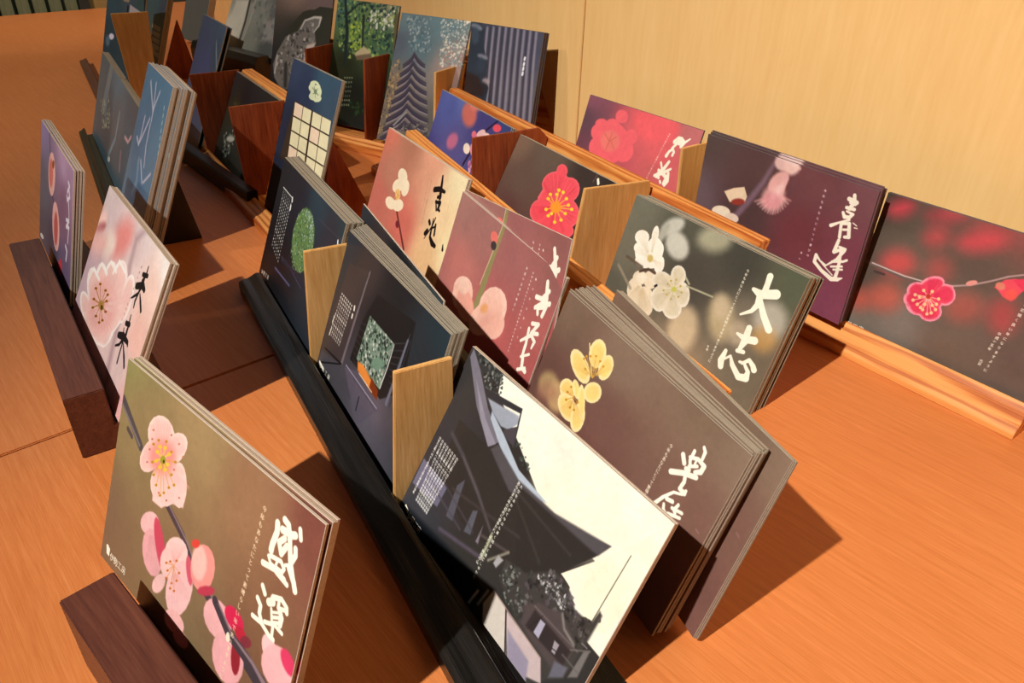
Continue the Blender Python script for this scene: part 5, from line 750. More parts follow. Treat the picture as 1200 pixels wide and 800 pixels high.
('p',[(65.6,14.3),(66.0,15.4),(65.9,16.5),(65.2,17.5),(64.1,18.2),(62.7,18.6),(61.2,18.5),(59.9,17.9),(58.9,17.0),(58.5,16.0),(58.7,14.8),(59.4,13.8),(60.5,13.1),(61.9,12.8),(63.4,12.9),(64.7,13.4)],(70,56,60),0.4,1),
('p',[(52.4,51.1),(53.4,54.2),(52.4,57.7),(49.5,61.1),(45.2,64.0),(40.0,65.8),(34.8,66.2),(30.3,65.2),(27.4,62.9),(26.4,59.6),(27.5,56.0),(30.6,52.5),(35.1,49.7),(40.3,48.1),(45.4,47.8),(49.6,48.8)],(250,204,186),0.5,1),
('p',[(56.0,55.5),(56.0,59.8),(53.9,64.3),(50.0,68.3),(44.8,71.3),(39.2,72.6),(33.9,72.2),(29.9,70.0),(27.7,66.4),(27.9,61.8),(30.2,57.2),(34.4,53.2),(39.6,50.4),(45.2,49.3),(50.2,49.8),(54.0,52.0)],(248,196,176),0.6,1),
('p',[(60.0,59.2),(63.2,62.5),(64.4,66.3),(63.4,69.9),(60.4,72.9),(55.7,74.8),(50.1,75.2),(44.3,74.1),(39.4,71.7),(36.0,68.2),(34.8,64.3),(35.9,60.5),(39.2,57.5),(44.0,55.8),(49.7,55.5),(55.3,56.7)],(240,170,150),1,1),
('p',[(47.4,51.8),(48.2,53.9),(47.9,56.2),(46.5,58.3),(44.2,59.9),(41.3,60.7),(38.3,60.7),(35.7,59.8),(33.8,58.2),(33.0,56.0),(33.4,53.7),(34.9,51.6),(37.3,50.0),(40.1,49.2),(43.1,49.3),(45.6,50.2)],(252,210,190),1.5,1),
('p',[(100.6,43.0),(101.1,48.3),(99.1,53.8),(94.8,58.8),(88.9,62.5),(82.1,64.4),(75.6,63.9),(70.4,61.3),(67.3,56.8),(66.9,51.2),(69.3,45.4),(74.0,40.4),(80.1,36.9),(86.8,35.5),(93.0,36.1),(97.8,38.8)],(248,204,186),0.5,1),
('p',[(93.8,58.1),(90.2,64.0),(84.7,69.5),(78.1,73.8),(71.5,76.0),(65.8,75.9),(62.1,73.4),(60.9,68.8),(62.6,62.9),(66.7,56.8),(72.5,51.4),(79.1,47.5),(85.4,45.6),(90.7,45.9),(94.1,48.4),(95.2,52.7)],(246,194,174),0.6,1),
('p',[(104.2,53.2),(104.2,57.1),(102.5,61.2),(99.1,64.9),(94.5,67.6),(89.5,69.0),(84.9,68.7),(81.2,66.8),(79.3,63.5),(79.3,59.4),(81.3,55.2),(84.9,51.5),(89.5,48.9),(94.4,47.7),(98.9,48.1),(102.3,50.1)],(244,190,172),0.8,1),
('p',[(95.4,43.9),(95.8,48.2),(94.2,52.7),(90.8,56.7),(86.1,59.6),(80.7,61.0),(75.5,60.6),(71.4,58.4),(68.9,54.7),(68.6,50.2),(70.4,45.5),(74.1,41.5),(78.9,38.7),(84.2,37.5),(89.2,38.1),(93.1,40.3)],(246,196,178),1.5,1),
('p',[(79.7,53.8),(79.3,55.3),(78.2,56.8),(76.6,58.1),(74.7,58.9),(72.9,59.2),(71.4,58.9),(70.4,58.0),(70.1,56.7),(70.6,55.1),(71.7,53.6),(73.4,52.4),(75.2,51.6),(77.0,51.3),(78.5,51.7),(79.4,52.5)],(236,170,110),1.5,1),
('p',[(100.9,56.2),(99.8,59.9),(97.0,63.7),(92.8,66.9),(87.9,69.2),(83.0,70.2),(78.8,69.5),(76.1,67.4),(75.4,64.2),(76.6,60.3),(79.7,56.5),(84.0,53.3),(88.9,51.1),(93.7,50.4),(97.6,51.1),(100.1,53.1)],(238,176,158),4,0.8),
('v',[(70.3,69.9,71.7,46.3),(71.1,69.7,74.9,45.9),(71.9,69.6,78.1,45.5),(72.8,69.5,81.3,45.1),(73.6,69.4,84.4,44.8),(74.4,69.2,87.5,44.4),(75.2,69.1,90.6,44.1),(76.0,69.0,93.6,43.7),(76.8,68.9,96.6,43.3),(77.7,68.7,99.6,43.0)],1.01,(232,160,142),1,0.4),
('v',[(46.9,64.1,26.6,60.8),(47.5,63.7,29.0,59.3),(48.1,63.3,31.4,57.7),(48.6,62.9,33.8,56.2),(49.2,62.6,36.1,54.7),(49.8,62.2,38.4,53.3),(50.3,61.8,40.8,51.8),(50.9,61.4,43.0,50.3)],1.06,(236,170,152),1,0.4),
('l',[(72.2,46.4,0.6),(90.1,53.1,0.58)],(240,180,160),1,0.6),
('l',[(78.1,40.5,0.58),(94.8,50.6,0.57)],(240,180,160),1,0.6),
('l',[(85.4,37.0,0.57),(95.6,47.2,0.56)],(240,180,160),1,0.6),
('l',[(132.2,9.4,2.98),(136.6,18.2,3.84),(134.4,23.5,3.02)],(252,246,228),0.15,1),
('l',[(126.5,21.7,3.08),(132.3,20.3,3.03),(136.7,13.4,2.96)],(252,246,228),0.15,1),
('l',[(132.4,24.5,3.04),(140.9,19.6,2.96)],(252,246,228),0.15,1),
('l',[(128.6,27.7,2.64),(133.7,22.4,2.59),(141.2,19.0,2.53)],(252,246,228),0.15,1),
('l',[(130.7,26.0,2.62),(133.2,29.7,2.62)],(252,246,228),0.15,1),
('l',[(131.1,26.5,3.06),(138.9,22.3,2.98),(137.9,28.7,3.02)],(252,246,228),0.15,1),
('l',[(131.3,37.0,2.66),(137.7,34.4,2.6),(133.5,42.3,2.66),(139.9,39.6,2.61)],(252,246,228),0.15,1),
('l',[(125.7,51.6,1.83),(134.2,43.3,2.66),(139.4,44.9,2.63),(138.5,49.7,1.77)],(252,246,228),0.15,1),
('l',[(130.0,41.2,2.68),(132.0,50.3,2.7),(132.5,57.4,2.72)],(252,246,228),0.15,1),
('l',[(131.2,59.6,1.82),(138.6,53.9,1.78)],(252,246,228),0.15,1),
('l',[(134.0,59.5,3.17),(135.8,64.4,3.17),(140.3,64.7,3.14)],(252,246,228),0.15,1),
('l',[(132.4,67.8,2.29),(139.2,63.1,2.24)],(252,246,228),0.15,1),
('tv', '平成十五年の歳旦に', (107.2, 10.3), (107.5, 41.2), (240, 222, 214), 1.9),
('tv', '今年もあなたにとって吉祥の年でありますように', (115.2, 10.2), (116.9, 64.7), (240, 222, 214), 1.6),
('tv', '穏やかな日々と', (120.0, 10.1), (121.8, 54.4), (240, 222, 214), 1.6),
('th', '伊', (122.2, 72.4), (128.3, 71.8), (180, 120, 120), None),
],
'Dc': [
('b',[(4.8,1.6,122,98,82),(64.4,4.8,134,110,92),(9.3,51.2,104,72,64),(67.6,41.8,118,84,74),(118.6,-2.1,126,102,84),(147.4,1.9,136,112,94),(61.7,68.5,110,70,62),(131.6,43.0,126,92,80),(138.9,81.0,120,84,76)]),
('p',[(21.7,46.7),(22.8,49.3),(22.5,52.1),(20.9,55.0),(18.4,57.3),(15.1,58.8),(11.6,59.2),(8.5,58.5),(6.2,56.6),(5.1,54.0),(5.5,51.0),(7.1,48.1),(9.8,45.8),(13.1,44.4),(16.6,44.1),(19.6,44.9)],(190,160,110),3,0.8),
('p',[(33.0,47.7),(34.3,50.6),(34.2,53.9),(32.8,57.0),(30.3,59.5),(26.9,61.0),(23.3,61.3),(19.9,60.2),(17.3,58.0),(16.0,55.0),(16.1,51.6),(17.6,48.4),(20.3,46.0),(23.7,44.6),(27.3,44.4),(30.5,45.5)],(214,176,120),3,0.8),
('p',[(23.6,50.5),(24.3,52.6),(23.7,55.2),(21.9,57.9),(19.0,60.3),(15.7,62.0),(12.2,62.8),(9.3,62.5),(7.3,61.1),(6.6,58.9),(7.3,56.2),(9.3,53.5),(12.2,51.1),(15.6,49.5),(19.0,48.8),(21.8,49.2)],(160,110,90),4,0.6),
('p',[(37.3,24.0),(40.7,26.1),(42.8,28.6),(43.4,31.0),(42.5,33.1),(40.0,34.6),(36.4,35.1),(32.1,34.6),(27.9,33.2),(24.4,31.1),(22.1,28.5),(21.4,26.0),(22.5,23.8),(25.2,22.4),(28.9,22.0),(33.2,22.6)],(248,226,164),0.3,1),
('p',[(36.0,25.3),(38.6,26.8),(40.2,28.7),(40.7,30.5),(40.0,32.0),(38.2,33.0),(35.5,33.4),(32.4,33.0),(29.2,31.9),(26.6,30.3),(24.9,28.4),(24.3,26.6),(25.1,25.0),(27.0,24.0),(29.8,23.7),(32.9,24.2)],(250,214,128),1,1),
('p',[(47.2,12.8),(47.9,15.7),(47.5,18.5),(46.2,21.0),(44.0,22.8),(41.4,23.4),(38.7,22.9),(36.3,21.3),(34.6,18.8),(33.9,15.8),(34.4,12.9),(35.8,10.4),(38.0,8.7),(40.6,8.2),(43.3,8.7),(45.6,10.4)],(248,226,164),0.3,1),
('p',[(45.5,13.6),(46.0,15.8),(45.8,17.9),(44.8,19.8),(43.3,21.0),(41.4,21.5),(39.4,21.0),(37.6,19.8),(36.4,17.9),(35.9,15.7),(36.2,13.5),(37.2,11.7),(38.8,10.5),(40.7,10.1),(42.6,10.5),(44.3,11.8)],(250,214,128),1,1),
('p',[(55.8,16.4),(55.8,19.2),(55.1,21.8),(53.6,23.9),(51.8,25.2),(49.7,25.4),(47.8,24.5),(46.3,22.7),(45.5,20.1),(45.5,17.3),(46.3,14.7),(47.8,12.6),(49.7,11.4),(51.8,11.3),(53.6,12.2),(55.1,14.0)],(248,226,164),0.3,1),
('p',[(54.4,16.9),(54.4,19.0),(53.9,21.0),(52.9,22.5),(51.5,23.4),(50.0,23.6),(48.6,22.9),(47.6,21.5),(47.0,19.6),(47.0,17.5),(47.6,15.5),(48.6,14.0),(50.0,13.1),(51.4,13.0),(52.8,13.7),(53.8,15.1)],(250,214,128),1,1),
('p',[(55.7,30.9),(56.0,33.1),(55.2,35.5),(53.5,37.7),(51.2,39.4),(48.5,40.3),(45.9,40.3),(43.8,39.3),(42.5,37.6),(42.3,35.3),(43.1,32.8),(44.9,30.6),(47.3,29.0),(50.0,28.1),(52.5,28.2),(54.5,29.2)],(248,226,164),0.3,1),
('p',[(53.9,31.8),(54.1,33.5),(53.6,35.3),(52.4,36.9),(50.7,38.1),(48.7,38.7),(46.9,38.7),(45.3,37.9),(44.4,36.6),(44.2,34.9),(44.8,33.1),(46.1,31.5),(47.8,30.3),(49.7,29.7),(51.6,29.7),(53.0,30.5)],(250,214,128),1,1),
('p',[(39.4,38.3),(40.9,39.7),(41.8,41.3),(42.0,42.6),(41.5,43.6),(40.2,44.1),(38.5,44.0),(36.6,43.3),(34.7,42.1),(33.2,40.6),(32.2,39.0),(32.1,37.6),(32.6,36.6),(33.9,36.2),(35.6,36.3),(37.5,37.1)],(248,226,164),0.3,1),
('p',[(38.7,38.8),(39.9,39.9),(40.6,41.0),(40.7,42.0),(40.4,42.8),(39.5,43.1),(38.2,43.0),(36.8,42.4),(35.4,41.5),(34.2,40.4),(33.5,39.3),(33.3,38.3),(33.7,37.5),(34.6,37.2),(35.9,37.3),(37.3,37.9)],(250,214,128),1,1),
('p',[(35.6,40.2),(37.1,42.0),(37.6,44.2),(37.0,46.3),(35.5,48.2),(33.1,49.6),(30.4,50.1),(27.6,49.8),(25.3,48.6),(23.7,46.8),(23.3,44.6),(23.9,42.4),(25.5,40.5),(27.9,39.2),(30.7,38.7),(33.4,39.1)],(248,226,164),0.3,1),
('p',[(34.2,41.4),(35.4,42.7),(35.8,44.3),(35.4,45.9),(34.2,47.3),(32.6,48.2),(30.5,48.6),(28.5,48.3),(26.8,47.4),(25.6,46.1),(25.2,44.5),(25.6,42.8),(26.8,41.5),(28.5,40.5),(30.5,40.2),(32.5,40.5)],(250,214,128),1,1),
('p',[(41.2,46.9),(43.9,48.7),(45.5,51.0),(45.7,53.5),(44.5,55.7),(42.0,57.5),(38.6,58.5),(34.8,58.5),(31.1,57.5),(28.2,55.7),(26.6,53.3),(26.4,50.8),(27.7,48.4),(30.4,46.7),(33.8,45.8),(37.6,45.9)],(248,226,164),0.3,1),
('p',[(39.8,48.4),(41.9,49.7),(43.1,51.4),(43.3,53.2),(42.4,54.8),(40.6,56.1),(38.1,56.8),(35.3,56.7),(32.6,56.0),(30.4,54.6),(29.1,52.9),(28.9,51.0),(29.9,49.4),(31.8,48.1),(34.3,47.5),(37.1,47.6)],(250,214,128),1,1),
('p',[(51.9,48.7),(52.5,51.7),(52.3,54.7),(51.2,57.3),(49.4,59.0),(47.2,59.5),(44.8,58.9),(42.8,57.1),(41.3,54.4),(40.7,51.3),(41.0,48.3),(42.1,45.8),(44.0,44.1),(46.2,43.6),(48.5,44.3),(50.5,46.1)],(248,226,164),0.3,1),
('p',[(50.5,49.5),(50.9,51.8),(50.8,54.0),(50.0,55.9),(48.7,57.1),(47.1,57.5),(45.4,57.0),(43.9,55.6),(42.8,53.6),(42.4,51.3),(42.5,49.0),(43.3,47.2),(44.7,46.0),(46.3,45.6),(47.9,46.2),(49.4,47.5)],(250,214,128),1,1),
('p',[(47.1,41.6),(49.0,44.6),(50.3,47.4),(50.6,49.6),(50.1,50.8),(48.8,50.9),(46.8,49.8),(44.4,47.7),(42.1,44.9),(40.2,41.9),(38.9,39.0),(38.6,36.8),(39.1,35.6),(40.5,35.6),(42.5,36.7),(44.8,38.8)],(248,226,164),0.3,1),
('p',[(46.4,42.0),(47.9,44.3),(48.8,46.4),(49.1,48.0),(48.8,48.9),(47.8,48.9),(46.3,48.1),(44.6,46.5),(42.8,44.4),(41.4,42.2),(40.4,40.0),(40.1,38.4),(40.5,37.5),(41.5,37.5),(43.0,38.4),(44.7,40.0)],(250,214,128),1,1),
('l',[(32.3,14.7,0.84),(43.9,27.9,0.83)],(250,226,150),0.15,1),
('v',[(40.0,29.3,26.5,32.0),(40.1,29.0,27.1,30.6),(40.3,28.6,27.8,29.3),(40.4,28.3,28.4,27.9),(40.6,28.0,29.1,26.6),(40.7,27.6,29.7,25.2),(42.2,24.9,35.8,14.2),(42.6,24.7,37.6,13.5),(43.0,24.5,39.3,12.8),(43.5,24.3,41.0,12.1),(43.9,24.1,42.7,11.5),(44.3,23.9,44.4,10.8),(45.7,24.9,49.7,14.8),(46.0,25.0,50.9,14.9),(46.3,25.0,52.1,15.1),(46.6,25.1,53.3,15.3),(46.9,25.1,54.4,15.5),(47.2,25.1,55.6,15.7)],0.65,(226,180,90),0.5,0.5),
('v',[(34.4,45.4,24.4,47.6),(34.6,45.0,25.2,46.2),(34.8,44.7,26.0,44.9),(34.9,44.4,26.7,43.6),(35.1,44.0,27.5,42.2),(35.3,43.7,28.3,40.9),(38.2,47.3,40.0,55.1),(37.8,47.4,38.2,55.6),(37.3,47.5,36.4,56.0),(36.9,47.6,34.5,56.5),(36.4,47.7,32.7,56.9),(36.0,47.8,30.8,57.4),(41.3,46.2,51.9,50.7),(41.0,46.4,50.8,51.7),(40.6,46.7,49.6,52.8),(40.3,47.0,48.4,53.8),(40.0,47.2,47.2,54.9),(39.7,47.5,46.0,55.9)],0.69,(222,170,90),0.5,0.5),
('l',[(44.8,28.1,0.5),(33.0,23.6,0.51)],(226,170,70),0.1,0.8),
('p',[(33.9,23.1),(34.0,23.3),(33.9,23.6),(33.7,23.9),(33.4,24.1),(33.0,24.3),(32.7,24.3),(32.4,24.3),(32.1,24.1),(32.1,23.9),(32.1,23.6),(32.3,23.3),(32.6,23.1),(33.0,22.9),(33.4,22.8),(33.7,22.9)],(210,150,50),0.1,1),
('l',[(44.8,28.1,0.5),(34.1,21.4,0.51)],(226,170,70),0.1,0.8),
('p',[(34.9,20.9),(35.0,21.1),(35.0,21.4),(34.8,21.7),(34.4,21.9),(34.1,22.1),(33.7,22.1),(33.4,22.1),(33.2,21.9),(33.1,21.7),(33.2,21.4),(33.4,21.1),(33.7,20.9),(34.1,20.7),(34.4,20.7),(34.7,20.7)],(210,150,50),0.1,1),
('l',[(44.8,28.1,0.5),(36.8,19.8,0.5)],(226,170,70),0.1,0.8),
('p',[(37.7,19.3),(37.7,19.5),(37.7,19.8),(37.5,20.1),(37.2,20.3),(36.8,20.5),(36.4,20.5),(36.1,20.5),(35.9,20.3),(35.8,20.1),(35.9,19.8),(36.1,19.5),(36.4,19.3),(36.8,19.1),(37.1,19.1),(37.4,19.1)],(210,150,50),0.1,1),
('l',[(44.8,28.1,0.5),(40.7,17.4,0.49)],(226,170,70),0.1,0.8),
('p',[(41.6,16.9),(41.6,17.2),(41.6,17.5),(41.4,17.7),(41.1,18.0),(40.7,18.1),(40.4,18.2),(40.1,18.1),(39.9,18.0),(39.8,17.7),(39.9,17.4),(40.1,17.2),(40.4,16.9),(40.7,16.8),(41.1,16.7),(41.4,16.8)],(210,150,50),0.1,1),
('l',[(44.8,28.1,0.5),(45.1,17.9,0.49)],(226,170,70),0.1,0.8),
('p',[(45.9,17.4),(46.0,17.6),(45.9,17.9),(45.7,18.2),(45.4,18.4),(45.1,18.6),(44.7,18.6),(44.4,18.6),(44.2,18.4),(44.2,18.2),(44.2,17.9),(44.4,17.6),(44.7,17.4),(45.0,17.2),(45.4,17.2),(45.7,17.2)],(210,150,50),0.1,1),
('l',[(44.8,28.1,0.5),(48.7,18.8,0.48)],(226,170,70),0.1,0.8),
('p',[(49.5,18.3),(49.6,18.5),(49.5,18.8),(49.3,19.1),(49.0,19.3),(48.7,19.4),(48.3,19.5),(48.0,19.4),(47.8,19.3),(47.8,19.0),(47.8,18.8),(48.0,18.5),(48.3,18.3),(48.6,18.1),(49.0,18.1),(49.3,18.1)],(210,150,50),0.1,1),
('l',[(44.8,28.1,0.5),(37.1,27.4,0.51)],(226,170,70),0.1,0.8),
('p',[(38.0,26.9),(38.1,27.1),(38.0,27.4),(37.8,27.7),(37.5,27.9),(37.1,28.1),(36.8,28.1),(36.4,28.1),(36.2,27.9),(36.2,27.7),(36.2,27.4),(36.4,27.1),(36.7,26.9),(37.1,26.7),(37.5,26.7),(37.8,26.7)],(210,150,50),0.1,1),
('l',[(37.6,44.6,0.52),(32.6,41.4,0.52)],(214,150,60),0.1,0.8),
('p',[(33.4,40.9),(33.5,41.1),(33.5,41.4),(33.3,41.7),(32.9,42.0),(32.6,42.2),(32.2,42.2),(31.9,42.2),(31.6,42.0),(31.6,41.8),(31.6,41.5),(31.8,41.2),(32.2,40.9),(32.5,40.7),(32.9,40.7),(33.2,40.7)],(200,140,40),0.1,1),
('l',[(37.6,44.6,0.52),(31.3,45.5,0.53)],(214,150,60),0.1,0.8),
('p',[(32.3,44.9),(32.3,45.1),(32.3,45.4),(32.1,45.8),(31.7,46.0),(31.4,46.2),(31.0,46.3),(30.7,46.2),(30.4,46.1),(30.4,45.8),(30.4,45.5),(30.6,45.2),(31.0,45.0),(31.3,44.8),(31.7,44.7),(32.0,44.7)],(200,140,40),0.1,1),
('l',[(37.6,44.6,0.52),(32.8,49.4,0.53)],(214,150,60),0.1,0.8),
('p',[(33.7,48.8),(33.8,49.1),(33.8,49.4),(33.5,49.7),(33.2,50.0),(32.9,50.2),(32.5,50.2),(32.2,50.2),(31.9,50.0),(31.9,49.8),(31.9,49.5),(32.1,49.2),(32.5,48.9),(32.8,48.7),(33.2,48.6),(33.5,48.7)],(200,140,40),0.1,1),
('l',[(37.6,44.6,0.52),(38.1,50.9,0.52)],(214,150,60),0.1,0.8),
('p',[(39.0,50.3),(39.0,50.5),(39.0,50.8),(38.8,51.1),(38.5,51.4),(38.1,51.6),(37.7,51.7),(37.4,51.6),(37.2,51.5),(37.1,51.2),(37.2,50.9),(37.4,50.6),(37.7,50.4),(38.0,50.2),(38.4,50.1),(38.7,50.1)],(200,140,40),0.1,1),
('l',[(37.6,44.6,0.52),(41.6,50.1,0.52)],(214,150,60),0.1,0.8),
('p',[(42.5,49.5),(42.6,49.8),(42.5,50.1),(42.3,50.4),(42.0,50.6),(41.6,50.8),(41.3,50.9),(41.0,50.9),(40.7,50.7),(40.7,50.5),(40.7,50.2),(40.9,49.9),(41.2,49.6),(41.6,49.4),(42.0,49.3),(42.3,49.4)],(200,140,40),0.1,1),
('l',[(37.6,44.6,0.52),(41.9,45.0,0.51)],(214,150,60),0.1,0.8),
('p',[(42.8,44.4),(42.9,44.7),(42.8,45.0),(42.6,45.3),(42.3,45.5),(42.0,45.7),(41.6,45.8),(41.3,45.8),(41.1,45.6),(41.0,45.4),(41.1,45.1),(41.3,44.8),(41.6,44.5),(41.9,44.3),(42.3,44.2),(42.6,44.3)],(200,140,40),0.1,1),
('l',[(125.8,12.4,1.64),(127.4,13.7,1.93),(127.8,17.7,1.64)],(252,246,228),0.15,1),
('l',[(122.3,16.9,1.82),(122.4,21.8,1.84),(123.6,23.5,1.83)],(252,246,228),0.15,1),
('l',[(117.7,22.2,2.49),(120.3,24.8,2.48)],(252,246,228),0.15,1),
('l',[(121.6,20.6,1.68),(125.9,18.5,1.95),(130.3,19.0,2.37),(130.1,22.2,2.54),(127.5,24.3,1.96)],(252,246,228),0.15,1),
('l',[(123.3,24.3,1.69),(127.1,21.4,1.66)],(252,246,228),0.15,1),
('l',[(125.4,18.9,1.21),(125.5,21.4,1.21)],(252,246,228),0.15,1),
('l',[(115.9,32.8,2.71),(122.2,28.8,2.64),(129.3,25.7,2.41)],(252,246,228),0.15,1),
('l',[(122.5,26.2,2.31),(124.2,25.6,2.3)],(252,246,228),0.15,1),
('l',[(124.3,30.0,2.16),(124.9,31.5,2.16),(124.4,35.7,2.02),(127.7,35.6,2.62),(128.0,34.1,1.53)],(252,246,228),0.15,1),
('l',[(127.0,36.9,1.24),(122.5,39.2,1.42),(118.6,45.1,1.77),(115.5,51.8,2.14)],(252,246,228),0.15,1),
('l',[(120.8,44.3,2.08),(124.3,43.1,2.05)],(252,246,228),0.15,1),
('l',[(120.7,47.4,1.61),(121.9,49.8,2.09),(123.9,50.1,1.92)],(252,246,228),0.15,1),
('l',[(127.9,42.0,1.71),(126.9,45.6,1.73),(128.3,46.3,1.72)],(252,246,228),0.15,1),
('l',[(125.6,45.6,1.73),(131.5,43.6,1.69)],(252,246,228),0.15,1),
('l',[(125.0,49.2,1.75),(131.6,46.2,1.7)],(252,246,228),0.15,1),
('l',[(127.3,49.9,2.05),(130.4,50.6,2.03)],(252,246,228),0.15,1),
('l',[(119.9,50.8,1.13),(120.7,50.8,1.13)],(252,246,228),0.15,1),
('l',[(126.5,51.3,1.43),(130.6,49.7,1.4)],(252,246,228),0.15,1),
('tv', '今年もあなたにとって豊穣の', (109.6, 22.5), (108.9, 53.1), (236, 220, 196), 2.3),
('l',[(141.2,43.7,0.57),(143.5,44.2,0.57)],(150,110,110),0.15,1),
],
'D2a': [
('b',[(30.0,9.8,84,94,160),(99.2,7.7,70,64,120),(-1.5,82.0,60,56,120),(138.2,3.1,60,70,120),(52.1,42.5,90,84,140),(44.9,-4.7,96,110,170)]),
('p',[(81.8,5.1),(83.5,9.4),(82.9,13.7),(80.0,17.2),(75.3,19.5),(69.5,20.1),(63.3,19.0),(57.9,16.3),(53.9,12.4),(52.2,7.9),(52.9,3.5),(55.9,-0.0),(60.8,-2.2),(66.7,-2.7),(72.7,-1.5),(78.0,1.2)],(214,110,92),4,0.9),
('p',[(61.6,39.3),(60.5,42.7),(57.8,45.8),(54.1,48.1),(49.9,49.3),(45.7,49.2),(42.3,47.7),(40.3,45.2),(39.8,41.9),(41.1,38.5),(43.8,35.4),(47.6,33.1),(51.9,32.0),(55.9,32.2),(59.2,33.7),(61.2,36.2)],(200,110,140),3,0.9),
('p',[(88.5,-5.0),(88.8,-3.1),(87.3,-1.0),(84.2,0.9),(80.0,2.4),(75.3,3.2),(70.8,3.2),(67.3,2.4),(65.2,0.9),(65.0,-1.0),(66.6,-3.1),(69.8,-5.1),(74.1,-6.5),(78.7,-7.3),(83.1,-7.3),(86.5,-6.4)],(230,130,110),2.5,0.8),
('l',[(128.7,-5.2,1.57),(108.8,12.3,2.19),(95.4,25.5,2.82),(90.4,41.9,3.17),(84.7,54.6,2.93)],(44,30,56),0.5,1),
('p',[(131.3,5.0),(131.6,6.4),(130.8,7.9),(129.0,9.2),(126.5,10.2),(123.6,10.7),(120.9,10.7),(118.6,10.0),(117.2,8.9),(117.0,7.5),(117.8,6.1),(119.6,4.7),(122.2,3.7),(125.1,3.2),(127.8,3.3),(130.0,4.0)],(228,80,96),0.5,1),
('p',[(92.9,22.0),(93.3,23.3),(93.0,24.6),(92.0,25.8),(90.4,26.5),(88.5,26.8),(86.5,26.5),(84.8,25.8),(83.7,24.6),(83.2,23.3),(83.5,22.0),(84.5,20.8),(86.1,20.1),(88.1,19.9),(90.0,20.1),(91.7,20.9)],(226,110,130),0.6,1),
('p',[(105.2,14.1),(106.7,14.9),(107.2,16.2),(106.5,18.0),(104.9,19.9),(102.6,21.7),(99.8,23.1),(97.0,23.8),(94.7,23.8),(93.2,23.1),(92.7,21.7),(93.4,19.9),(95.0,17.9),(97.4,16.2),(100.2,14.8),(103.0,14.1)],(236,190,190),0.6,1),
('p',[(115.6,16.1),(115.6,16.9),(114.9,17.9),(113.4,18.8),(111.4,19.5),(109.2,20.0),(107.1,20.1),(105.5,19.8),(104.6,19.2),(104.5,18.3),(105.3,17.4),(106.8,16.4),(108.8,15.7),(111.0,15.3),(113.1,15.2),(114.7,15.5)],(240,200,190),0.6,1),
('p',[(88.7,37.1),(89.4,39.0),(89.1,40.9),(87.8,42.5),(85.6,43.6),(83.0,44.0),(80.3,43.6),(77.9,42.5),(76.2,40.8),(75.5,38.9),(75.8,36.9),(77.2,35.3),(79.4,34.2),(82.0,33.9),(84.7,34.3),(87.1,35.4)],(246,226,206),0.6,1),
('p',[(98.3,35.2),(99.3,37.4),(99.5,39.4),(98.8,41.0),(97.3,41.9),(95.3,42.1),(93.0,41.4),(90.9,39.9),(89.1,38.0),(88.1,35.8),(87.9,33.8),(88.7,32.2),(90.2,31.3),(92.2,31.2),(94.5,31.9),(96.6,33.3)],(230,150,170),0.8,1),
('n',[(93.0,39.0),(109.2,36.1),(133.8,59.8),(96.8,72.5)],[(220,140,170),(180,100,140),(240,180,190)],40,4,21,1),
],
'D2b': [
('b',[(0.3,0.5,120,96,80),(50.9,1.7,100,84,72),(113.0,1.2,60,50,46),(27.6,39.3,96,78,68),(128.3,60.9,60,46,42),(25.9,60.6,90,60,56),(143.0,3.8,50,42,40)]),
('p',[(82.9,9.1),(83.8,11.1),(83.6,13.2),(82.3,14.9),(80.1,16.2),(77.2,16.6),(74.2,16.3),(71.5,15.1),(69.5,13.4),(68.6,11.4),(68.8,9.3),(70.2,7.5),(72.5,6.3),(75.4,5.9),(78.3,6.3),(81.0,7.4)],(240,104,112),0.4,1),
('p',[(88.8,14.3),(92.1,17.5),(93.0,21.5),(91.2,25.7),(87.1,29.6),(81.2,32.6),(74.4,34.1),(67.6,33.9),(62.0,32.1),(58.5,28.8),(57.6,24.6),(59.5,20.2),(63.9,16.3),(70.0,13.5),(76.9,12.1),(83.5,12.4)],(240,104,112),0.4,1),
('p',[(108.2,21.0),(107.7,25.0),(105.2,28.8),(101.1,31.6),(95.8,33.0),(90.2,32.9),(85.2,31.1),(81.6,27.9),(80.0,23.9),(80.5,19.7),(83.2,15.9),(87.6,13.2),(92.9,11.9),(98.4,12.2),(103.2,14.0),(106.6,17.1)],(240,104,112),0.4,1),
('p',[(87.2,46.0),(87.8,50.1),(86.2,54.1),(82.5,57.4),(77.3,59.6),(71.4,60.3),(65.6,59.3),(60.9,56.8),(58.1,53.2),(57.5,49.0),(59.3,44.8),(63.2,41.5),(68.5,39.4),(74.4,38.8),(80.0,39.9),(84.5,42.4)],(240,104,112),0.4,1),
('p',[(119.0,34.3),(121.0,38.6),(120.6,43.0),(118.1,46.9),(113.6,49.7),(107.8,50.9),(101.7,50.3),(96.0,48.1),(91.9,44.5),(89.8,40.0),(90.2,35.5),(93.0,31.5),(97.7,28.9),(103.5,27.8),(109.6,28.5),(115.0,30.8)],(240,104,112),0.4,1),
('p',[(105.4,47.1),(106.9,50.9),(105.9,55.0),(102.6,58.9),(97.5,61.8),(91.2,63.4),(84.7,63.4),(79.0,61.8),(75.0,58.7),(73.4,54.7),(74.5,50.4),(78.0,46.5),(83.4,43.7),(89.8,42.2),(96.2,42.4),(101.6,44.1)],(240,104,112),0.4,1),
('p',[(121.8,48.3),(122.6,50.9),(121.5,53.8),(118.6,56.6),(114.4,58.9),(109.5,60.3),(104.5,60.6),(100.4,59.7),(97.7,57.8),(96.8,55.2),(98.0,52.2),(101.0,49.3),(105.4,47.1),(110.3,45.8),(115.2,45.6),(119.2,46.5)],(240,104,112),0.4,1),
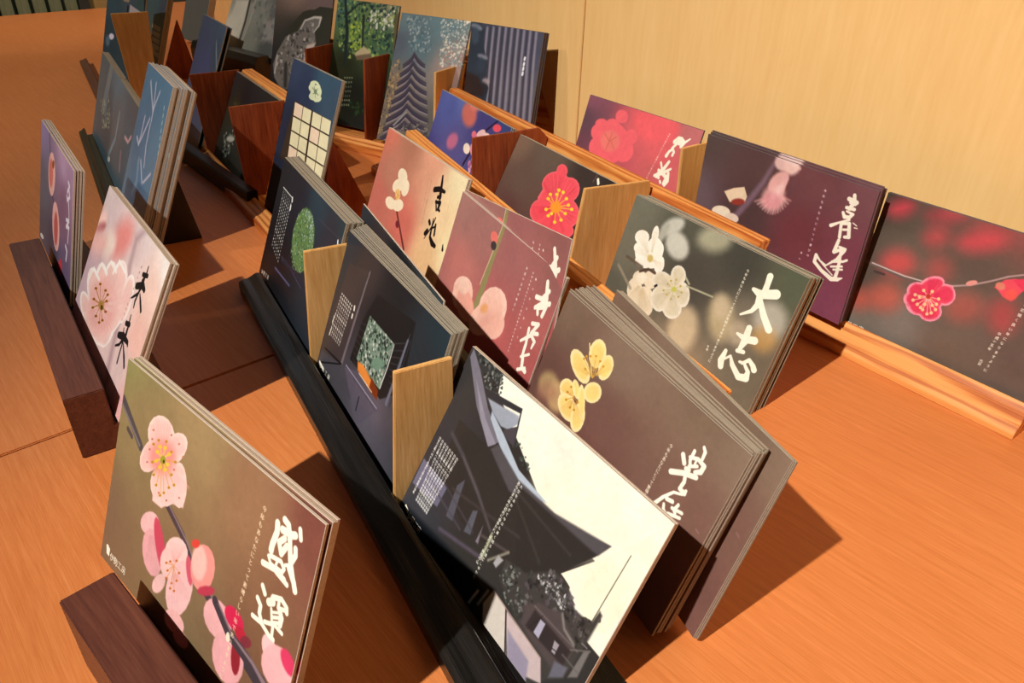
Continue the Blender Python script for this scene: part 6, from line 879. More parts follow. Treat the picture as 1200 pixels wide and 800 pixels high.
('p',[(109.6,30.3),(112.2,36.5),(111.2,43.1),(106.6,49.0),(99.1,53.4),(89.5,55.6),(79.5,55.1),(70.4,52.1),(64.0,46.8),(61.1,40.2),(62.4,33.3),(67.5,27.3),(75.6,23.0),(85.4,21.2),(95.2,22.0),(103.6,25.2)],(240,104,112),0.4,1),
('p',[(82.3,9.3),(83.1,11.1),(82.9,13.0),(81.7,14.6),(79.7,15.7),(77.1,16.1),(74.4,15.8),(72.0,14.8),(70.2,13.2),(69.4,11.3),(69.6,9.5),(70.8,7.9),(72.9,6.8),(75.4,6.4),(78.1,6.8),(80.5,7.8)],(236,84,96),1.5,1),
('p',[(87.5,15.2),(90.5,18.0),(91.3,21.6),(89.7,25.5),(86.0,29.0),(80.7,31.6),(74.5,33.0),(68.4,32.8),(63.4,31.2),(60.2,28.2),(59.4,24.5),(61.2,20.5),(65.1,17.0),(70.6,14.4),(76.8,13.2),(82.7,13.5)],(236,84,96),1.5,1),
('p',[(106.9,21.1),(106.4,24.8),(104.2,28.1),(100.4,30.7),(95.6,32.0),(90.6,31.8),(86.2,30.2),(82.9,27.4),(81.4,23.8),(81.9,20.0),(84.3,16.6),(88.2,14.1),(93.0,12.9),(98.0,13.2),(102.3,14.8),(105.4,17.6)],(236,84,96),1.5,1),
('p',[(85.8,46.3),(86.4,50.0),(84.8,53.6),(81.5,56.6),(76.9,58.6),(71.5,59.2),(66.4,58.3),(62.1,56.1),(59.6,52.8),(59.1,49.0),(60.7,45.3),(64.2,42.3),(69.0,40.4),(74.3,39.9),(79.3,40.9),(83.4,43.1)],(236,84,96),1.5,1),
('p',[(117.7,34.8),(119.5,38.7),(119.2,42.7),(116.8,46.1),(112.8,48.6),(107.6,49.7),(102.1,49.2),(97.0,47.2),(93.3,43.9),(91.4,39.9),(91.8,35.9),(94.3,32.3),(98.5,29.9),(103.7,28.9),(109.2,29.6),(114.1,31.6)],(236,84,96),1.5,1),
('p',[(103.9,47.6),(105.3,51.1),(104.4,54.8),(101.4,58.3),(96.8,60.9),(91.1,62.3),(85.2,62.3),(80.1,60.8),(76.6,58.1),(75.2,54.5),(76.1,50.7),(79.3,47.2),(84.1,44.6),(89.9,43.3),(95.6,43.4),(100.5,44.9)],(236,84,96),1.5,1),
('p',[(120.6,48.8),(121.3,51.1),(120.3,53.7),(117.8,56.3),(114.0,58.3),(109.5,59.6),(105.1,59.8),(101.3,59.1),(98.9,57.3),(98.2,54.9),(99.2,52.3),(101.9,49.7),(105.8,47.7),(110.3,46.5),(114.7,46.3),(118.3,47.1)],(236,84,96),1.5,1),
('p',[(107.4,31.1),(109.8,36.7),(108.9,42.6),(104.7,47.9),(97.9,51.9),(89.3,53.8),(80.3,53.4),(72.2,50.7),(66.4,45.9),(63.8,40.0),(65.0,33.8),(69.6,28.4),(76.8,24.6),(85.6,22.9),(94.4,23.6),(102.0,26.5)],(236,84,96),1.5,1),
('l',[(79.8,15.8,2.21),(83.0,26.3,2.22)],(214,60,76),1.5,0.6),
('l',[(61.1,27.9,2.3),(76.3,34.5,2.25)],(214,60,76),1.5,0.6),
('l',[(100.5,20.3,2.14),(92.7,30.6,2.18)],(214,60,76),1.5,0.6),
('l',[(71.6,50.0,2.29),(80.8,44.6,2.25)],(214,60,76),1.5,0.6),
('l',[(112.7,40.5,2.12),(99.6,39.6,2.17)],(214,60,76),1.5,0.6),
('l',[(92.8,55.8,2.22),(90.8,46.8,2.21)],(214,60,76),1.5,0.6),
('l',[(109.9,53.0,2.15),(98.2,46.0,2.19)],(214,60,76),1.5,0.6),
('v',[(81.5,34.9,59.7,19.8),(82.3,34.7,62.8,18.8),(83.0,34.4,65.9,17.8),(83.7,34.1,68.9,16.8),(84.5,33.9,72.0,15.8),(85.2,33.6,75.0,14.8),(86.0,33.3,78.0,13.9),(86.7,33.1,80.9,12.9),(88.1,33.5,86.8,14.9),(88.9,33.6,89.6,15.1),(89.6,33.6,92.4,15.4),(90.3,33.7,95.1,15.6),(91.0,33.7,97.9,15.9),(91.7,33.8,100.6,16.1),(92.4,33.8,103.4,16.4),(93.1,33.9,106.1,16.6),(84.3,44.6,71.2,59.3),(83.9,44.3,69.2,58.0),(83.4,44.0,67.2,56.8),(82.9,43.7,65.2,55.5),(82.4,43.3,63.2,54.2),(81.9,43.0,61.2,53.0),(81.5,42.7,59.2,51.7),(81.0,42.4,57.2,50.4),(96.0,37.9,117.3,32.3),(95.9,38.4,117.2,34.2),(95.9,38.9,117.0,36.1),(95.8,39.4,116.8,38.0),(95.8,39.8,116.7,39.9),(95.7,40.3,116.5,41.9),(95.7,40.8,116.3,43.8),(95.6,41.3,116.1,45.7),(92.3,44.6,103.1,58.9),(91.4,44.7,99.9,59.4),(90.6,44.8,96.6,59.9),(89.8,45.0,93.3,60.4),(88.9,45.1,90.0,60.9),(88.1,45.2,86.6,61.4),(87.3,45.3,83.2,62.0),(86.4,45.4,79.8,62.5)],1.11,(206,50,70),0.8,0.4),
('v',[(81.9,34.8,61.3,19.3),(83.4,34.3,67.4,17.3),(84.8,33.7,73.5,15.3),(86.3,33.2,79.5,13.4),(88.5,33.6,88.2,15.0),(89.9,33.7,93.8,15.5),(91.3,33.8,99.3,16.0),(92.7,33.9,104.7,16.5),(96.0,38.1,117.2,33.2),(95.9,39.1,116.9,37.1),(95.8,40.1,116.6,40.9),(95.7,41.1,116.2,44.7)],1.09,(250,140,140),0.8,0.4),
('l',[(88.6,39.8,1.11),(74.9,36.9,1.13)],(246,190,70),0.1,0.8),
('p',[(77.0,36.2),(77.2,36.7),(77.0,37.3),(76.6,37.8),(75.8,38.2),(75.0,38.4),(74.1,38.3),(73.3,38.1),(72.8,37.7),(72.6,37.2),(72.7,36.6),(73.2,36.1),(73.9,35.7),(74.8,35.5),(75.7,35.6),(76.4,35.8)],(250,210,60),0.1,1),
('l',[(88.6,39.8,1.11),(75.1,33.0,1.13)],(246,190,70),0.1,0.8),
('p',[(77.2,32.2),(77.4,32.8),(77.3,33.3),(76.8,33.8),(76.1,34.2),(75.2,34.4),(74.3,34.3),(73.5,34.1),(73.0,33.7),(72.8,33.2),(73.0,32.6),(73.4,32.1),(74.2,31.7),(75.0,31.5),(75.9,31.6),(76.7,31.8)],(250,210,60),0.1,1),
('l',[(88.6,39.8,1.11),(82.8,30.2,1.11)],(246,190,70),0.1,0.8),
('p',[(84.9,29.5),(85.1,30.1),(84.9,30.6),(84.5,31.1),(83.8,31.5),(82.9,31.6),(82.1,31.6),(81.3,31.4),(80.8,31.0),(80.6,30.4),(80.7,29.9),(81.2,29.4),(81.9,29.0),(82.8,28.8),(83.6,28.9),(84.4,29.1)],(250,210,60),0.1,1),
('l',[(88.6,39.8,1.11),(89.3,26.1,1.1)],(246,190,70),0.1,0.8),
('p',[(91.3,25.4),(91.5,25.9),(91.3,26.4),(90.9,26.9),(90.2,27.3),(89.4,27.5),(88.5,27.4),(87.8,27.2),(87.2,26.8),(87.0,26.3),(87.2,25.7),(87.6,25.2),(88.3,24.9),(89.2,24.7),(90.0,24.7),(90.8,25.0)],(250,210,60),0.1,1),
('l',[(88.6,39.8,1.11),(96.5,29.3,1.08)],(246,190,70),0.1,0.8),
('p',[(98.4,28.6),(98.6,29.1),(98.5,29.6),(98.1,30.1),(97.4,30.5),(96.6,30.7),(95.7,30.6),(95.0,30.4),(94.5,30.0),(94.3,29.5),(94.4,28.9),(94.9,28.5),(95.5,28.1),(96.4,27.9),(97.2,28.0),(97.9,28.2)],(250,210,60),0.1,1),
('l',[(88.6,39.8,1.11),(102.3,32.9,1.08)],(246,190,70),0.1,0.8),
('p',[(104.3,32.2),(104.5,32.7),(104.4,33.2),(103.9,33.7),(103.2,34.1),(102.4,34.3),(101.6,34.3),(100.9,34.0),(100.4,33.6),(100.2,33.1),(100.3,32.6),(100.7,32.1),(101.4,31.7),(102.2,31.5),(103.1,31.6),(103.8,31.8)],(250,210,60),0.1,1),
('l',[(88.6,39.8,1.11),(103.2,40.2,1.08)],(246,190,70),0.1,0.8),
('p',[(105.2,39.5),(105.4,40.0),(105.3,40.5),(104.8,41.0),(104.2,41.4),(103.3,41.6),(102.5,41.6),(101.8,41.3),(101.3,40.9),(101.1,40.4),(101.2,39.9),(101.6,39.4),(102.3,39.0),(103.1,38.8),(104.0,38.9),(104.7,39.1)],(250,210,60),0.1,1),
('l',[(88.6,39.8,1.11),(101.8,46.5,1.09)],(246,190,70),0.1,0.8),
('p',[(103.7,45.8),(103.9,46.3),(103.8,46.8),(103.4,47.3),(102.7,47.7),(101.9,47.9),(101.0,47.9),(100.3,47.7),(99.8,47.3),(99.6,46.8),(99.7,46.2),(100.2,45.7),(100.9,45.3),(101.7,45.1),(102.5,45.2),(103.2,45.4)],(250,210,60),0.1,1),
('l',[(88.6,39.8,1.11),(95.5,50.9,1.1)],(246,190,70),0.1,0.8),
('p',[(97.5,50.1),(97.7,50.6),(97.6,51.2),(97.1,51.7),(96.4,52.1),(95.6,52.3),(94.8,52.2),(94.0,52.0),(93.5,51.6),(93.3,51.1),(93.4,50.5),(93.9,50.0),(94.6,49.7),(95.4,49.5),(96.3,49.5),(97.0,49.7)],(250,210,60),0.1,1),
('l',[(88.6,39.8,1.11),(84.4,49.2,1.12)],(246,190,70),0.1,0.8),
('p',[(86.4,48.4),(86.7,48.9),(86.5,49.5),(86.1,50.0),(85.3,50.4),(84.5,50.6),(83.6,50.6),(82.9,50.4),(82.3,50.0),(82.1,49.4),(82.3,48.9),(82.7,48.4),(83.5,48.0),(84.3,47.8),(85.2,47.8),(85.9,48.0)],(250,210,60),0.1,1),
('l',[(88.6,39.8,1.11),(78.3,45.6,1.13)],(246,190,70),0.1,0.8),
('p',[(80.3,44.8),(80.5,45.3),(80.4,45.9),(79.9,46.4),(79.2,46.8),(78.3,47.0),(77.5,47.0),(76.7,46.7),(76.2,46.3),(76.0,45.8),(76.1,45.2),(76.6,44.7),(77.3,44.3),(78.2,44.1),(79.1,44.2),(79.8,44.4)],(250,210,60),0.1,1),
('l',[(88.6,39.8,1.11),(87.1,46.2,1.11)],(246,190,70),0.1,0.8),
('p',[(89.1,45.5),(89.3,46.0),(89.2,46.6),(88.7,47.1),(88.0,47.5),(87.1,47.7),(86.3,47.6),(85.5,47.4),(85.0,47.0),(84.8,46.5),(84.9,45.9),(85.4,45.4),(86.1,45.0),(87.0,44.8),(87.8,44.8),(88.6,45.1)],(250,210,60),0.1,1),
('l',[(88.6,39.8,1.11),(83.0,26.3,1.11)],(246,190,70),0.1,0.8),
('p',[(85.1,25.6),(85.3,26.1),(85.1,26.7),(84.7,27.2),(84.0,27.5),(83.1,27.7),(82.3,27.7),(81.5,27.4),(81.0,27.0),(80.8,26.5),(80.9,25.9),(81.4,25.4),(82.1,25.1),(83.0,24.9),(83.8,25.0),(84.6,25.2)],(250,210,60),0.1,1),
('l',[(88.6,39.8,1.11),(108.2,34.6,1.07)],(246,190,70),0.1,0.8),
('p',[(110.1,33.9),(110.3,34.4),(110.2,34.9),(109.8,35.4),(109.1,35.7),(108.3,35.9),(107.5,35.9),(106.8,35.7),(106.3,35.3),(106.1,34.8),(106.2,34.2),(106.7,33.7),(107.3,33.4),(108.1,33.2),(109.0,33.2),(109.7,33.5)],(250,210,60),0.1,1),
('p',[(95.1,37.4),(95.9,39.2),(95.5,41.1),(94.1,42.8),(91.9,44.1),(89.1,44.7),(86.3,44.5),(83.8,43.7),(82.0,42.2),(81.2,40.4),(81.6,38.5),(83.0,36.8),(85.3,35.6),(88.1,35.0),(90.9,35.1),(93.4,36.0)],(240,150,50),1,1),
('l',[(120.7,-7.6,0.81),(117.4,7.1,0.82)],(110,90,84),0.5,1),
('l',[(121.6,3.9,2.45),(124.2,6.6,2.44)],(252,246,228),0.15,1),
('l',[(130.6,59.9,2.08),(137.2,66.6,2.07)],(252,246,228),0.15,1),
],
'D2c': [
('b',[(1.5,0.9,112,112,96),(57.0,0.8,84,84,72),(5.3,46.1,110,108,92),(72.8,33.1,72,70,62),(99.9,13.5,66,66,58),(144.7,5.1,84,90,70),(115.1,44.3,120,112,96),(2.5,64.7,90,90,78),(153.7,54.6,110,100,82),(82.8,93.9,150,130,104)]),
('p',[(47.0,1.5),(48.4,3.2),(48.6,5.7),(47.5,8.7),(45.3,11.8),(42.3,14.4),(38.9,16.2),(35.7,16.9),(33.2,16.4),(31.8,14.7),(31.6,12.1),(32.8,9.0),(35.1,5.9),(38.2,3.3),(41.5,1.6),(44.6,1.0)],(190,190,176),2.5,1),
('p',[(37.7,16.0),(36.9,18.9),(35.7,21.3),(34.3,22.9),(32.9,23.5),(31.8,22.9),(31.0,21.2),(30.8,18.7),(31.1,15.8),(32.0,12.9),(33.2,10.5),(34.6,8.9),(35.9,8.4),(37.1,9.1),(37.8,10.7),(38.0,13.2)],(170,170,156),2,1),
('p',[(56.4,13.8),(58.9,16.9),(60.1,20.3),(59.6,23.7),(57.6,26.4),(54.4,28.1),(50.3,28.5),(46.1,27.5),(42.3,25.2),(39.6,22.0),(38.5,18.5),(39.0,15.1),(41.1,12.3),(44.5,10.7),(48.6,10.4),(52.7,11.5)],(196,196,182),2.5,1),
('p',[(87.6,-0.7),(88.1,2.5),(86.7,5.9),(83.6,9.2),(79.3,11.7),(74.3,13.1),(69.4,13.1),(65.4,11.7),(63.0,9.2),(62.6,5.8),(64.1,2.3),(67.4,-1.0),(71.8,-3.4),(76.8,-4.7),(81.5,-4.6),(85.3,-3.2)],(170,168,140),5,0.9),
('p',[(111.7,44.5),(113.6,50.1),(114.0,55.5),(112.7,59.9),(109.9,62.7),(106.0,63.4),(101.7,61.9),(97.5,58.3),(94.1,53.2),(92.2,47.5),(91.9,42.0),(93.3,37.6),(96.2,34.9),(100.1,34.4),(104.4,36.0),(108.5,39.6)],(186,170,130),5,0.9),
('p',[(145.8,29.0),(147.0,33.4),(146.5,38.0),(144.4,42.0),(140.8,44.9),(136.4,46.2),(131.8,45.6),(127.7,43.3),(124.8,39.5),(123.6,34.9),(124.2,30.2),(126.5,26.2),(130.1,23.4),(134.6,22.3),(139.1,23.0),(143.0,25.4)],(180,176,160),5,0.9),
('p',[(90.3,65.2),(91.0,71.5),(89.8,77.5),(86.9,82.3),(82.7,85.2),(77.9,85.6),(73.1,83.5),(69.2,79.1),(66.7,73.2),(66.2,66.7),(67.5,60.7),(70.5,56.0),(74.8,53.3),(79.6,53.1),(84.2,55.3),(87.9,59.5)],(206,186,150),5,0.9),
('p',[(144.7,42.9),(145.5,45.9),(145.0,49.1),(143.2,52.1),(140.5,54.2),(137.2,55.3),(133.8,55.1),(130.9,53.7),(128.9,51.2),(128.1,48.0),(128.7,44.8),(130.5,41.9),(133.3,39.7),(136.6,38.8),(139.9,39.0),(142.8,40.5)],(190,150,90),5,0.8),
('p',[(24.1,23.3),(24.5,25.2),(23.9,27.3),(22.4,29.1),(20.2,30.4),(17.6,31.1),(15.1,30.9),(13.0,29.9),(11.7,28.3),(11.3,26.3),(11.9,24.2),(13.4,22.4),(15.7,21.1),(18.2,20.5),(20.7,20.7),(22.8,21.7)],(240,236,220),0.3,1),
('p',[(31.4,19.2),(31.7,21.7),(31.6,23.9),(31.0,25.6),(29.9,26.3),(28.7,26.1),(27.4,25.0),(26.2,23.1),(25.4,20.6),(25.1,18.1),(25.3,15.9),(25.9,14.3),(26.9,13.5),(28.2,13.7),(29.5,14.9),(30.6,16.8)],(240,236,220),0.3,1),
('p',[(22.9,32.0),(23.2,33.5),(22.9,35.0),(21.8,36.4),(20.3,37.4),(18.5,37.8),(16.6,37.6),(15.1,36.9),(14.1,35.6),(13.8,34.1),(14.2,32.5),(15.2,31.1),(16.8,30.2),(18.6,29.8),(20.4,30.0),(21.9,30.7)],(240,236,220),0.3,1),
('p',[(39.1,24.7),(40.0,26.4),(40.3,28.2),(39.9,29.7),(38.8,30.8),(37.2,31.3),(35.3,31.1),(33.5,30.2),(32.0,28.8),(31.0,27.1),(30.7,25.3),(31.2,23.7),(32.3,22.6),(33.9,22.2),(35.8,22.4),(37.6,23.3)],(240,236,220),0.3,1),
('p',[(43.8,33.0),(43.9,35.4),(42.0,38.2),(38.6,41.0),(34.1,43.5),(29.1,45.2),(24.5,45.8),(20.9,45.3),(18.9,43.7),(18.9,41.2),(20.9,38.3),(24.4,35.5),(29.1,33.0),(34.0,31.4),(38.5,30.9),(41.9,31.4)],(240,236,220),0.3,1),
('p',[(45.2,36.4),(45.4,38.7),(44.9,40.8),(43.8,42.5),(42.2,43.4),(40.4,43.5),(38.7,42.6),(37.3,40.9),(36.4,38.8),(36.2,36.4),(36.7,34.3),(37.9,32.6),(39.4,31.7),(41.2,31.7),(42.9,32.6),(44.3,34.2)],(240,236,220),0.3,1),
('p',[(32.3,31.4),(33.2,34.7),(32.8,38.1),(31.2,41.0),(28.4,42.9),(25.1,43.6),(21.6,42.9),(18.5,41.0),(16.4,38.0),(15.4,34.6),(15.9,31.1),(17.7,28.3),(20.4,26.4),(23.8,25.8),(27.2,26.5),(30.2,28.5)],(240,236,220),0.3,1),
('p',[(39.7,26.6),(40.7,30.0),(40.4,33.2),(39.0,35.9),(36.7,37.7),(33.7,38.3),(30.5,37.5),(27.6,35.4),(25.6,32.5),(24.6,29.1),(24.9,25.8),(26.3,23.1),(28.7,21.4),(31.7,20.9),(34.9,21.8),(37.6,23.8)],(240,236,220),0.3,1),
('p',[(35.0,50.1),(35.4,52.1),(34.8,54.2),(33.3,56.1),(31.2,57.6),(28.6,58.3),(26.1,58.2),(24.0,57.2),(22.7,55.6),(22.3,53.6),(22.9,51.4),(24.4,49.5),(26.6,48.1),(29.1,47.4),(31.6,47.6),(33.6,48.5)],(226,214,186),0.4,1),
('p',[(34.9,60.3),(36.0,63.7),(35.9,67.1),(34.7,69.9),(32.5,71.7),(29.6,72.3),(26.6,71.5),(23.8,69.4),(21.7,66.4),(20.7,62.9),(20.8,59.5),(22.1,56.7),(24.3,54.9),(27.1,54.4),(30.1,55.2),(32.9,57.3)],(226,214,186),0.4,1),
('p',[(47.3,61.2),(48.2,64.7),(47.8,68.2),(46.0,71.3),(43.2,73.4),(39.8,74.3),(36.2,73.8),(33.1,71.9),(30.9,69.0),(30.0,65.5),(30.5,61.9),(32.3,58.8),(35.2,56.8),(38.6,56.0),(42.1,56.5),(45.1,58.4)],(226,214,186),0.4,1),
('p',[(44.4,47.5),(45.1,50.0),(44.7,52.5),(43.5,54.7),(41.4,56.2),(38.9,56.8),(36.3,56.4),(34.0,55.0),(32.4,52.9),(31.8,50.4),(32.1,47.8),(33.5,45.6),(35.5,44.2),(38.1,43.6),(40.6,44.1),(42.8,45.4)],(226,214,186),0.4,1),
('p',[(48.9,67.2),(49.5,70.2),(48.7,73.3),(46.6,76.2),(43.5,78.5),(39.8,79.6),(36.2,79.5),(33.1,78.2),(31.1,75.9),(30.5,72.8),(31.4,69.6),(33.6,66.7),(36.7,64.5),(40.4,63.4),(44.0,63.6),(47.0,64.9)],(226,214,186),0.4,1),
('p',[(35.0,50.1),(35.3,51.6),(34.8,53.2),(33.7,54.7),(32.1,55.8),(30.1,56.3),(28.2,56.2),(26.6,55.5),(25.6,54.3),(25.3,52.8),(25.7,51.1),(26.9,49.7),(28.6,48.6),(30.5,48.1),(32.4,48.2),(34.0,48.9)],(232,224,200),0.3,1),
('p',[(54.6,42.9),(55.1,45.2),(54.3,47.7),(52.5,50.0),(49.8,51.7),(46.7,52.6),(43.7,52.6),(41.1,51.6),(39.5,49.7),(39.1,47.4),(39.9,44.8),(41.8,42.6),(44.5,40.9),(47.6,40.0),(50.6,40.1),(53.1,41.1)],(230,226,208),0.3,1),
('p',[(65.2,35.0),(65.9,37.6),(65.6,40.2),(64.4,42.4),(62.4,43.9),(59.9,44.5),(57.3,44.0),(55.0,42.5),(53.3,40.2),(52.6,37.6),(52.9,34.9),(54.1,32.7),(56.2,31.2),(58.7,30.7),(61.3,31.3),(63.5,32.7)],(230,226,208),0.3,1),
('p',[(73.8,45.4),(74.9,48.6),(75.0,51.7),(74.1,54.3),(72.3,55.9),(69.9,56.3),(67.2,55.5),(64.8,53.4),(62.8,50.6),(61.8,47.3),(61.7,44.2),(62.7,41.6),(64.5,40.1),(66.9,39.7),(69.5,40.6),(71.9,42.6)],(230,226,208),0.3,1),
('p',[(71.6,56.2),(72.4,59.2),(71.9,62.4),(70.3,65.1),(67.6,67.1),(64.5,68.0),(61.2,67.6),(58.4,66.1),(56.4,63.6),(55.6,60.5),(56.2,57.3),(57.9,54.6),(60.6,52.6),(63.8,51.8),(67.0,52.2),(69.7,53.8)],(230,226,208),0.3,1),
('p',[(58.2,56.1),(59.2,59.4),(59.0,62.7),(57.7,65.6),(55.4,67.5),(52.5,68.1),(49.3,67.4),(46.5,65.5),(44.5,62.6),(43.5,59.2),(43.7,55.8),(45.1,53.0),(47.4,51.1),(50.3,50.5),(53.4,51.3),(56.1,53.2)],(230,226,208),0.3,1),
('p',[(66.3,45.7),(67.3,49.6),(66.6,53.6),(64.4,57.2),(61.0,59.7),(56.8,60.9),(52.5,60.4),(48.7,58.3),(46.2,55.0),(45.2,51.0),(45.9,46.9),(48.3,43.4),(51.8,40.9),(56.0,39.9),(60.2,40.5),(63.8,42.5)],(230,226,208),0.3,1),
('p',[(53.1,43.6),(53.5,45.4),(52.9,47.4),(51.4,49.2),(49.3,50.6),(46.8,51.3),(44.4,51.3),(42.3,50.5),(41.1,49.0),(40.7,47.1),(41.4,45.1),(42.9,43.3),(45.0,42.0),(47.5,41.3),(49.9,41.3),(51.9,42.1)],(216,208,180),1.6,1),
('p',[(64.0,35.5),(64.6,37.6),(64.4,39.7),(63.4,41.5),(61.8,42.7),(59.8,43.1),(57.7,42.7),(55.8,41.5),(54.5,39.7),(53.9,37.6),(54.2,35.5),(55.2,33.7),(56.8,32.5),(58.8,32.1),(60.9,32.5),(62.7,33.7)],(216,208,180),1.6,1),
('p',[(72.7,45.9),(73.6,48.5),(73.7,51.0),(72.9,53.0),(71.5,54.3),(69.6,54.6),(67.5,54.0),(65.5,52.3),(63.9,50.1),(63.1,47.5),(63.1,44.9),(63.8,42.9),(65.3,41.6),(67.2,41.4),(69.3,42.1),(71.2,43.7)],(216,208,180),1.6,1),
('p',[(70.1,56.9),(70.7,59.4),(70.4,61.9),(69.0,64.1),(66.9,65.7),(64.4,66.4),(61.8,66.1),(59.5,64.8),(58.0,62.8),(57.4,60.4),(57.8,57.8),(59.2,55.6),(61.3,54.1),(63.8,53.4),(66.4,53.7),(68.6,55.0)],(216,208,180),1.6,1),
('p',[(56.8,56.7),(57.6,59.4),(57.5,62.1),(56.4,64.3),(54.6,65.8),(52.2,66.3),(49.8,65.8),(47.5,64.2),(45.9,61.9),(45.1,59.2),(45.2,56.5),(46.3,54.2),(48.2,52.8),(50.6,52.3),(53.0,52.9),(55.2,54.4)],(216,208,180),1.6,1),
('p',[(66.9,45.4),(67.9,49.4),(67.2,53.6),(64.8,57.3),(61.1,60.0),(56.6,61.2),(52.1,60.8),(48.1,58.7),(45.5,55.4),(44.5,51.2),(45.3,47.0),(47.9,43.2),(51.7,40.7),(56.1,39.6),(60.6,40.1),(64.4,42.1)],(216,208,180),1.6,1),
('v',[(55.4,48.3,40.4,50.0),(55.5,47.9,40.9,48.6),(55.6,47.6,41.4,47.1),(55.7,47.2,41.8,45.7),(55.8,46.9,42.3,44.3),(55.9,46.5,42.8,42.9),(56.0,46.2,43.2,41.5),(58.8,44.4,54.6,34.3),(59.2,44.3,56.0,34.1),(59.5,44.2,57.5,33.8),(59.9,44.2,58.9,33.6),(60.3,44.1,60.4,33.3),(60.6,44.0,61.8,33.1),(61.0,44.0,63.3,32.8),(63.6,46.9,73.4,44.6),(63.5,47.2,73.2,45.8),(63.4,47.5,73.0,46.9),(63.4,47.8,72.7,48.1),(63.3,48.1,72.5,49.3),(63.3,48.4,72.3,50.5),(63.2,48.7,72.0,51.7),(62.9,51.5,71.1,62.7),(62.5,51.6,69.3,63.4),(62.0,51.8,67.5,64.1),(61.6,52.0,65.7,64.8),(61.1,52.1,63.9,65.5),(60.7,52.3,62.1,66.2),(60.2,52.4,60.2,66.9),(58.2,52.1,52.2,65.5),(57.9,51.9,50.9,64.9),(57.6,51.8,49.5,64.2),(57.3,51.6,48.1,63.6),(56.9,51.4,46.8,62.9),(56.6,51.3,45.4,62.3),(56.3,51.1,44.0,61.6)],0.66,(190,178,150),0.5,0.5),
('v',[(26.8,33.8,11.4,25.8),(27.2,33.5,13.0,24.5),(27.5,33.2,14.6,23.2),(27.9,32.9,16.2,21.9),(28.3,32.5,17.8,20.6),(30.4,32.0,26.2,18.6),(30.6,31.9,27.1,18.4),(30.9,31.9,28.1,18.1),(31.1,31.8,29.0,17.9),(31.3,31.8,30.0,17.7),(35.1,36.3,44.8,35.6),(35.0,36.6,44.4,36.8),(34.9,36.9,44.0,37.9),(34.8,37.2,43.6,39.1),(34.7,37.5,43.2,40.3),(28.0,36.7,16.3,37.5),(28.3,36.2,17.5,35.3),(28.5,35.7,18.6,33.2),(28.8,35.1,19.8,31.1),(29.1,34.6,20.9,28.9)],0.69,(206,198,170),0.5,0.5),
('v',[(31.8,58.9,33.8,70.2),(31.3,59.0,32.0,70.3),(30.9,59.0,30.1,70.5),(30.4,59.0,28.3,70.6),(30.0,59.0,26.4,70.8),(29.5,59.1,24.5,70.9),(35.6,58.7,48.7,68.9),(35.1,59.0,46.8,70.2),(34.5,59.3,44.7,71.5),(34.0,59.6,42.7,72.8),(33.5,59.9,40.7,74.1),(33.0,60.2,38.7,75.4),(35.9,60.5,50.0,76.3),(35.3,60.8,47.7,77.5),(34.7,61.1,45.4,78.8),(34.1,61.4,43.1,80.0),(33.5,61.7,40.7,81.3),(32.9,62.0,38.4,82.5)],0.7,(190,170,130),0.6,0.5),
('l',[(60.2,47.7,0.49),(53.6,46.7,0.5)],(190,180,110),0.1,0.8),
('p',[(54.4,46.3),(54.4,46.6),(54.4,46.9),(54.2,47.1),(53.9,47.3),(53.6,47.4),(53.2,47.4),(52.9,47.3),(52.8,47.0),(52.7,46.8),(52.8,46.5),(53.0,46.2),(53.3,46.0),(53.6,45.9),(53.9,46.0),(54.2,46.1)],(180,160,80),0.1,1),
('l',[(60.2,47.7,0.49),(55.1,43.5,0.5)],(190,180,110),0.1,0.8),
('p',[(55.9,43.1),(56.0,43.4),(55.9,43.7),(55.7,44.0),(55.4,44.2),(55.1,44.2),(54.8,44.2),(54.5,44.1),(54.3,43.9),(54.2,43.6),(54.3,43.3),(54.5,43.1),(54.8,42.9),(55.1,42.8),(55.5,42.8),(55.7,42.9)],(180,160,80),0.1,1),
('l',[(60.2,47.7,0.49),(58.9,41.0,0.49)],(190,180,110),0.1,0.8),
('p',[(59.7,40.6),(59.8,40.9),(59.7,41.2),(59.5,41.4),(59.3,41.6),(58.9,41.7),(58.6,41.7),(58.3,41.5),(58.1,41.3),(58.1,41.1),(58.2,40.8),(58.4,40.5),(58.6,40.3),(59.0,40.2),(59.3,40.3),(59.6,40.4)],(180,160,80),0.1,1),
('l',[(60.2,47.7,0.49),(64.2,43.4,0.49)],(190,180,110),0.1,0.8),
('p',[(65.0,43.1),(65.0,43.4),(64.9,43.6),(64.8,43.9),(64.5,44.1),(64.2,44.2),(63.8,44.2),(63.6,44.0),(63.4,43.8),(63.3,43.5),(63.4,43.3),(63.6,43.0),(63.9,42.8),(64.2,42.7),(64.5,42.7),(64.8,42.9)],(180,160,80),0.1,1),
('l',[(60.2,47.7,0.49),(66.9,47.0,0.49)],(190,180,110),0.1,0.8),
('p',[(67.7,46.7),(67.8,46.9),(67.7,47.2),(67.5,47.5),(67.2,47.7),(66.9,47.8),(66.6,47.7),(66.3,47.6),(66.1,47.4),(66.1,47.1),(66.2,46.8),(66.3,46.6),(66.6,46.4),(66.9,46.3),(67.3,46.3),(67.5,46.5)],(180,160,80),0.1,1),
('l',[(60.2,47.7,0.49),(65.8,50.8,0.49)],(190,180,110),0.1,0.8),
('p',[(66.6,50.5),(66.6,50.7),(66.6,51.0),(66.4,51.3),(66.1,51.5),(65.8,51.6),(65.4,51.5),(65.2,51.4),(65.0,51.2),(64.9,50.9),(65.0,50.6),(65.2,50.4),(65.5,50.2),(65.8,50.1),(66.1,50.1),(66.4,50.2)],(180,160,80),0.1,1),
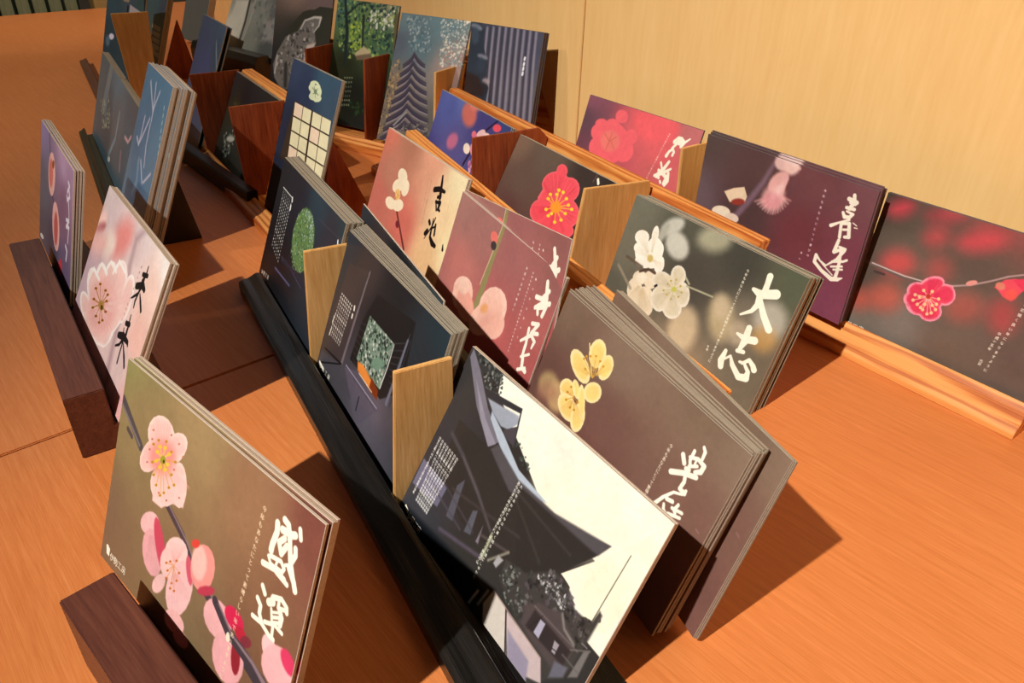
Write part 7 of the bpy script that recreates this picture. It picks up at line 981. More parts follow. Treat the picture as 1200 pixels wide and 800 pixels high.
('l',[(60.2,47.7,0.49),(60.7,54.9,0.5)],(190,180,110),0.1,0.8),
('p',[(61.5,54.5),(61.5,54.8),(61.4,55.1),(61.3,55.3),(61.0,55.5),(60.6,55.6),(60.3,55.6),(60.0,55.5),(59.9,55.3),(59.8,55.0),(59.9,54.7),(60.1,54.4),(60.3,54.3),(60.7,54.2),(61.0,54.2),(61.3,54.3)],(180,160,80),0.1,1),
('l',[(60.2,47.7,0.49),(56.0,53.8,0.5)],(190,180,110),0.1,0.8),
('p',[(56.8,53.4),(56.9,53.7),(56.8,54.0),(56.6,54.2),(56.3,54.4),(56.0,54.5),(55.7,54.5),(55.4,54.4),(55.2,54.2),(55.1,53.9),(55.2,53.6),(55.4,53.3),(55.7,53.1),(56.0,53.0),(56.4,53.1),(56.6,53.2)],(180,160,80),0.1,1),
('l',[(60.2,47.7,0.49),(52.2,52.3,0.5)],(190,180,110),0.1,0.8),
('p',[(53.0,51.9),(53.0,52.2),(53.0,52.5),(52.8,52.7),(52.5,52.9),(52.1,53.0),(51.8,53.0),(51.5,52.9),(51.3,52.6),(51.3,52.4),(51.4,52.1),(51.6,51.8),(51.8,51.6),(52.2,51.5),(52.5,51.5),(52.8,51.7)],(180,160,80),0.1,1),
('p',[(62.2,46.8),(62.3,47.5),(62.2,48.2),(61.7,48.8),(61.0,49.3),(60.2,49.5),(59.4,49.5),(58.7,49.2),(58.2,48.6),(58.1,47.9),(58.3,47.2),(58.7,46.6),(59.4,46.1),(60.3,45.9),(61.1,45.9),(61.7,46.3)],(190,190,90),0.6,1),
('p',[(33.9,35.6),(34.2,36.6),(34.1,37.6),(33.5,38.5),(32.7,39.1),(31.6,39.3),(30.5,39.1),(29.6,38.6),(29.0,37.7),(28.7,36.7),(28.8,35.7),(29.4,34.8),(30.3,34.2),(31.3,34.0),(32.4,34.2),(33.3,34.7)],(200,180,110),0.8,1),
('l',[(69.0,41.2,1.28),(90.9,39.0,1.23)],(170,170,140),0.4,1),
('l',[(70.0,39.2,1.28),(65.7,36.3,1.29)],(190,190,160),0.6,1),
('l',[(6.1,52.6,1.82),(24.0,63.6,1.78)],(150,140,120),1,1),
('l',[(11.0,43.7,1.79),(27.3,45.1,1.74)],(90,76,64),0.8,1),
('l',[(40.0,44.5,1.7),(33.4,44.1,1.72),(26.8,48.7,1.75)],(80,60,50),0.5,1),
('l',[(44.0,52.7,1.7),(45.1,51.5,1.7)],(30,30,40),0.2,1),
('p',[(105.8,39.7),(106.7,42.8),(106.7,45.8),(105.6,48.4),(103.7,50.1),(101.1,50.6),(98.4,49.9),(95.9,48.1),(94.0,45.4),(93.0,42.2),(93.1,39.1),(94.2,36.6),(96.2,34.9),(98.7,34.4),(101.4,35.2),(103.9,37.0)],(196,180,150),4,0.7),
('p',[(125.7,48.2),(126.6,51.3),(126.3,54.5),(124.9,57.3),(122.5,59.2),(119.5,60.1),(116.5,59.7),(113.7,58.0),(111.7,55.4),(110.9,52.3),(111.2,49.0),(112.7,46.3),(115.1,44.3),(118.1,43.6),(121.1,44.0),(123.8,45.7)],(196,180,150),4,0.7),
('l',[(123.4,9.7,4.48),(123.9,14.6,4.05),(124.3,19.5,4.52)],(250,247,224),0.15,1),
('l',[(116.5,21.6,2.76),(122.3,22.5,5.7),(132.1,18.0,6.22)],(250,247,224),0.15,1),
('l',[(122.7,24.5,5.02),(123.3,29.4,4.13),(121.2,34.6,2.78),(114.9,40.1,1.42)],(250,247,224),0.15,1),
('l',[(124.4,26.8,3.88),(130.0,33.4,4.54),(137.2,39.8,4.96)],(250,247,224),0.15,1),
('l',[(124.6,45.2,4.19),(125.4,54.0,5.17),(124.1,61.2,2.61)],(250,247,224),0.15,1),
('l',[(118.4,52.2,1.9),(125.4,52.8,4.69),(131.6,50.7,5.09)],(250,247,224),0.15,1),
('l',[(123.3,62.2,2.86),(127.6,61.0,2.83)],(250,247,224),0.15,1),
('l',[(115.7,66.3,2.67),(115.3,73.8,4.9),(116.7,77.5,4.17)],(250,247,224),0.15,1),
('l',[(117.3,71.6,1.46),(120.4,67.6,1.69),(124.0,72.3,3.61),(131.4,77.2,4.53),(136.5,75.3,5.18),(136.3,71.0,3.05),(131.3,67.2,2.12),(128.0,67.9,1.9)],(250,247,224),0.15,1),
('l',[(129.9,68.0,1.89),(133.8,63.6,2.8),(137.8,65.8,3.72),(139.4,67.6,4.18)],(250,247,224),0.15,1),
('tv', '今年もあなたにとって大志が実現する年でありますように', (107.4, 11.6), (107.8, 79.7), (240, 236, 214), 2.2),
('tv', '平成', (102.2, 69.6), (102.5, 73.4), (240, 236, 214), 1.8),
],
'W1': [
('b',[(4.5,0.6,140,84,100),(1.2,21.8,96,70,80),(83.0,3.6,230,100,106),(133.8,1.2,190,110,110),(64.6,57.3,190,90,100),(107.0,26.3,222,100,104),(-7.0,40.5,110,66,80),(105.2,51.8,200,100,100)]),
('p',[(122.9,5.5),(122.0,10.9),(117.2,16.1),(109.1,20.1),(98.8,22.4),(87.8,22.6),(77.8,20.5),(70.6,16.5),(67.3,11.1),(68.5,5.3),(73.9,0.0),(82.6,-3.9),(93.2,-5.9),(103.9,-5.7),(113.2,-3.5),(119.8,0.4)],(240,100,106),5,0.9),
('p',[(58.2,8.1),(58.6,10.4),(57.8,12.7),(55.7,14.5),(52.9,15.6),(49.6,15.9),(46.4,15.2),(43.8,13.8),(42.2,11.7),(41.8,9.4),(42.7,7.1),(44.7,5.3),(47.6,4.2),(50.9,4.0),(54.1,4.7),(56.6,6.1)],(240,104,112),0.7,1),
('p',[(77.0,22.2),(77.6,24.8),(77.0,27.2),(75.3,29.2),(72.8,30.3),(69.8,30.5),(66.8,29.7),(64.2,28.1),(62.5,25.8),(62.0,23.2),(62.6,20.7),(64.4,18.8),(66.9,17.7),(69.9,17.5),(72.9,18.3),(75.4,20.0)],(240,104,112),0.7,1),
('p',[(51.5,18.5),(51.9,21.1),(50.8,23.7),(48.3,25.9),(44.8,27.3),(40.7,27.7),(36.9,27.0),(33.7,25.4),(31.8,23.1),(31.4,20.4),(32.6,17.8),(35.2,15.6),(38.8,14.3),(42.8,13.9),(46.6,14.6),(49.7,16.2)],(240,104,112),0.7,1),
('p',[(38.8,27.5),(39.3,30.8),(38.1,33.9),(35.3,36.6),(31.3,38.3),(26.6,38.7),(22.1,37.9),(18.4,35.8),(16.0,32.9),(15.5,29.6),(16.8,26.3),(19.7,23.7),(23.8,22.1),(28.4,21.7),(32.9,22.6),(36.5,24.6)],(240,104,112),0.7,1),
('p',[(41.8,40.9),(42.6,44.6),(41.5,48.2),(38.8,51.2),(34.9,53.0),(30.2,53.5),(25.5,52.4),(21.6,50.1),(19.1,46.7),(18.4,42.9),(19.5,39.2),(22.3,36.3),(26.4,34.5),(31.0,34.2),(35.6,35.3),(39.4,37.6)],(240,104,112),0.7,1),
('p',[(63.3,41.5),(63.6,45.2),(61.5,49.1),(57.2,52.4),(51.3,54.8),(44.6,55.8),(38.3,55.3),(33.2,53.3),(30.3,50.1),(30.0,46.2),(32.3,42.2),(36.9,38.9),(42.9,36.6),(49.5,35.7),(55.7,36.3),(60.5,38.4)],(240,104,112),0.7,1),
('p',[(77.3,33.9),(78.2,38.2),(77.0,42.3),(73.8,45.8),(69.2,47.9),(63.8,48.5),(58.4,47.3),(53.8,44.5),(50.9,40.7),(50.0,36.2),(51.4,32.0),(54.6,28.6),(59.4,26.5),(64.8,26.1),(70.1,27.4),(74.4,30.1)],(240,104,112),0.7,1),
('p',[(66.8,26.7),(67.7,32.5),(65.2,38.3),(59.8,43.2),(52.0,46.4),(43.1,47.5),(34.4,46.2),(27.3,42.7),(22.9,37.4),(22.1,31.3),(24.8,25.4),(30.7,20.5),(38.7,17.5),(47.6,16.6),(56.0,18.1),(62.7,21.7)],(240,104,112),0.7,1),
('p',[(35.4,20.2),(35.6,22.2),(34.5,24.1),(32.3,25.8),(29.2,26.9),(25.8,27.3),(22.5,26.9),(19.9,25.8),(18.4,24.1),(18.2,22.1),(19.4,20.1),(21.7,18.5),(24.8,17.4),(28.2,17.0),(31.4,17.4),(34.0,18.6)],(240,104,112),0.7,1),
('p',[(57.3,31.0),(57.9,34.7),(56.6,38.3),(53.5,41.2),(49.0,43.2),(43.9,43.7),(38.8,42.8),(34.6,40.5),(32.0,37.3),(31.4,33.5),(32.9,29.8),(36.1,26.9),(40.7,25.0),(45.8,24.6),(50.8,25.6),(54.8,27.8)],(238,124,116),2,1),
('l',[(43.5,34.4,0.71),(35.0,29.4,0.71)],(180,90,60),0.4,0.6),
('l',[(43.5,34.4,0.71),(44.3,26.2,0.7)],(180,90,60),0.4,0.6),
('l',[(44.8,34.1,0.71),(51.3,28.5,0.7)],(180,90,60),0.4,0.6),
('l',[(43.9,35.3,0.71),(42.7,42.8,0.71)],(180,90,60),0.4,0.6),
('l',[(46.6,34.7,0.7),(53.6,40.0,0.7)],(180,90,60),0.4,0.6),
('l',[(121.2,15.9,3.87),(124.2,12.1,3.45),(127.7,11.6,2.86),(131.7,14.0,3.23),(129.7,17.9,3.25)],(248,244,220),0.15,1),
('l',[(136.7,9.7,1.31),(131.8,14.3,2.66),(125.7,13.4,2.87)],(248,244,220),0.15,1),
('l',[(122.9,15.5,3.86),(127.7,15.7,3.83)],(248,244,220),0.15,1),
('l',[(123.7,17.4,2.51),(120.9,21.6,2.53)],(248,244,220),0.15,1),
('l',[(117.1,29.2,3.34),(118.6,25.0,2.54),(122.0,22.0,2.33),(124.0,24.3,2.71),(123.5,27.2,2.53)],(248,244,220),0.15,1),
('l',[(122.3,33.1,2.74),(119.4,39.6,3.56),(114.1,47.6,5.01)],(248,244,220),0.15,1),
('l',[(113.8,36.1,2.19),(116.8,40.3,2.18)],(248,244,220),0.15,1),
('l',[(111.4,48.3,3.02),(119.4,43.9,3.37),(126.7,38.3,2.15)],(248,244,220),0.15,1),
('l',[(118.5,44.1,2.98),(125.5,46.4,3.94),(124.1,51.9,3.57)],(248,244,220),0.15,1),
('l',[(113.8,42.6,2.6),(116.7,49.0,2.6)],(248,244,220),0.15,1),
('l',[(125.5,42.2,2.94),(127.6,48.7,2.95),(125.5,52.9,2.97)],(248,244,220),0.15,1),
('l',[(119.2,51.1,2.19),(120.3,52.3,2.19)],(248,244,220),0.15,1),
('tv', '今年もあなたにとって素晴らしい年でありま', (113.2, 10.2), (103.1, 53.6), (250, 190, 180), 2),
],
'W2': [
('b',[(2.2,0.1,86,71,69),(-2.0,48.6,106,89,95),(50.2,15.2,88,65,65),(99.4,3.7,112,69,73),(98.4,48.9,114,59,65),(147.6,0.7,120,77,83),(154.1,59.7,124,65,79),(49.2,49.4,82,61,61),(136.3,84.3,126,67,87)]),
('l',[(66.2,2.5,2.67),(59.7,20.5,4.15),(50.5,38.6,5.04),(40.3,56.0,4.88)],(124,98,112),1.5,1),
('p',[(83.8,-4.9),(84.8,-2.4),(84.4,0.6),(82.6,3.6),(79.6,6.2),(75.9,8.0),(72.0,8.7),(68.6,8.2),(66.2,6.5),(65.1,3.9),(65.6,0.9),(67.6,-2.2),(70.6,-4.8),(74.3,-6.5),(78.1,-7.1),(81.4,-6.6)],(226,186,180),1.5,1),
('p',[(86.3,1.4),(86.4,3.7),(85.5,6.0),(83.7,7.9),(81.3,9.1),(78.5,9.5),(75.9,8.9),(73.9,7.4),(72.7,5.3),(72.6,3.0),(73.6,0.6),(75.4,-1.2),(77.9,-2.4),(80.6,-2.7),(83.2,-2.1),(85.1,-0.6)],(236,196,186),2,1),
('p',[(77.7,8.2),(79.4,9.8),(80.0,12.4),(79.4,15.6),(77.7,19.1),(75.1,22.2),(72.1,24.5),(69.0,25.7),(66.5,25.4),(64.7,23.8),(64.2,21.1),(64.8,17.8),(66.6,14.3),(69.2,11.2),(72.3,9.0),(75.2,7.9)],(232,176,170),1.5,1),
('p',[(79.2,30.6),(76.9,34.3),(73.7,37.1),(70.0,38.8),(66.4,38.8),(63.4,37.3),(61.5,34.4),(61.1,30.6),(62.2,26.6),(64.5,22.9),(67.8,20.1),(71.4,18.6),(75.0,18.7),(77.8,20.2),(79.6,23.0),(80.1,26.6)],(232,176,172),3,0.9),
('l',[(77.4,11.9,3.64),(76.9,26.6,3.04),(85.5,27.0,1.0)],(226,160,158),1,0.8),
('l',[(77.1,12.3,3.65),(76.4,26.8,3.05),(84.1,29.7,1.01)],(244,200,194),1,0.8),
('l',[(76.9,12.7,3.65),(75.9,26.9,3.05),(82.6,32.2,1.01)],(226,160,158),1,0.8),
('l',[(76.6,13.2,3.65),(75.4,27.1,3.05),(81.0,34.6,1.02)],(244,200,194),1,0.8),
('l',[(76.3,13.6,3.66),(74.9,27.2,3.06),(79.4,36.7,1.02)],(226,160,158),1,0.8),
('l',[(76.0,14.0,3.66),(74.4,27.4,3.06),(77.6,38.5,1.03)],(244,200,194),1,0.8),
('l',[(75.7,14.5,3.67),(73.9,27.6,3.06),(75.7,40.0,1.03)],(226,160,158),1,0.8),
('l',[(75.5,14.9,3.67),(73.4,27.7,3.07),(73.7,41.0,1.04)],(244,200,194),1,0.8),
('l',[(75.2,15.3,3.67),(72.9,27.9,3.07),(71.6,41.5,1.04)],(226,160,158),1,0.8),
('l',[(74.9,15.7,3.68),(72.4,28.1,3.07),(69.3,41.6,1.05)],(244,200,194),1,0.8),
('l',[(74.6,16.2,3.68),(71.9,28.2,3.08),(66.8,41.3,1.05)],(226,160,158),1,0.8),
('l',[(74.3,16.6,3.69),(71.4,28.4,3.08),(64.3,40.6,1.06)],(244,200,194),1,0.8),
('l',[(74.0,17.0,3.69),(70.9,28.6,3.08),(61.7,39.6,1.06)],(226,160,158),1,0.8),
('l',[(73.8,17.5,3.69),(70.4,28.7,3.09),(59.0,38.4,1.06)],(244,200,194),1,0.8),
('l',[(73.5,17.9,3.7),(69.8,28.9,3.09),(56.2,37.1,1.07)],(226,160,158),1,0.8),
('l',[(74.5,-1.4,3.27),(65.4,-0.5,1.66)],(240,204,198),1,0.8),
('l',[(74.5,-1.4,3.27),(69.0,0.1,1.65)],(240,204,198),1,0.8),
('l',[(74.5,-1.4,3.27),(72.6,0.6,1.64)],(240,204,198),1,0.8),
('l',[(74.5,-1.4,3.27),(76.2,1.2,1.63)],(240,204,198),1,0.8),
('l',[(74.5,-1.4,3.27),(79.7,1.7,1.62)],(240,204,198),1,0.8),
('l',[(74.5,-1.4,3.27),(83.2,2.3,1.62)],(240,204,198),1,0.8),
('l',[(74.5,-1.4,3.27),(86.7,2.8,1.61)],(240,204,198),1,0.8),
('p',[(75.2,25.4),(73.8,28.3),(72.1,30.7),(70.5,32.2),(69.2,32.6),(68.4,31.7),(68.2,29.8),(68.8,27.1),(69.8,24.1),(71.3,21.2),(73.0,18.8),(74.6,17.4),(75.8,17.0),(76.6,17.9),(76.8,19.7),(76.3,22.4)],(246,214,206),2.5,0.7),
('p',[(75.0,26.3),(76.9,27.9),(77.9,30.1),(77.8,32.6),(76.6,35.1),(74.5,37.0),(71.8,38.2),(68.9,38.5),(66.3,37.7),(64.3,36.0),(63.4,33.8),(63.5,31.2),(64.8,28.8),(66.9,26.8),(69.6,25.7),(72.5,25.5)],(222,140,150),3,0.6),
('p',[(26.1,38.7),(34.5,33.4),(43.9,29.6),(48.1,35.9),(47.1,41.4),(33.2,45.2)],(240,214,180),0.6,1),
('p',[(47.3,40.5),(47.1,41.6),(45.9,42.9),(44.1,44.1),(41.8,45.1),(39.3,45.7),(37.1,45.9),(35.5,45.5),(34.8,44.6),(35.0,43.5),(36.2,42.2),(38.1,41.0),(40.4,40.0),(42.8,39.4),(45.0,39.3),(46.5,39.7)],(150,60,50),1,1),
('p',[(36.1,53.5),(35.5,55.5),(33.6,57.5),(30.7,59.1),(27.2,60.2),(23.6,60.5),(20.6,60.0),(18.5,58.8),(17.7,57.1),(18.4,55.0),(20.4,53.0),(23.4,51.4),(26.9,50.4),(30.3,50.1),(33.3,50.6),(35.3,51.8)],(240,226,200),0.5,1),
('p',[(45.1,56.4),(44.4,57.9),(42.7,59.3),(40.4,60.2),(37.7,60.6),(35.1,60.5),(33.0,59.7),(31.7,58.5),(31.5,57.0),(32.2,55.5),(33.9,54.2),(36.3,53.2),(39.0,52.8),(41.5,53.0),(43.6,53.8),(44.8,54.9)],(230,210,190),0.7,1),
('l',[(132.1,7.8,2.55),(133.2,12.7,3.21),(131.1,17.8,2.6)],(248,242,222),0.15,1),
('l',[(129.1,11.4,3.23),(134.9,12.1,3.19)],(248,242,222),0.15,1),
('l',[(130.7,13.5,2.15),(134.4,13.6,2.14)],(248,242,222),0.15,1),
('l',[(129.1,17.5,2.6),(134.6,17.0,2.57)],(248,242,222),0.15,1),
('l',[(127.5,21.6,2.19),(129.3,24.1,2.85),(132.8,23.3,2.61),(134.8,20.5,2.16),(129.9,19.9,1.52)],(248,242,222),0.15,1),
('l',[(121.4,33.2,2.71),(127.0,29.0,1.55),(133.4,24.9,1.74)],(248,242,222),0.15,1),
('l',[(128.5,29.3,2.43),(130.0,38.8,2.46)],(248,242,222),0.15,1),
('l',[(129.8,28.9,2.2),(134.1,27.3,2.62),(136.5,36.4,2.86),(133.5,37.5,2.22)],(248,242,222),0.15,1),
('l',[(131.1,32.9,1.77),(135.4,31.4,1.75)],(248,242,222),0.15,1),
('l',[(136.5,26.0,0.76),(139.7,27.1,0.75)],(248,242,222),0.15,1),
('l',[(138.4,28.9,0.76),(140.6,28.6,0.75)],(248,242,222),0.15,1),
('l',[(130.2,41.0,2.47),(129.2,50.2,2.96),(134.3,46.3,2.02),(136.3,46.5,2.68),(132.9,54.4,2.27),(126.2,61.9,1.16)],(248,242,222),0.15,1),
('l',[(134.0,48.3,2.02),(135.2,55.3,2.49),(135.6,62.8,2.52),(135.4,68.6,3.0)],(248,242,222),0.15,1),
('l',[(129.9,57.5,1.84),(137.8,54.3,1.8),(140.1,52.4,1.79)],(248,242,222),0.15,1),
('l',[(130.1,61.2,1.62),(138.0,58.0,1.58)],(248,242,222),0.15,1),
('l',[(132.5,62.6,1.61),(138.7,60.1,1.59)],(248,242,222),0.15,1),
('l',[(125.3,62.2,2.33),(120.6,60.3,1.41),(116.7,57.5,2.59),(116.8,62.8,2.85),(123.7,66.8,2.82),(132.7,69.8,3.49),(137.3,68.3,2.99),(140.5,66.0,0.91)],(248,242,222),0.15,1),
('l',[(123.3,62.1,0.94),(132.8,66.8,0.93)],(248,242,222),0.15,1),
('l',[(132.1,45.4,1.8),(136.9,45.3,1.78)],(248,242,222),0.15,1),
('tv', '今年もあなたにとって喜びの', (110.2, 9.6), (110.4, 62.5), (236, 206, 214), 2.2),
('tv', '多い', (104.9, 58.2), (104.9, 67.6), (236, 206, 214), 2),
],
'W3': [
('b',[(0.8,-0.2,66,60,52),(38.4,10.0,92,80,70),(73.7,-1.8,150,80,76),(4.2,61.3,90,76,68),(33.2,34.3,104,92,80),(7.5,93.6,116,108,98),(70.6,57.5,108,94,84),(111.5,61.6,100,84,76),(35.5,81.1,124,116,108),(72.2,27.0,96,82,72),(71.6,96.9,108,90,78)]),
('p',[(18.9,3.0),(19.5,5.0),(19.0,7.3),(17.4,9.7),(15.0,11.8),(12.1,13.2),(9.1,13.8),(6.6,13.4),(4.9,12.1),(4.3,10.1),(4.9,7.7),(6.5,5.3),(9.0,3.3),(11.9,1.9),(14.8,1.4),(17.3,1.8)],(222,70,84),8,0.85),
('p',[(33.4,38.8),(33.8,42.2),(32.5,45.7),(29.8,48.8),(25.9,51.1),(21.6,52.1),(17.3,51.6),(13.9,49.8),(11.9,46.9),(11.6,43.4),(13.0,39.8),(15.9,36.7),(19.8,34.6),(24.1,33.7),(28.2,34.2),(31.5,36.0)],(214,84,84),8,0.85),
('p',[(51.0,0.1),(51.0,2.3),(49.3,4.7),(46.2,7.0),(42.1,8.8),(37.7,9.8),(33.6,9.9),(30.5,9.0),(28.8,7.3),(28.9,5.0),(30.8,2.6),(34.0,0.3),(38.2,-1.5),(42.6,-2.4),(46.5,-2.5),(49.5,-1.6)],(160,66,72),8,0.85),
('p',[(46.5,13.7),(47.4,16.1),(47.2,18.7),(46.0,21.3),(43.8,23.5),(41.1,24.9),(38.1,25.2),(35.5,24.5),(33.6,22.8),(32.6,20.4),(32.9,17.7),(34.2,15.1),(36.4,13.0),(39.2,11.6),(42.1,11.3),(44.6,12.1)],(190,78,80),8,0.85),
('p',[(78.1,6.4),(78.4,9.1),(76.8,12.2),(73.6,15.3),(69.2,18.0),(64.3,19.8),(59.7,20.3),(56.0,19.6),(53.9,17.7),(53.7,14.9),(55.5,11.7),(58.9,8.5),(63.3,5.9),(68.2,4.3),(72.7,3.8),(76.1,4.6)],(212,76,84),8,0.85),
('p',[(56.2,34.6),(56.8,37.8),(56.2,41.0),(54.5,43.7),(51.9,45.4),(48.8,45.9),(45.7,45.2),(43.1,43.2),(41.4,40.4),(40.8,37.1),(41.4,33.9),(43.2,31.2),(45.9,29.6),(48.9,29.1),(52.0,29.9),(54.5,31.8)],(170,84,80),8,0.85),
('p',[(33.8,63.9),(34.3,67.9),(33.2,72.1),(30.5,75.8),(26.6,78.4),(22.1,79.4),(17.7,78.8),(14.1,76.6),(11.8,73.1),(11.3,68.9),(12.5,64.6),(15.4,61.0),(19.3,58.5),(23.8,57.6),(28.1,58.3),(31.6,60.5)],(190,94,80),8,0.85),
('p',[(13.7,73.9),(14.2,76.9),(13.5,79.9),(11.8,82.5),(9.2,84.3),(6.3,84.9),(3.3,84.4),(0.8,82.6),(-0.7,80.0),(-1.2,77.0),(-0.4,73.9),(1.4,71.4),(4.0,69.7),(6.9,69.1),(9.8,69.7),(12.2,71.4)],(190,90,76),8,0.85),
('p',[(82.8,50.7),(83.4,54.5),(82.4,58.4),(79.8,61.9),(76.1,64.4),(71.7,65.5),(67.5,65.1),(63.9,63.1),(61.7,59.9),(61.2,55.9),(62.4,51.9),(65.1,48.5),(68.9,46.1),(73.2,45.1),(77.3,45.6),(80.7,47.6)],(168,90,80),8,0.85),
('p',[(102.4,48.1),(103.3,52.2),(103.0,56.2),(101.5,59.5),(98.9,61.6),(95.6,62.2),(92.3,61.1),(89.3,58.5),(87.1,54.9),(86.2,50.7),(86.5,46.7),(88.2,43.4),(90.8,41.4),(94.0,40.9),(97.3,42.0),(100.3,44.5)],(176,76,76),8,0.85),
('p',[(51.3,-2.8),(51.2,-1.7),(50.2,-0.5),(48.5,0.7),(46.2,1.6),(43.9,2.2),(41.7,2.3),(40.0,1.9),(39.2,1.1),(39.3,-0.1),(40.3,-1.3),(42.0,-2.5),(44.3,-3.4),(46.7,-3.9),(48.8,-4.0),(50.4,-3.6)],(190,80,84),8,0.85),
('l',[(-1.6,49.6,2.15),(6.6,49.8,2.42),(17.9,50.2,2.66),(30.4,50.9,2.31),(41.9,49.4,1.98)],(110,90,86),0.4,1),
('l',[(6.3,49.1,0.91),(17.6,49.5,0.89),(30.0,49.8,1.01),(41.6,48.8,0.85)],(206,186,180),0.3,1),
('l',[(59.1,45.6,1.22),(70.7,40.1,1.18),(81.1,33.0,1.15),(88.9,27.0,1.12),(98.0,22.0,0.97)],(176,146,144),0.3,1),
('l',[(9.8,54.2,1.51),(16.8,53.8,1.49)],(70,56,54),0.6,1),
('l',[(55.4,47.1,2.47),(60.5,45.7,2.44)],(240,190,180),0.4,1),
('p',[(55.1,43.3),(55.7,45.3),(55.3,47.7),(53.9,50.2),(51.6,52.4),(48.9,54.1),(46.2,54.8),(43.8,54.6),(42.2,53.3),(41.5,51.3),(42.0,48.8),(43.5,46.3),(45.8,44.1),(48.5,42.5),(51.2,41.8),(53.5,42.1)],(246,150,170),0.3,1),
('p',[(47.7,53.3),(48.0,55.6),(47.3,57.9),(45.7,59.9),(43.4,61.4),(40.8,62.0),(38.2,61.7),(36.1,60.5),(34.8,58.6),(34.6,56.3),(35.3,53.9),(37.0,51.9),(39.3,50.5),(41.9,49.9),(44.4,50.2),(46.5,51.4)],(246,150,170),0.3,1),
('p',[(64.7,49.4),(65.3,52.2),(64.8,54.9),(63.4,57.3),(61.3,58.8),(58.8,59.3),(56.2,58.6),(54.0,56.9),(52.5,54.4),(52.0,51.6),(52.4,48.8),(53.9,46.5),(56.0,45.0),(58.5,44.6),(61.1,45.2),(63.2,46.9)],(246,150,170),0.3,1),
('p',[(46.7,60.0),(47.1,62.3),(46.5,64.6),(45.0,66.6),(42.9,68.0),(40.5,68.6),(38.1,68.2),(36.1,67.0),(34.8,65.0),(34.5,62.7),(35.1,60.4),(36.6,58.4),(38.8,57.0),(41.2,56.5),(43.6,56.9),(45.5,58.1)],(246,150,170),0.3,1),
('p',[(52.6,65.2),(52.2,67.9),(50.6,70.1),(48.1,71.7),(45.2,72.4),(42.2,72.0),(39.6,70.6),(37.8,68.4),(37.1,65.8),(37.7,63.1),(39.3,60.9),(41.8,59.3),(44.8,58.7),(47.7,59.2),(50.2,60.6),(52.0,62.7)],(246,150,170),0.3,1),
('p',[(61.1,63.3),(61.4,65.9),(60.7,68.6),(59.0,70.9),(56.5,72.6),(53.6,73.3),(50.8,73.0),(48.5,71.6),(47.0,69.4),(46.7,66.8),(47.4,64.0),(49.2,61.7),(51.8,60.1),(54.6,59.4),(57.4,59.8),(59.6,61.1)],(246,150,170),0.3,1),
('p',[(59.1,54.8),(59.7,58.7),(58.7,62.6),(56.3,66.1),(52.8,68.5),(48.6,69.5),(44.5,68.8),(41.1,66.7),(38.9,63.3),(38.3,59.3),(39.4,55.2),(41.9,51.8),(45.6,49.5),(49.7,48.7),(53.7,49.4),(57.0,51.5)],(246,150,170),0.3,1),
('p',[(54.5,44.6),(54.9,46.2),(54.5,48.1),(53.2,50.3),(51.2,52.2),(48.9,53.6),(46.6,54.3),(44.6,54.2),(43.3,53.3),(42.8,51.7),(43.3,49.7),(44.7,47.6),(46.7,45.7),(49.0,44.3),(51.3,43.6),(53.2,43.7)],(228,70,98),0.7,1),
('p',[(47.4,53.7),(47.7,55.6),(47.1,57.4),(45.7,59.1),(43.7,60.3),(41.6,60.8),(39.4,60.6),(37.7,59.7),(36.7,58.2),(36.4,56.3),(37.1,54.4),(38.5,52.7),(40.5,51.6),(42.6,51.1),(44.7,51.3),(46.4,52.2)],(228,70,98),0.7,1),
('p',[(63.5,49.9),(64.0,52.1),(63.6,54.4),(62.5,56.2),(60.8,57.5),(58.8,57.8),(56.7,57.3),(54.9,55.9),(53.7,53.9),(53.3,51.6),(53.7,49.4),(54.8,47.5),(56.5,46.3),(58.6,46.0),(60.6,46.5),(62.3,47.9)],(228,70,98),0.7,1),
('p',[(47.3,59.8),(47.5,61.6),(46.9,63.5),(45.6,65.2),(43.8,66.3),(41.7,66.9),(39.6,66.6),(38.0,65.7),(36.9,64.1),(36.7,62.3),(37.3,60.4),(38.6,58.7),(40.5,57.6),(42.6,57.1),(44.6,57.3),(46.2,58.3)],(228,70,98),0.7,1),
('p',[(52.6,65.0),(52.2,67.1),(51.0,68.8),(48.9,70.1),(46.5,70.6),(44.1,70.3),(42.0,69.2),(40.5,67.5),(40.0,65.5),(40.4,63.4),(41.7,61.6),(43.8,60.4),(46.2,59.9),(48.6,60.3),(50.7,61.4),(52.1,63.0)],(228,70,98),0.7,1),
('p',[(59.7,63.6),(60.0,65.6),(59.4,67.7),(57.9,69.6),(55.9,71.0),(53.5,71.6),(51.2,71.3),(49.4,70.3),(48.2,68.6),(47.9,66.5),(48.6,64.4),(50.1,62.5),(52.2,61.2),(54.5,60.6),(56.8,60.8),(58.6,61.9)],(228,70,98),0.7,1),
('p',[(58.1,55.2),(58.6,58.7),(57.8,62.2),(55.6,65.3),(52.3,67.4),(48.6,68.3),(44.9,67.8),(41.9,65.8),(39.9,62.9),(39.4,59.3),(40.4,55.7),(42.7,52.7),(46.0,50.6),(49.7,49.8),(53.3,50.4),(56.2,52.3)],(228,70,98),0.7,1),
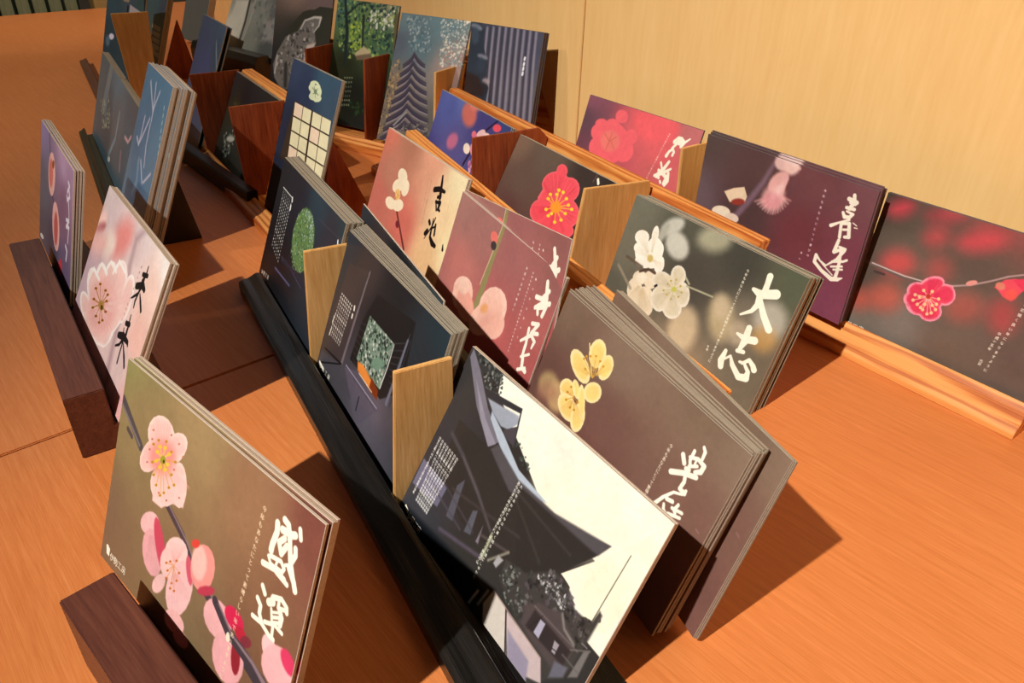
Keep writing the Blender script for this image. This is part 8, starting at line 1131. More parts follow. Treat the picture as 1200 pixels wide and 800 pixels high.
('v',[(48.4,54.1,45.0,44.6),(48.7,54.1,46.1,44.6),(48.9,54.0,47.3,44.5),(49.2,54.0,48.4,44.4),(49.5,54.0,49.5,44.3),(49.8,54.0,50.6,44.2),(50.1,53.9,51.7,44.2),(46.3,57.7,36.7,59.3),(46.4,57.4,36.8,57.9),(46.4,57.1,37.0,56.6),(46.5,56.8,37.2,55.3),(46.5,56.4,37.4,53.9),(46.6,56.1,37.6,52.6),(46.6,55.8,37.8,51.3),(52.4,54.2,60.7,45.1),(52.5,54.5,61.4,46.5),(52.7,54.9,62.2,47.9),(52.9,55.2,62.9,49.4),(53.1,55.6,63.7,50.8),(53.3,56.0,64.4,52.2),(53.5,56.3,65.2,53.6),(47.0,60.0,39.1,68.3),(46.8,59.7,38.4,67.1),(46.6,59.4,37.8,65.9),(46.5,59.1,37.2,64.7),(46.3,58.8,36.5,63.5),(46.2,58.5,35.9,62.3),(46.0,58.2,35.3,61.1),(48.7,61.0,46.3,72.3),(48.4,60.8,45.1,71.5),(48.1,60.6,43.8,70.7),(47.8,60.4,42.5,70.0),(47.5,60.2,41.3,69.2),(47.2,60.0,40.0,68.4),(46.9,59.8,38.7,67.6),(52.2,60.1,60.1,68.5),(51.9,60.3,58.9,69.3),(51.5,60.4,57.6,70.0),(51.2,60.6,56.4,70.8),(50.9,60.8,55.1,71.5),(50.6,61.0,53.9,72.3),(50.3,61.2,52.6,73.0)],0.7,(206,40,80),0.6,0.5),
('l',[(49.5,57.3,0.7),(41.1,59.2,0.72)],(250,184,160),0.1,0.8),
('p',[(42.1,58.8),(42.2,59.2),(42.1,59.7),(41.9,60.0),(41.5,60.3),(41.1,60.4),(40.7,60.3),(40.3,60.0),(40.1,59.6),(40.0,59.2),(40.1,58.7),(40.3,58.3),(40.7,58.1),(41.1,58.0),(41.5,58.1),(41.9,58.4)],(252,200,150),0.1,1),
('l',[(49.5,57.3,0.7),(41.1,63.2,0.72)],(250,184,160),0.1,0.8),
('p',[(42.1,62.7),(42.2,63.2),(42.1,63.6),(41.9,64.0),(41.5,64.3),(41.1,64.4),(40.7,64.3),(40.3,64.0),(40.1,63.6),(40.0,63.2),(40.1,62.7),(40.3,62.3),(40.7,62.1),(41.1,62.0),(41.5,62.1),(41.9,62.4)],(252,200,150),0.1,1),
('l',[(49.5,57.3,0.7),(44.7,64.8,0.72)],(250,184,160),0.1,0.8),
('p',[(45.7,64.4),(45.8,64.8),(45.7,65.3),(45.5,65.7),(45.1,65.9),(44.7,66.0),(44.3,65.9),(43.9,65.7),(43.7,65.3),(43.6,64.8),(43.7,64.4),(43.9,64.0),(44.3,63.7),(44.7,63.6),(45.1,63.7),(45.5,64.0)],(252,200,150),0.1,1),
('l',[(49.5,57.3,0.7),(49.2,66.9,0.71)],(250,184,160),0.1,0.8),
('p',[(50.2,66.4),(50.3,66.9),(50.2,67.3),(50.0,67.7),(49.6,68.0),(49.2,68.1),(48.8,68.0),(48.4,67.7),(48.2,67.3),(48.1,66.9),(48.2,66.4),(48.4,66.0),(48.8,65.8),(49.2,65.7),(49.6,65.8),(50.0,66.1)],(252,200,150),0.1,1),
('l',[(49.5,57.3,0.7),(52.8,68.5,0.71)],(250,184,160),0.1,0.8),
('p',[(53.8,68.1),(53.9,68.5),(53.8,69.0),(53.5,69.3),(53.2,69.6),(52.8,69.7),(52.3,69.6),(52.0,69.3),(51.8,69.0),(51.7,68.5),(51.8,68.0),(52.0,67.7),(52.3,67.4),(52.8,67.3),(53.2,67.4),(53.5,67.7)],(252,200,150),0.1,1),
('l',[(49.5,57.3,0.7),(55.0,66.7,0.7)],(250,184,160),0.1,0.8),
('p',[(56.0,66.3),(56.1,66.7),(56.0,67.2),(55.8,67.6),(55.4,67.8),(55.0,67.9),(54.6,67.8),(54.2,67.5),(54.0,67.2),(53.9,66.7),(54.0,66.3),(54.2,65.9),(54.6,65.6),(55.0,65.6),(55.4,65.6),(55.8,65.9)],(252,200,150),0.1,1),
('l',[(49.5,57.3,0.7),(56.7,63.6,0.7)],(250,184,160),0.1,0.8),
('p',[(57.7,63.2),(57.8,63.6),(57.7,64.1),(57.5,64.4),(57.1,64.7),(56.7,64.8),(56.3,64.7),(56.0,64.4),(55.7,64.0),(55.7,63.6),(55.7,63.1),(56.0,62.8),(56.3,62.5),(56.7,62.4),(57.1,62.5),(57.5,62.8)],(252,200,150),0.1,1),
('l',[(49.5,57.3,0.7),(56.1,60.0,0.7)],(250,184,160),0.1,0.8),
('p',[(57.0,59.5),(57.1,60.0),(57.0,60.4),(56.8,60.8),(56.5,61.0),(56.1,61.1),(55.6,61.0),(55.3,60.8),(55.1,60.4),(55.0,59.9),(55.1,59.5),(55.3,59.1),(55.6,58.9),(56.1,58.8),(56.5,58.9),(56.8,59.2)],(252,200,150),0.1,1),
('l',[(49.5,57.3,0.7),(45.2,54.3,0.71)],(250,184,160),0.1,0.8),
('p',[(46.2,53.9),(46.3,54.4),(46.2,54.8),(46.0,55.2),(45.6,55.4),(45.2,55.5),(44.8,55.4),(44.4,55.1),(44.2,54.8),(44.1,54.3),(44.2,53.9),(44.4,53.5),(44.8,53.3),(45.2,53.2),(45.6,53.3),(46.0,53.5)],(252,200,150),0.1,1),
('l',[(49.5,57.3,0.7),(50.5,52.9,0.7)],(250,184,160),0.1,0.8),
('p',[(51.5,52.5),(51.6,53.0),(51.5,53.4),(51.3,53.8),(50.9,54.0),(50.5,54.1),(50.1,54.0),(49.7,53.7),(49.5,53.4),(49.4,52.9),(49.5,52.5),(49.7,52.1),(50.1,51.9),(50.5,51.8),(50.9,51.9),(51.3,52.1)],(252,200,150),0.1,1),
('l',[(49.5,57.3,0.7),(56.0,56.1,0.69)],(250,184,160),0.1,0.8),
('p',[(57.0,55.7),(57.1,56.1),(57.0,56.5),(56.8,56.9),(56.4,57.2),(56.0,57.2),(55.6,57.1),(55.3,56.9),(55.0,56.5),(54.9,56.1),(55.0,55.6),(55.3,55.2),(55.6,55.0),(56.0,54.9),(56.4,55.0),(56.8,55.3)],(252,200,150),0.1,1),
('l',[(49.5,57.3,0.7),(47.4,66.1,0.71)],(250,184,160),0.1,0.8),
('p',[(48.4,65.6),(48.5,66.1),(48.4,66.5),(48.2,66.9),(47.8,67.2),(47.4,67.2),(47.0,67.2),(46.6,66.9),(46.4,66.5),(46.3,66.1),(46.4,65.6),(46.6,65.2),(47.0,65.0),(47.4,64.9),(47.8,65.0),(48.2,65.2)],(252,200,150),0.1,1),
('l',[(49.5,57.3,0.7),(44.2,59.5,0.71)],(250,184,160),0.1,0.8),
('p',[(45.2,59.1),(45.3,59.5),(45.2,60.0),(45.0,60.3),(44.6,60.6),(44.2,60.7),(43.8,60.6),(43.4,60.3),(43.2,59.9),(43.1,59.5),(43.2,59.0),(43.4,58.6),(43.8,58.4),(44.2,58.3),(44.6,58.4),(45.0,58.7)],(252,200,150),0.1,1),
('l',[(49.5,57.3,0.7),(49.2,62.9,0.71)],(250,184,160),0.1,0.8),
('p',[(50.2,62.5),(50.3,62.9),(50.2,63.4),(49.9,63.8),(49.6,64.0),(49.2,64.1),(48.7,64.0),(48.4,63.7),(48.2,63.4),(48.1,62.9),(48.2,62.5),(48.4,62.1),(48.8,61.8),(49.2,61.7),(49.6,61.8),(50.0,62.1)],(252,200,150),0.1,1),
('l',[(49.5,57.3,0.7),(53.8,61.7,0.7)],(250,184,160),0.1,0.8),
('p',[(54.8,61.3),(54.9,61.7),(54.8,62.2),(54.6,62.5),(54.2,62.8),(53.8,62.9),(53.4,62.8),(53.1,62.5),(52.8,62.1),(52.7,61.7),(52.8,61.2),(53.1,60.9),(53.4,60.6),(53.8,60.5),(54.2,60.6),(54.6,60.9)],(252,200,150),0.1,1),
('p',[(50.9,56.3),(51.0,57.0),(50.9,57.7),(50.6,58.2),(50.0,58.6),(49.4,58.7),(48.8,58.6),(48.3,58.2),(47.9,57.6),(47.8,56.9),(47.9,56.3),(48.3,55.7),(48.8,55.4),(49.4,55.2),(50.0,55.4),(50.6,55.8)],(190,60,50),0.6,1),
('p',[(73.7,36.7),(73.8,37.4),(73.4,38.2),(72.6,39.2),(71.6,40.0),(70.4,40.6),(69.2,41.0),(68.3,40.9),(67.8,40.5),(67.7,39.8),(68.1,38.9),(68.8,38.0),(69.9,37.2),(71.1,36.6),(72.2,36.2),(73.1,36.3)],(226,150,140),0.4,1),
('p',[(83.7,36.3),(87.5,29.7),(92.6,26.9),(97.6,27.1),(99.6,31.9),(95.8,41.0),(90.3,40.1),(86.6,37.3)],(230,80,96),0.5,1),
('p',[(89.6,34.3),(89.5,35.2),(88.9,36.0),(88.0,36.5),(86.9,36.7),(85.8,36.5),(84.8,36.0),(84.1,35.2),(83.8,34.3),(84.0,33.4),(84.6,32.6),(85.5,32.1),(86.6,31.9),(87.7,32.1),(88.7,32.6),(89.3,33.4)],(220,130,110),0.5,1),
('p',[(97.4,35.7),(97.6,37.0),(97.4,38.4),(96.6,39.5),(95.5,40.3),(94.1,40.6),(92.8,40.3),(91.7,39.6),(90.9,38.4),(90.7,37.1),(91.0,35.7),(91.7,34.6),(92.9,33.8),(94.2,33.6),(95.5,33.8),(96.6,34.6)],(232,90,84),1,1),
('p',[(91.8,28.0),(98.4,24.6),(100.4,29.5),(98.5,32.4)],(224,60,90),0.6,1),
('tv', '夢と幸せの花開く良い年になりますように', (105.5, 24.9), (98.7, 90.2), (240, 236, 220), 2.3),
('tv', '平成十五年', (97.6, 61.8), (95.8, 75.6), (240, 236, 220), 2.3),
('tv', '元旦', (94.6, 82.6), (94.1, 87.1), (240, 236, 220), 2.3),
('th', '伊勢工房', (-1.3, 97.5), (16.8, 97.1), (252, 246, 228), None),
],
'E5': [
('b',[(2.1,-0.4,70,74,90),(93.2,10.3,80,80,96),(75.3,65.6,100,94,100),(7.2,76.5,40,34,34)]),
('l',[(23.1,3.7,3.29),(24.2,35.9,3.36),(27.1,101.9,3.5)],(136,130,146),0.8,1),
('l',[(19.0,4.2,2.29),(20.1,36.5,2.34),(22.8,102.7,2.43)],(64,62,78),0.8,1),
('l',[(31.8,2.8,3.26),(33.0,34.8,3.33),(36.6,103.1,3.47)],(136,130,146),0.8,1),
('l',[(27.8,3.2,2.27),(28.9,35.3,2.31),(32.4,103.8,2.41)],(64,62,78),0.8,1),
('l',[(40.4,1.9,3.23),(41.7,33.6,3.29),(46.0,104.2,3.44)],(136,130,146),0.8,1),
('l',[(36.4,2.3,2.24),(37.6,34.2,2.29),(41.9,105.0,2.39)],(64,62,78),0.8,1),
('l',[(48.8,0.9,3.2),(50.3,32.5,3.26),(55.3,105.3,3.41)],(136,130,146),0.8,1),
('l',[(44.9,1.4,2.22),(46.3,33.0,2.27),(51.2,106.1,2.37)],(64,62,78),0.8,1),
('l',[(57.2,0.0,3.17),(58.7,31.4,3.23),(64.5,106.4,3.38)],(136,130,146),0.8,1),
('l',[(53.3,0.5,2.2),(54.8,31.9,2.25),(60.5,107.2,2.35)],(64,62,78),0.8,1),
('l',[(65.4,-0.9,3.14),(67.1,30.3,3.2),(73.6,107.5,3.35)],(136,130,146),0.8,1),
('l',[(61.6,-0.4,2.18),(63.2,30.8,2.23),(69.6,108.3,2.33)],(64,62,78),0.8,1),
('l',[(73.6,-1.8,3.11),(75.3,29.2,3.17),(82.6,108.6,3.33)],(136,130,146),0.8,1),
('l',[(69.8,-1.3,2.16),(71.5,29.7,2.21),(78.6,109.4,2.31)],(64,62,78),0.8,1),
('l',[(81.7,-2.6,3.08),(83.5,28.1,3.14),(91.5,109.7,3.3)],(136,130,146),0.8,1),
('l',[(77.9,-2.2,2.14),(79.7,28.6,2.18),(87.6,110.5,2.29)],(64,62,78),0.8,1),
('l',[(89.6,-3.5,3.05),(91.5,27.0,3.11),(100.3,110.8,3.27)],(136,130,146),0.8,1),
('l',[(85.9,-3.1,2.12),(87.8,27.5,2.16),(96.4,111.5,2.28)],(64,62,78),0.8,1),
('p',[(0.2,-2.4),(15.0,1.4),(19.1,7.4),(19.7,19.1),(27.2,35.5),(29.9,41.7),(27.2,53.1),(35.3,63.1),(33.4,79.1),(26.5,84.8),(-7.2,78.8),(-6.5,33.3),(-4.7,5.7)],(50,58,70),0.8,1),
('p',[(15.9,6.0),(14.8,6.9),(12.6,7.4),(9.7,7.4),(6.4,7.0),(3.4,6.2),(0.9,5.1),(-0.5,3.8),(-0.6,2.7),(0.5,1.8),(2.7,1.3),(5.7,1.2),(8.9,1.7),(12.0,2.5),(14.4,3.6),(15.8,4.8)],(130,138,152),2,0.9),
('p',[(13.0,12.4),(13.1,15.6),(12.2,18.6),(10.6,20.6),(8.3,21.6),(5.8,21.2),(3.5,19.6),(1.7,17.0),(0.6,13.8),(0.5,10.5),(1.4,7.5),(3.1,5.5),(5.4,4.6),(7.8,5.0),(10.2,6.6),(12.0,9.2)],(66,76,92),3,1),
('p',[(28.8,33.9),(28.0,34.8),(26.1,35.3),(23.5,35.6),(20.6,35.4),(17.7,34.9),(15.5,34.1),(14.1,33.1),(13.8,32.1),(14.7,31.3),(16.6,30.7),(19.2,30.5),(22.1,30.7),(24.9,31.2),(27.2,32.0),(28.5,33.0)],(136,138,152),2,0.9),
('p',[(26.7,41.1),(26.7,44.0),(25.8,46.7),(24.1,48.6),(21.9,49.5),(19.4,49.2),(17.1,47.9),(15.3,45.6),(14.4,42.8),(14.3,39.8),(15.2,37.2),(17.0,35.3),(19.2,34.4),(21.7,34.7),(23.9,36.0),(25.7,38.3)],(56,64,78),3,1),
('p',[(35.5,57.3),(34.9,58.6),(33.5,59.6),(31.7,60.3),(29.7,60.5),(27.7,60.1),(26.2,59.3),(25.3,58.2),(25.1,56.9),(25.7,55.7),(27.1,54.6),(28.9,54.0),(30.9,53.8),(32.9,54.2),(34.4,54.9),(35.3,56.1)],(168,154,158),2,0.9),
('p',[(33.3,64.5),(33.4,67.0),(32.6,69.3),(31.0,71.0),(29.0,71.9),(26.8,71.7),(24.7,70.6),(23.1,68.6),(22.3,66.2),(22.2,63.6),(23.1,61.3),(24.6,59.6),(26.7,58.8),(28.9,59.0),(30.9,60.1),(32.5,62.0)],(46,44,50),3,1),
('p',[(-8.8,49.3),(19.5,54.3),(29.2,73.0),(-0.8,77.8)],(50,34,30),3,0.8),
('l',[(3.3,-2.7,1.8),(102.0,-0.8,1.62)],(44,46,56),0.5,1),
('l',[(100.7,-0.7,1.63),(105.6,71.4,1.7)],(50,50,60),0.5,1),
('l',[(79.7,26.5,2.67),(79.5,28.4,2.67)],(235,235,240),0.5,1),
('l',[(79.7,31.8,2.68),(79.5,33.7,2.68)],(235,235,240),0.5,1),
('l',[(79.6,36.5,2.69),(79.4,38.4,2.69)],(235,235,240),0.5,1),
('l',[(79.6,41.3,2.69),(79.4,43.2,2.7)],(235,235,240),0.5,1),
],
'E4': [
('b',[(4.5,3.9,96,120,128),(66.6,3.7,90,120,128),(35.5,30.9,84,110,120),(4.6,34.4,80,90,104),(86.4,48.7,160,130,120),(17.3,82.2,130,112,90),(14.4,133.0,110,100,90),(75.9,122.8,90,86,80)]),
('n',[(9.2,3.4),(43.1,1.3),(53.8,40.8),(22.7,42.1)],[(150,160,160),(120,140,146),(70,96,106)],90,3,31,1),
('n',[(58.6,2.1),(98.2,-5.3),(101.4,49.1),(69.5,53.2)],[(216,206,190),(180,184,180),(140,150,150),(110,130,130)],120,2.6,32,1),
('n',[(-1.1,49.9),(12.8,53.1),(20.7,132.0),(-2.3,146.1)],[(180,150,100),(110,96,80),(150,120,90),(80,76,70)],80,3,33,1),
('l',[(17.6,58.4,2.33),(24.9,52.9,3.3),(28.0,49.3,3.29),(30.3,43.6,2.62)],(62,54,72),0.5,1),
('l',[(30.3,43.6,2.62),(36.1,48.9,3.27),(42.1,52.3,3.26),(48.3,54.5,2.27)],(62,54,72),0.5,1),
('l',[(18.9,63.2,1.17),(26.1,57.6,1.65),(29.2,54.0,1.65),(31.5,48.3,1.31)],(140,130,146),0.5,1),
('l',[(31.5,48.3,1.31),(37.4,53.6,1.64),(43.3,57.0,1.63),(49.6,59.2,1.14)],(140,130,146),0.5,1),
('l',[(18.3,61.0,1.94),(25.6,55.5,2.75),(28.7,51.9,2.74),(31.0,46.2,2.19)],(50,44,58),0.5,1),
('l',[(31.0,46.2,2.19),(36.8,51.4,2.73),(42.8,54.9,2.72),(49.0,57.1,1.89)],(50,44,58),0.5,1),
('l',[(16.1,69.1,2.34),(24.3,63.2,3.32),(28.1,59.3,3.3),(31.0,53.3,2.63)],(62,54,72),0.5,1),
('l',[(31.0,53.3,2.63),(37.6,58.7,3.28),(44.5,62.2,3.26),(51.7,64.4,2.27)],(62,54,72),0.5,1),
('l',[(17.4,73.9,1.17),(25.6,68.0,1.66),(29.4,64.1,1.65),(32.2,58.0,1.32)],(140,130,146),0.5,1),
('l',[(32.2,58.0,1.32),(38.9,63.4,1.64),(45.8,66.9,1.63),(53.0,69.1,1.14)],(140,130,146),0.5,1),
('l',[(16.8,71.7,1.95),(25.0,65.8,2.76),(28.8,61.9,2.75),(31.7,55.9,2.19)],(50,44,58),0.5,1),
('l',[(31.7,55.9,2.19),(38.3,61.3,2.73),(45.2,64.8,2.72),(52.4,67.0,1.9)],(50,44,58),0.5,1),
('l',[(14.7,79.8,2.35),(23.8,73.6,3.33),(28.2,69.4,3.31),(31.7,63.0,2.64)],(62,54,72),0.5,1),
('l',[(31.7,63.0,2.64),(39.2,68.6,3.28),(47.0,72.2,3.27),(55.2,74.3,2.28)],(62,54,72),0.5,1),
('l',[(15.9,84.6,1.18),(25.0,78.4,1.66),(29.5,74.2,1.66),(32.9,67.7,1.32)],(140,130,146),0.5,1),
('l',[(32.9,67.7,1.32),(40.4,73.3,1.64),(48.2,76.9,1.64),(56.4,79.0,1.14)],(140,130,146),0.5,1),
('l',[(15.4,82.5,1.96),(24.5,76.2,2.77),(28.9,72.0,2.76),(32.4,65.6,2.2)],(50,44,58),0.5,1),
('l',[(32.4,65.6,2.2),(39.9,71.2,2.74),(47.7,74.8,2.72),(55.9,76.9,1.9)],(50,44,58),0.5,1),
('l',[(13.2,90.6,2.36),(23.2,84.0,3.34),(28.3,79.5,3.32),(32.4,72.7,2.64)],(62,54,72),0.5,1),
('l',[(32.4,72.7,2.64),(40.7,78.5,3.29),(49.4,82.1,3.27),(58.6,84.3,2.28)],(62,54,72),0.5,1),
('l',[(14.5,95.5,1.18),(24.5,88.8,1.67),(29.6,84.3,1.66),(33.6,77.5,1.32)],(140,130,146),0.5,1),
('l',[(33.6,77.5,1.32),(42.0,83.2,1.65),(50.7,86.8,1.64),(59.9,89.0,1.14)],(140,130,146),0.5,1),
('l',[(13.9,93.3,1.97),(23.9,86.7,2.78),(29.0,82.2,2.77),(33.1,75.3,2.2)],(50,44,58),0.5,1),
('l',[(33.1,75.3,2.2),(41.4,81.1,2.74),(50.1,84.7,2.73),(59.3,86.8,1.9)],(50,44,58),0.5,1),
('l',[(11.7,101.5,2.37),(22.7,94.5,3.35),(28.4,89.7,3.33),(33.1,82.5,2.65)],(62,54,72),0.5,1),
('l',[(33.1,82.5,2.65),(42.2,88.4,3.3),(51.8,92.1,3.28),(62.0,94.2,2.28)],(62,54,72),0.5,1),
('l',[(13.0,106.4,1.19),(23.9,99.3,1.68),(29.7,94.5,1.67),(34.3,87.3,1.33)],(140,130,146),0.5,1),
('l',[(34.3,87.3,1.33),(43.5,93.2,1.65),(53.1,96.8,1.64),(63.3,98.9,1.14)],(140,130,146),0.5,1),
('l',[(12.4,104.2,1.98),(23.4,97.2,2.79),(29.1,92.3,2.78),(33.8,85.1,2.21)],(50,44,58),0.5,1),
('l',[(33.8,85.1,2.21),(42.9,91.1,2.75),(52.5,94.7,2.73),(62.7,96.8,1.9)],(50,44,58),0.5,1),
('l',[(10.2,112.5,2.38),(22.1,105.0,3.36),(28.5,99.9,3.34),(33.8,92.3,2.66)],(62,54,72),0.5,1),
('l',[(33.8,92.3,2.66),(43.8,98.4,3.3),(54.3,102.1,3.28),(65.4,104.1,2.28)],(62,54,72),0.5,1),
('l',[(11.5,117.3,1.19),(23.4,109.9,1.68),(29.8,104.7,1.67),(35.0,97.1,1.33)],(140,130,146),0.5,1),
('l',[(35.0,97.1,1.33),(45.1,103.2,1.65),(55.6,106.8,1.64),(66.7,108.9,1.14)],(140,130,146),0.5,1),
('l',[(10.9,115.1,1.98),(22.8,107.7,2.8),(29.2,102.6,2.79),(34.5,94.9,2.22)],(50,44,58),0.5,1),
('l',[(34.5,94.9,2.22),(44.5,101.0,2.75),(55.0,104.7,2.73),(66.1,106.7,1.9)],(50,44,58),0.5,1),
('l',[(8.7,123.5,2.39),(21.5,115.6,3.38),(28.7,110.2,3.35),(34.5,102.1,2.66)],(62,54,72),0.5,1),
('l',[(34.5,102.1,2.66),(45.3,108.4,3.31),(56.8,112.1,3.28),(68.9,114.1,2.28)],(62,54,72),0.5,1),
('l',[(10.0,128.3,1.2),(22.8,120.5,1.69),(29.9,115.0,1.68),(35.7,106.9,1.33)],(140,130,146),0.5,1),
('l',[(35.7,106.9,1.33),(46.6,113.2,1.66),(58.0,116.9,1.64),(70.2,118.8,1.14)],(140,130,146),0.5,1),
('l',[(9.4,126.1,1.99),(22.2,118.3,2.81),(29.4,112.8,2.79),(35.2,104.8,2.22)],(50,44,58),0.5,1),
('l',[(35.2,104.8,2.22),(46.0,111.0,2.76),(57.5,114.7,2.74),(69.6,116.7,1.9)],(50,44,58),0.5,1),
('l',[(7.2,134.5,2.4),(21.0,126.3,3.39),(28.8,120.5,3.36),(35.2,112.0,2.67)],(62,54,72),0.5,1),
('l',[(35.2,112.0,2.67),(46.9,118.4,3.32),(59.2,122.1,3.29),(72.3,124.1,2.28)],(62,54,72),0.5,1),
('l',[(8.5,139.4,1.2),(22.3,131.1,1.7),(30.1,125.3,1.68),(36.4,116.8,1.34)],(140,130,146),0.5,1),
('l',[(36.4,116.8,1.34),(48.2,123.2,1.66),(60.5,126.9,1.65),(73.6,128.8,1.14)],(140,130,146),0.5,1),
('l',[(7.9,137.2,2.0),(21.7,128.9,2.82),(29.5,123.1,2.8),(35.9,114.6,2.23)],(50,44,58),0.5,1),
('l',[(35.9,114.6,2.23),(47.6,121.0,2.76),(59.9,124.8,2.74),(73.0,126.7,1.9)],(50,44,58),0.5,1),
('l',[(5.6,145.6,2.41),(20.4,136.9,3.4),(28.9,130.8,3.37),(35.9,121.9,2.68)],(62,54,72),0.5,1),
('l',[(35.9,121.9,2.68),(48.4,128.4,3.32),(61.7,132.2,3.29),(75.8,134.0,2.28)],(62,54,72),0.5,1),
('l',[(6.9,150.6,1.21),(21.7,141.8,1.7),(30.2,135.7,1.69),(37.2,126.7,1.34)],(140,130,146),0.5,1),
('l',[(37.2,126.7,1.34),(49.7,133.2,1.66),(63.0,136.9,1.65),(77.0,138.8,1.14)],(140,130,146),0.5,1),
('l',[(6.3,148.4,2.01),(21.1,139.6,2.83),(29.6,133.5,2.81),(36.6,124.6,2.23)],(50,44,58),0.5,1),
('l',[(36.6,124.6,2.23),(49.1,131.1,2.77),(62.4,134.8,2.74),(76.5,136.6,1.9)],(50,44,58),0.5,1),
('p',[(92.8,-3.6),(101.3,-4.5),(99.7,0.3),(93.6,4.4)],(250,230,200),1,1),
('l',[(21.4,128.1,2.26),(36.2,110.6,2.22)],(150,150,146),0.8,1),
('n',[(28.6,124.4),(74.3,116.9),(71.7,135.9),(17.6,145.2)],[(90,84,90),(60,56,60),(120,110,100)],60,3,34,1),
],
'E3': [
('b',[(4.2,1.9,80,120,110),(98.5,0.4,160,150,120),(36.7,35.8,110,140,70),(81.4,43.0,70,100,70),(25.5,75.0,40,46,26),(40.7,111.5,20,26,18),(73.5,145.3,30,32,30)]),
('n',[(0.4,1.0),(101.3,-2.3),(100.1,53.0),(24.2,67.5),(7.0,51.7)],[(60,96,70),(120,150,80),(40,66,60),(170,190,110),(90,120,90),(30,50,50)],260,4,41,1),
('n',[(46.7,12.6),(92.1,1.0),(95.2,26.9),(56.5,28.7)],[(226,226,210),(190,200,160),(110,120,100)],110,3.2,42,1),
('n',[(24.2,24.7),(43.3,22.7),(48.8,54.3),(31.3,56.4)],[(180,200,70),(150,180,60)],40,3.5,43,1),
('l',[(13.0,1.1,3.83),(21.8,37.4,5.35),(23.7,75.2,4.53)],(30,44,44),0.8,1),
('l',[(45.6,16.4,4.34),(49.2,46.8,2.93),(51.8,71.5,2.07)],(40,50,44),0.8,1),
('l',[(16.1,19.3,2.37),(36.3,2.6,1.74),(53.1,-0.2,1.43)],(30,44,40),0.8,1),
('p',[(37.5,60.7),(51.6,50.3),(62.9,55.1),(62.5,62.6),(41.6,64.0)],(196,180,140),1.5,1),
('p',[(41.4,62.8),(63.3,57.5),(66.3,64.6),(42.2,67.7)],(120,100,80),1.5,1),
('p',[(94.0,11.5),(104.0,3.4),(103.8,28.4),(98.4,53.2)],(96,90,60),1.5,1),
('n',[(31.8,112.8),(64.5,114.3),(67.4,130.7),(44.6,134.4)],[(40,70,36),(24,40,20)],40,4,44,1),
('tv', '神宮の杜と茶室', (38.6, 86.6), (38.4, 124.9), (150, 160, 130), 2.6),
('tv', '神宮の杜と茶室', (34.8, 87.2), (34.9, 125.4), (150, 160, 130), 2.6),
('tv', '神宮の杜と茶室', (30.9, 87.7), (31.3, 126.0), (150, 160, 130), 2.6),
('tv', '神宮の杜と茶室', (27.0, 88.2), (27.7, 126.6), (150, 160, 130), 2.6),
],
'E2': [
('b',[(38.7,-4.0,150,124,112),(75.6,5.2,126,104,104),(44.5,53.2,54,54,48),(73.6,56.3,60,60,54),(21.4,102.7,40,42,44),(4.0,125.8,30,32,36)]),
('p',[(29.9,45.7),(32.7,37.6),(49.8,21.6),(60.7,18.0),(69.9,17.1),(78.5,12.5),(104.0,12.5),(115.6,89.8),(31.2,101.4)],(58,58,48),0.8,1),
('p',[(7.8,107.3),(3.8,91.5),(9.8,74.5),(23.2,54.3),(43.5,45.5),(53.1,31.5),(69.1,24.8),(82.9,24.0),(82.1,31.1),(73.3,40.9),(77.3,55.9),(67.8,83.1),(54.3,111.6),(24.0,122.8)],(124,120,116),1,1),
('l',[(48.0,43.7,1.57),(54.9,31.4,2.17),(71.1,25.9,2.75),(82.2,25.3,3.34),(79.9,35.1,2.14),(71.8,43.7,1.54)],(214,208,200),0.8,1),
('n',[(9.5,104.4),(10.1,77.2),(25.3,55.4),(52.2,39.4),(70.0,31.1),(75.4,56.1),(58.4,84.4),(22.3,109.4)],[(150,148,144),(96,92,90),(200,194,188),(70,68,68)],120,4,51,1),
('l',[(10.5,79.8,2.61),(8.2,101.8,2.64)],(200,196,190),1,1),
('l',[(27.6,88.4,6.48),(30.0,115.1,6.55)],(60,60,60),2,1),
('p',[(62.7,60.2),(77.3,55.9),(67.1,78.0),(58.0,81.8)],(220,200,190),2,1),
],
'E1': [
('b',[(20.7,29.5,150,150,140),(25.0,69.5,214,206,190),(89.1,41.7,130,134,128),(139.8,25.3,90,96,100),(126.7,86.7,80,84,84),(81.0,86.3,126,128,120),(170.0,29.0,96,84,84),(145.9,66.3,96,100,104)]),
('p',[(13.1,27.1),(48.5,22.0),(48.6,65.6),(45.1,83.8),(5.8,63.8)],(200,196,182),4,1),
('l',[(49.7,18.3,5.37),(53.2,56.1,4.95),(51.8,84.4,4.53)],(60,60,56),1.5,1),
('l',[(64.1,16.3,2.22),(64.7,54.2,2.23),(59.2,86.7,2.26)],(170,170,160),2,1),
('p',[(104.2,47.9),(136.9,42.6),(140.2,72.4),(107.4,78.2)],(150,152,150),5,0.8),
('l',[(166.4,4.8,6.19),(168.4,54.1,6.25)],(110,90,86),3,1),
('n',[(54.2,21.1),(158.5,6.0),(168.2,70.8),(99.5,86.5)],[(150,150,146),(110,114,114),(70,76,80),(160,140,136)],60,7,55,0.5),
],
'Gb': [
('b',[(7.1,1.7,54,66,92),(71.0,3.7,58,84,104),(37.5,25.4,46,56,84),(90.6,22.3,60,80,100),(25.1,58.1,36,44,64)]),
('p',[(20.2,35.8),(95.8,34.9),(102.2,84.6),(12.0,92.8)],(62,50,40),0.5,1),
('p',[(21.1,36.5),(38.4,36.2),(40.3,48.0),(22.9,48.3)],(240,214,186),0.2,1),
('p',[(39.6,36.2),(56.8,35.9),(58.6,47.7),(41.4,48.0)],(236,226,186),0.2,1),
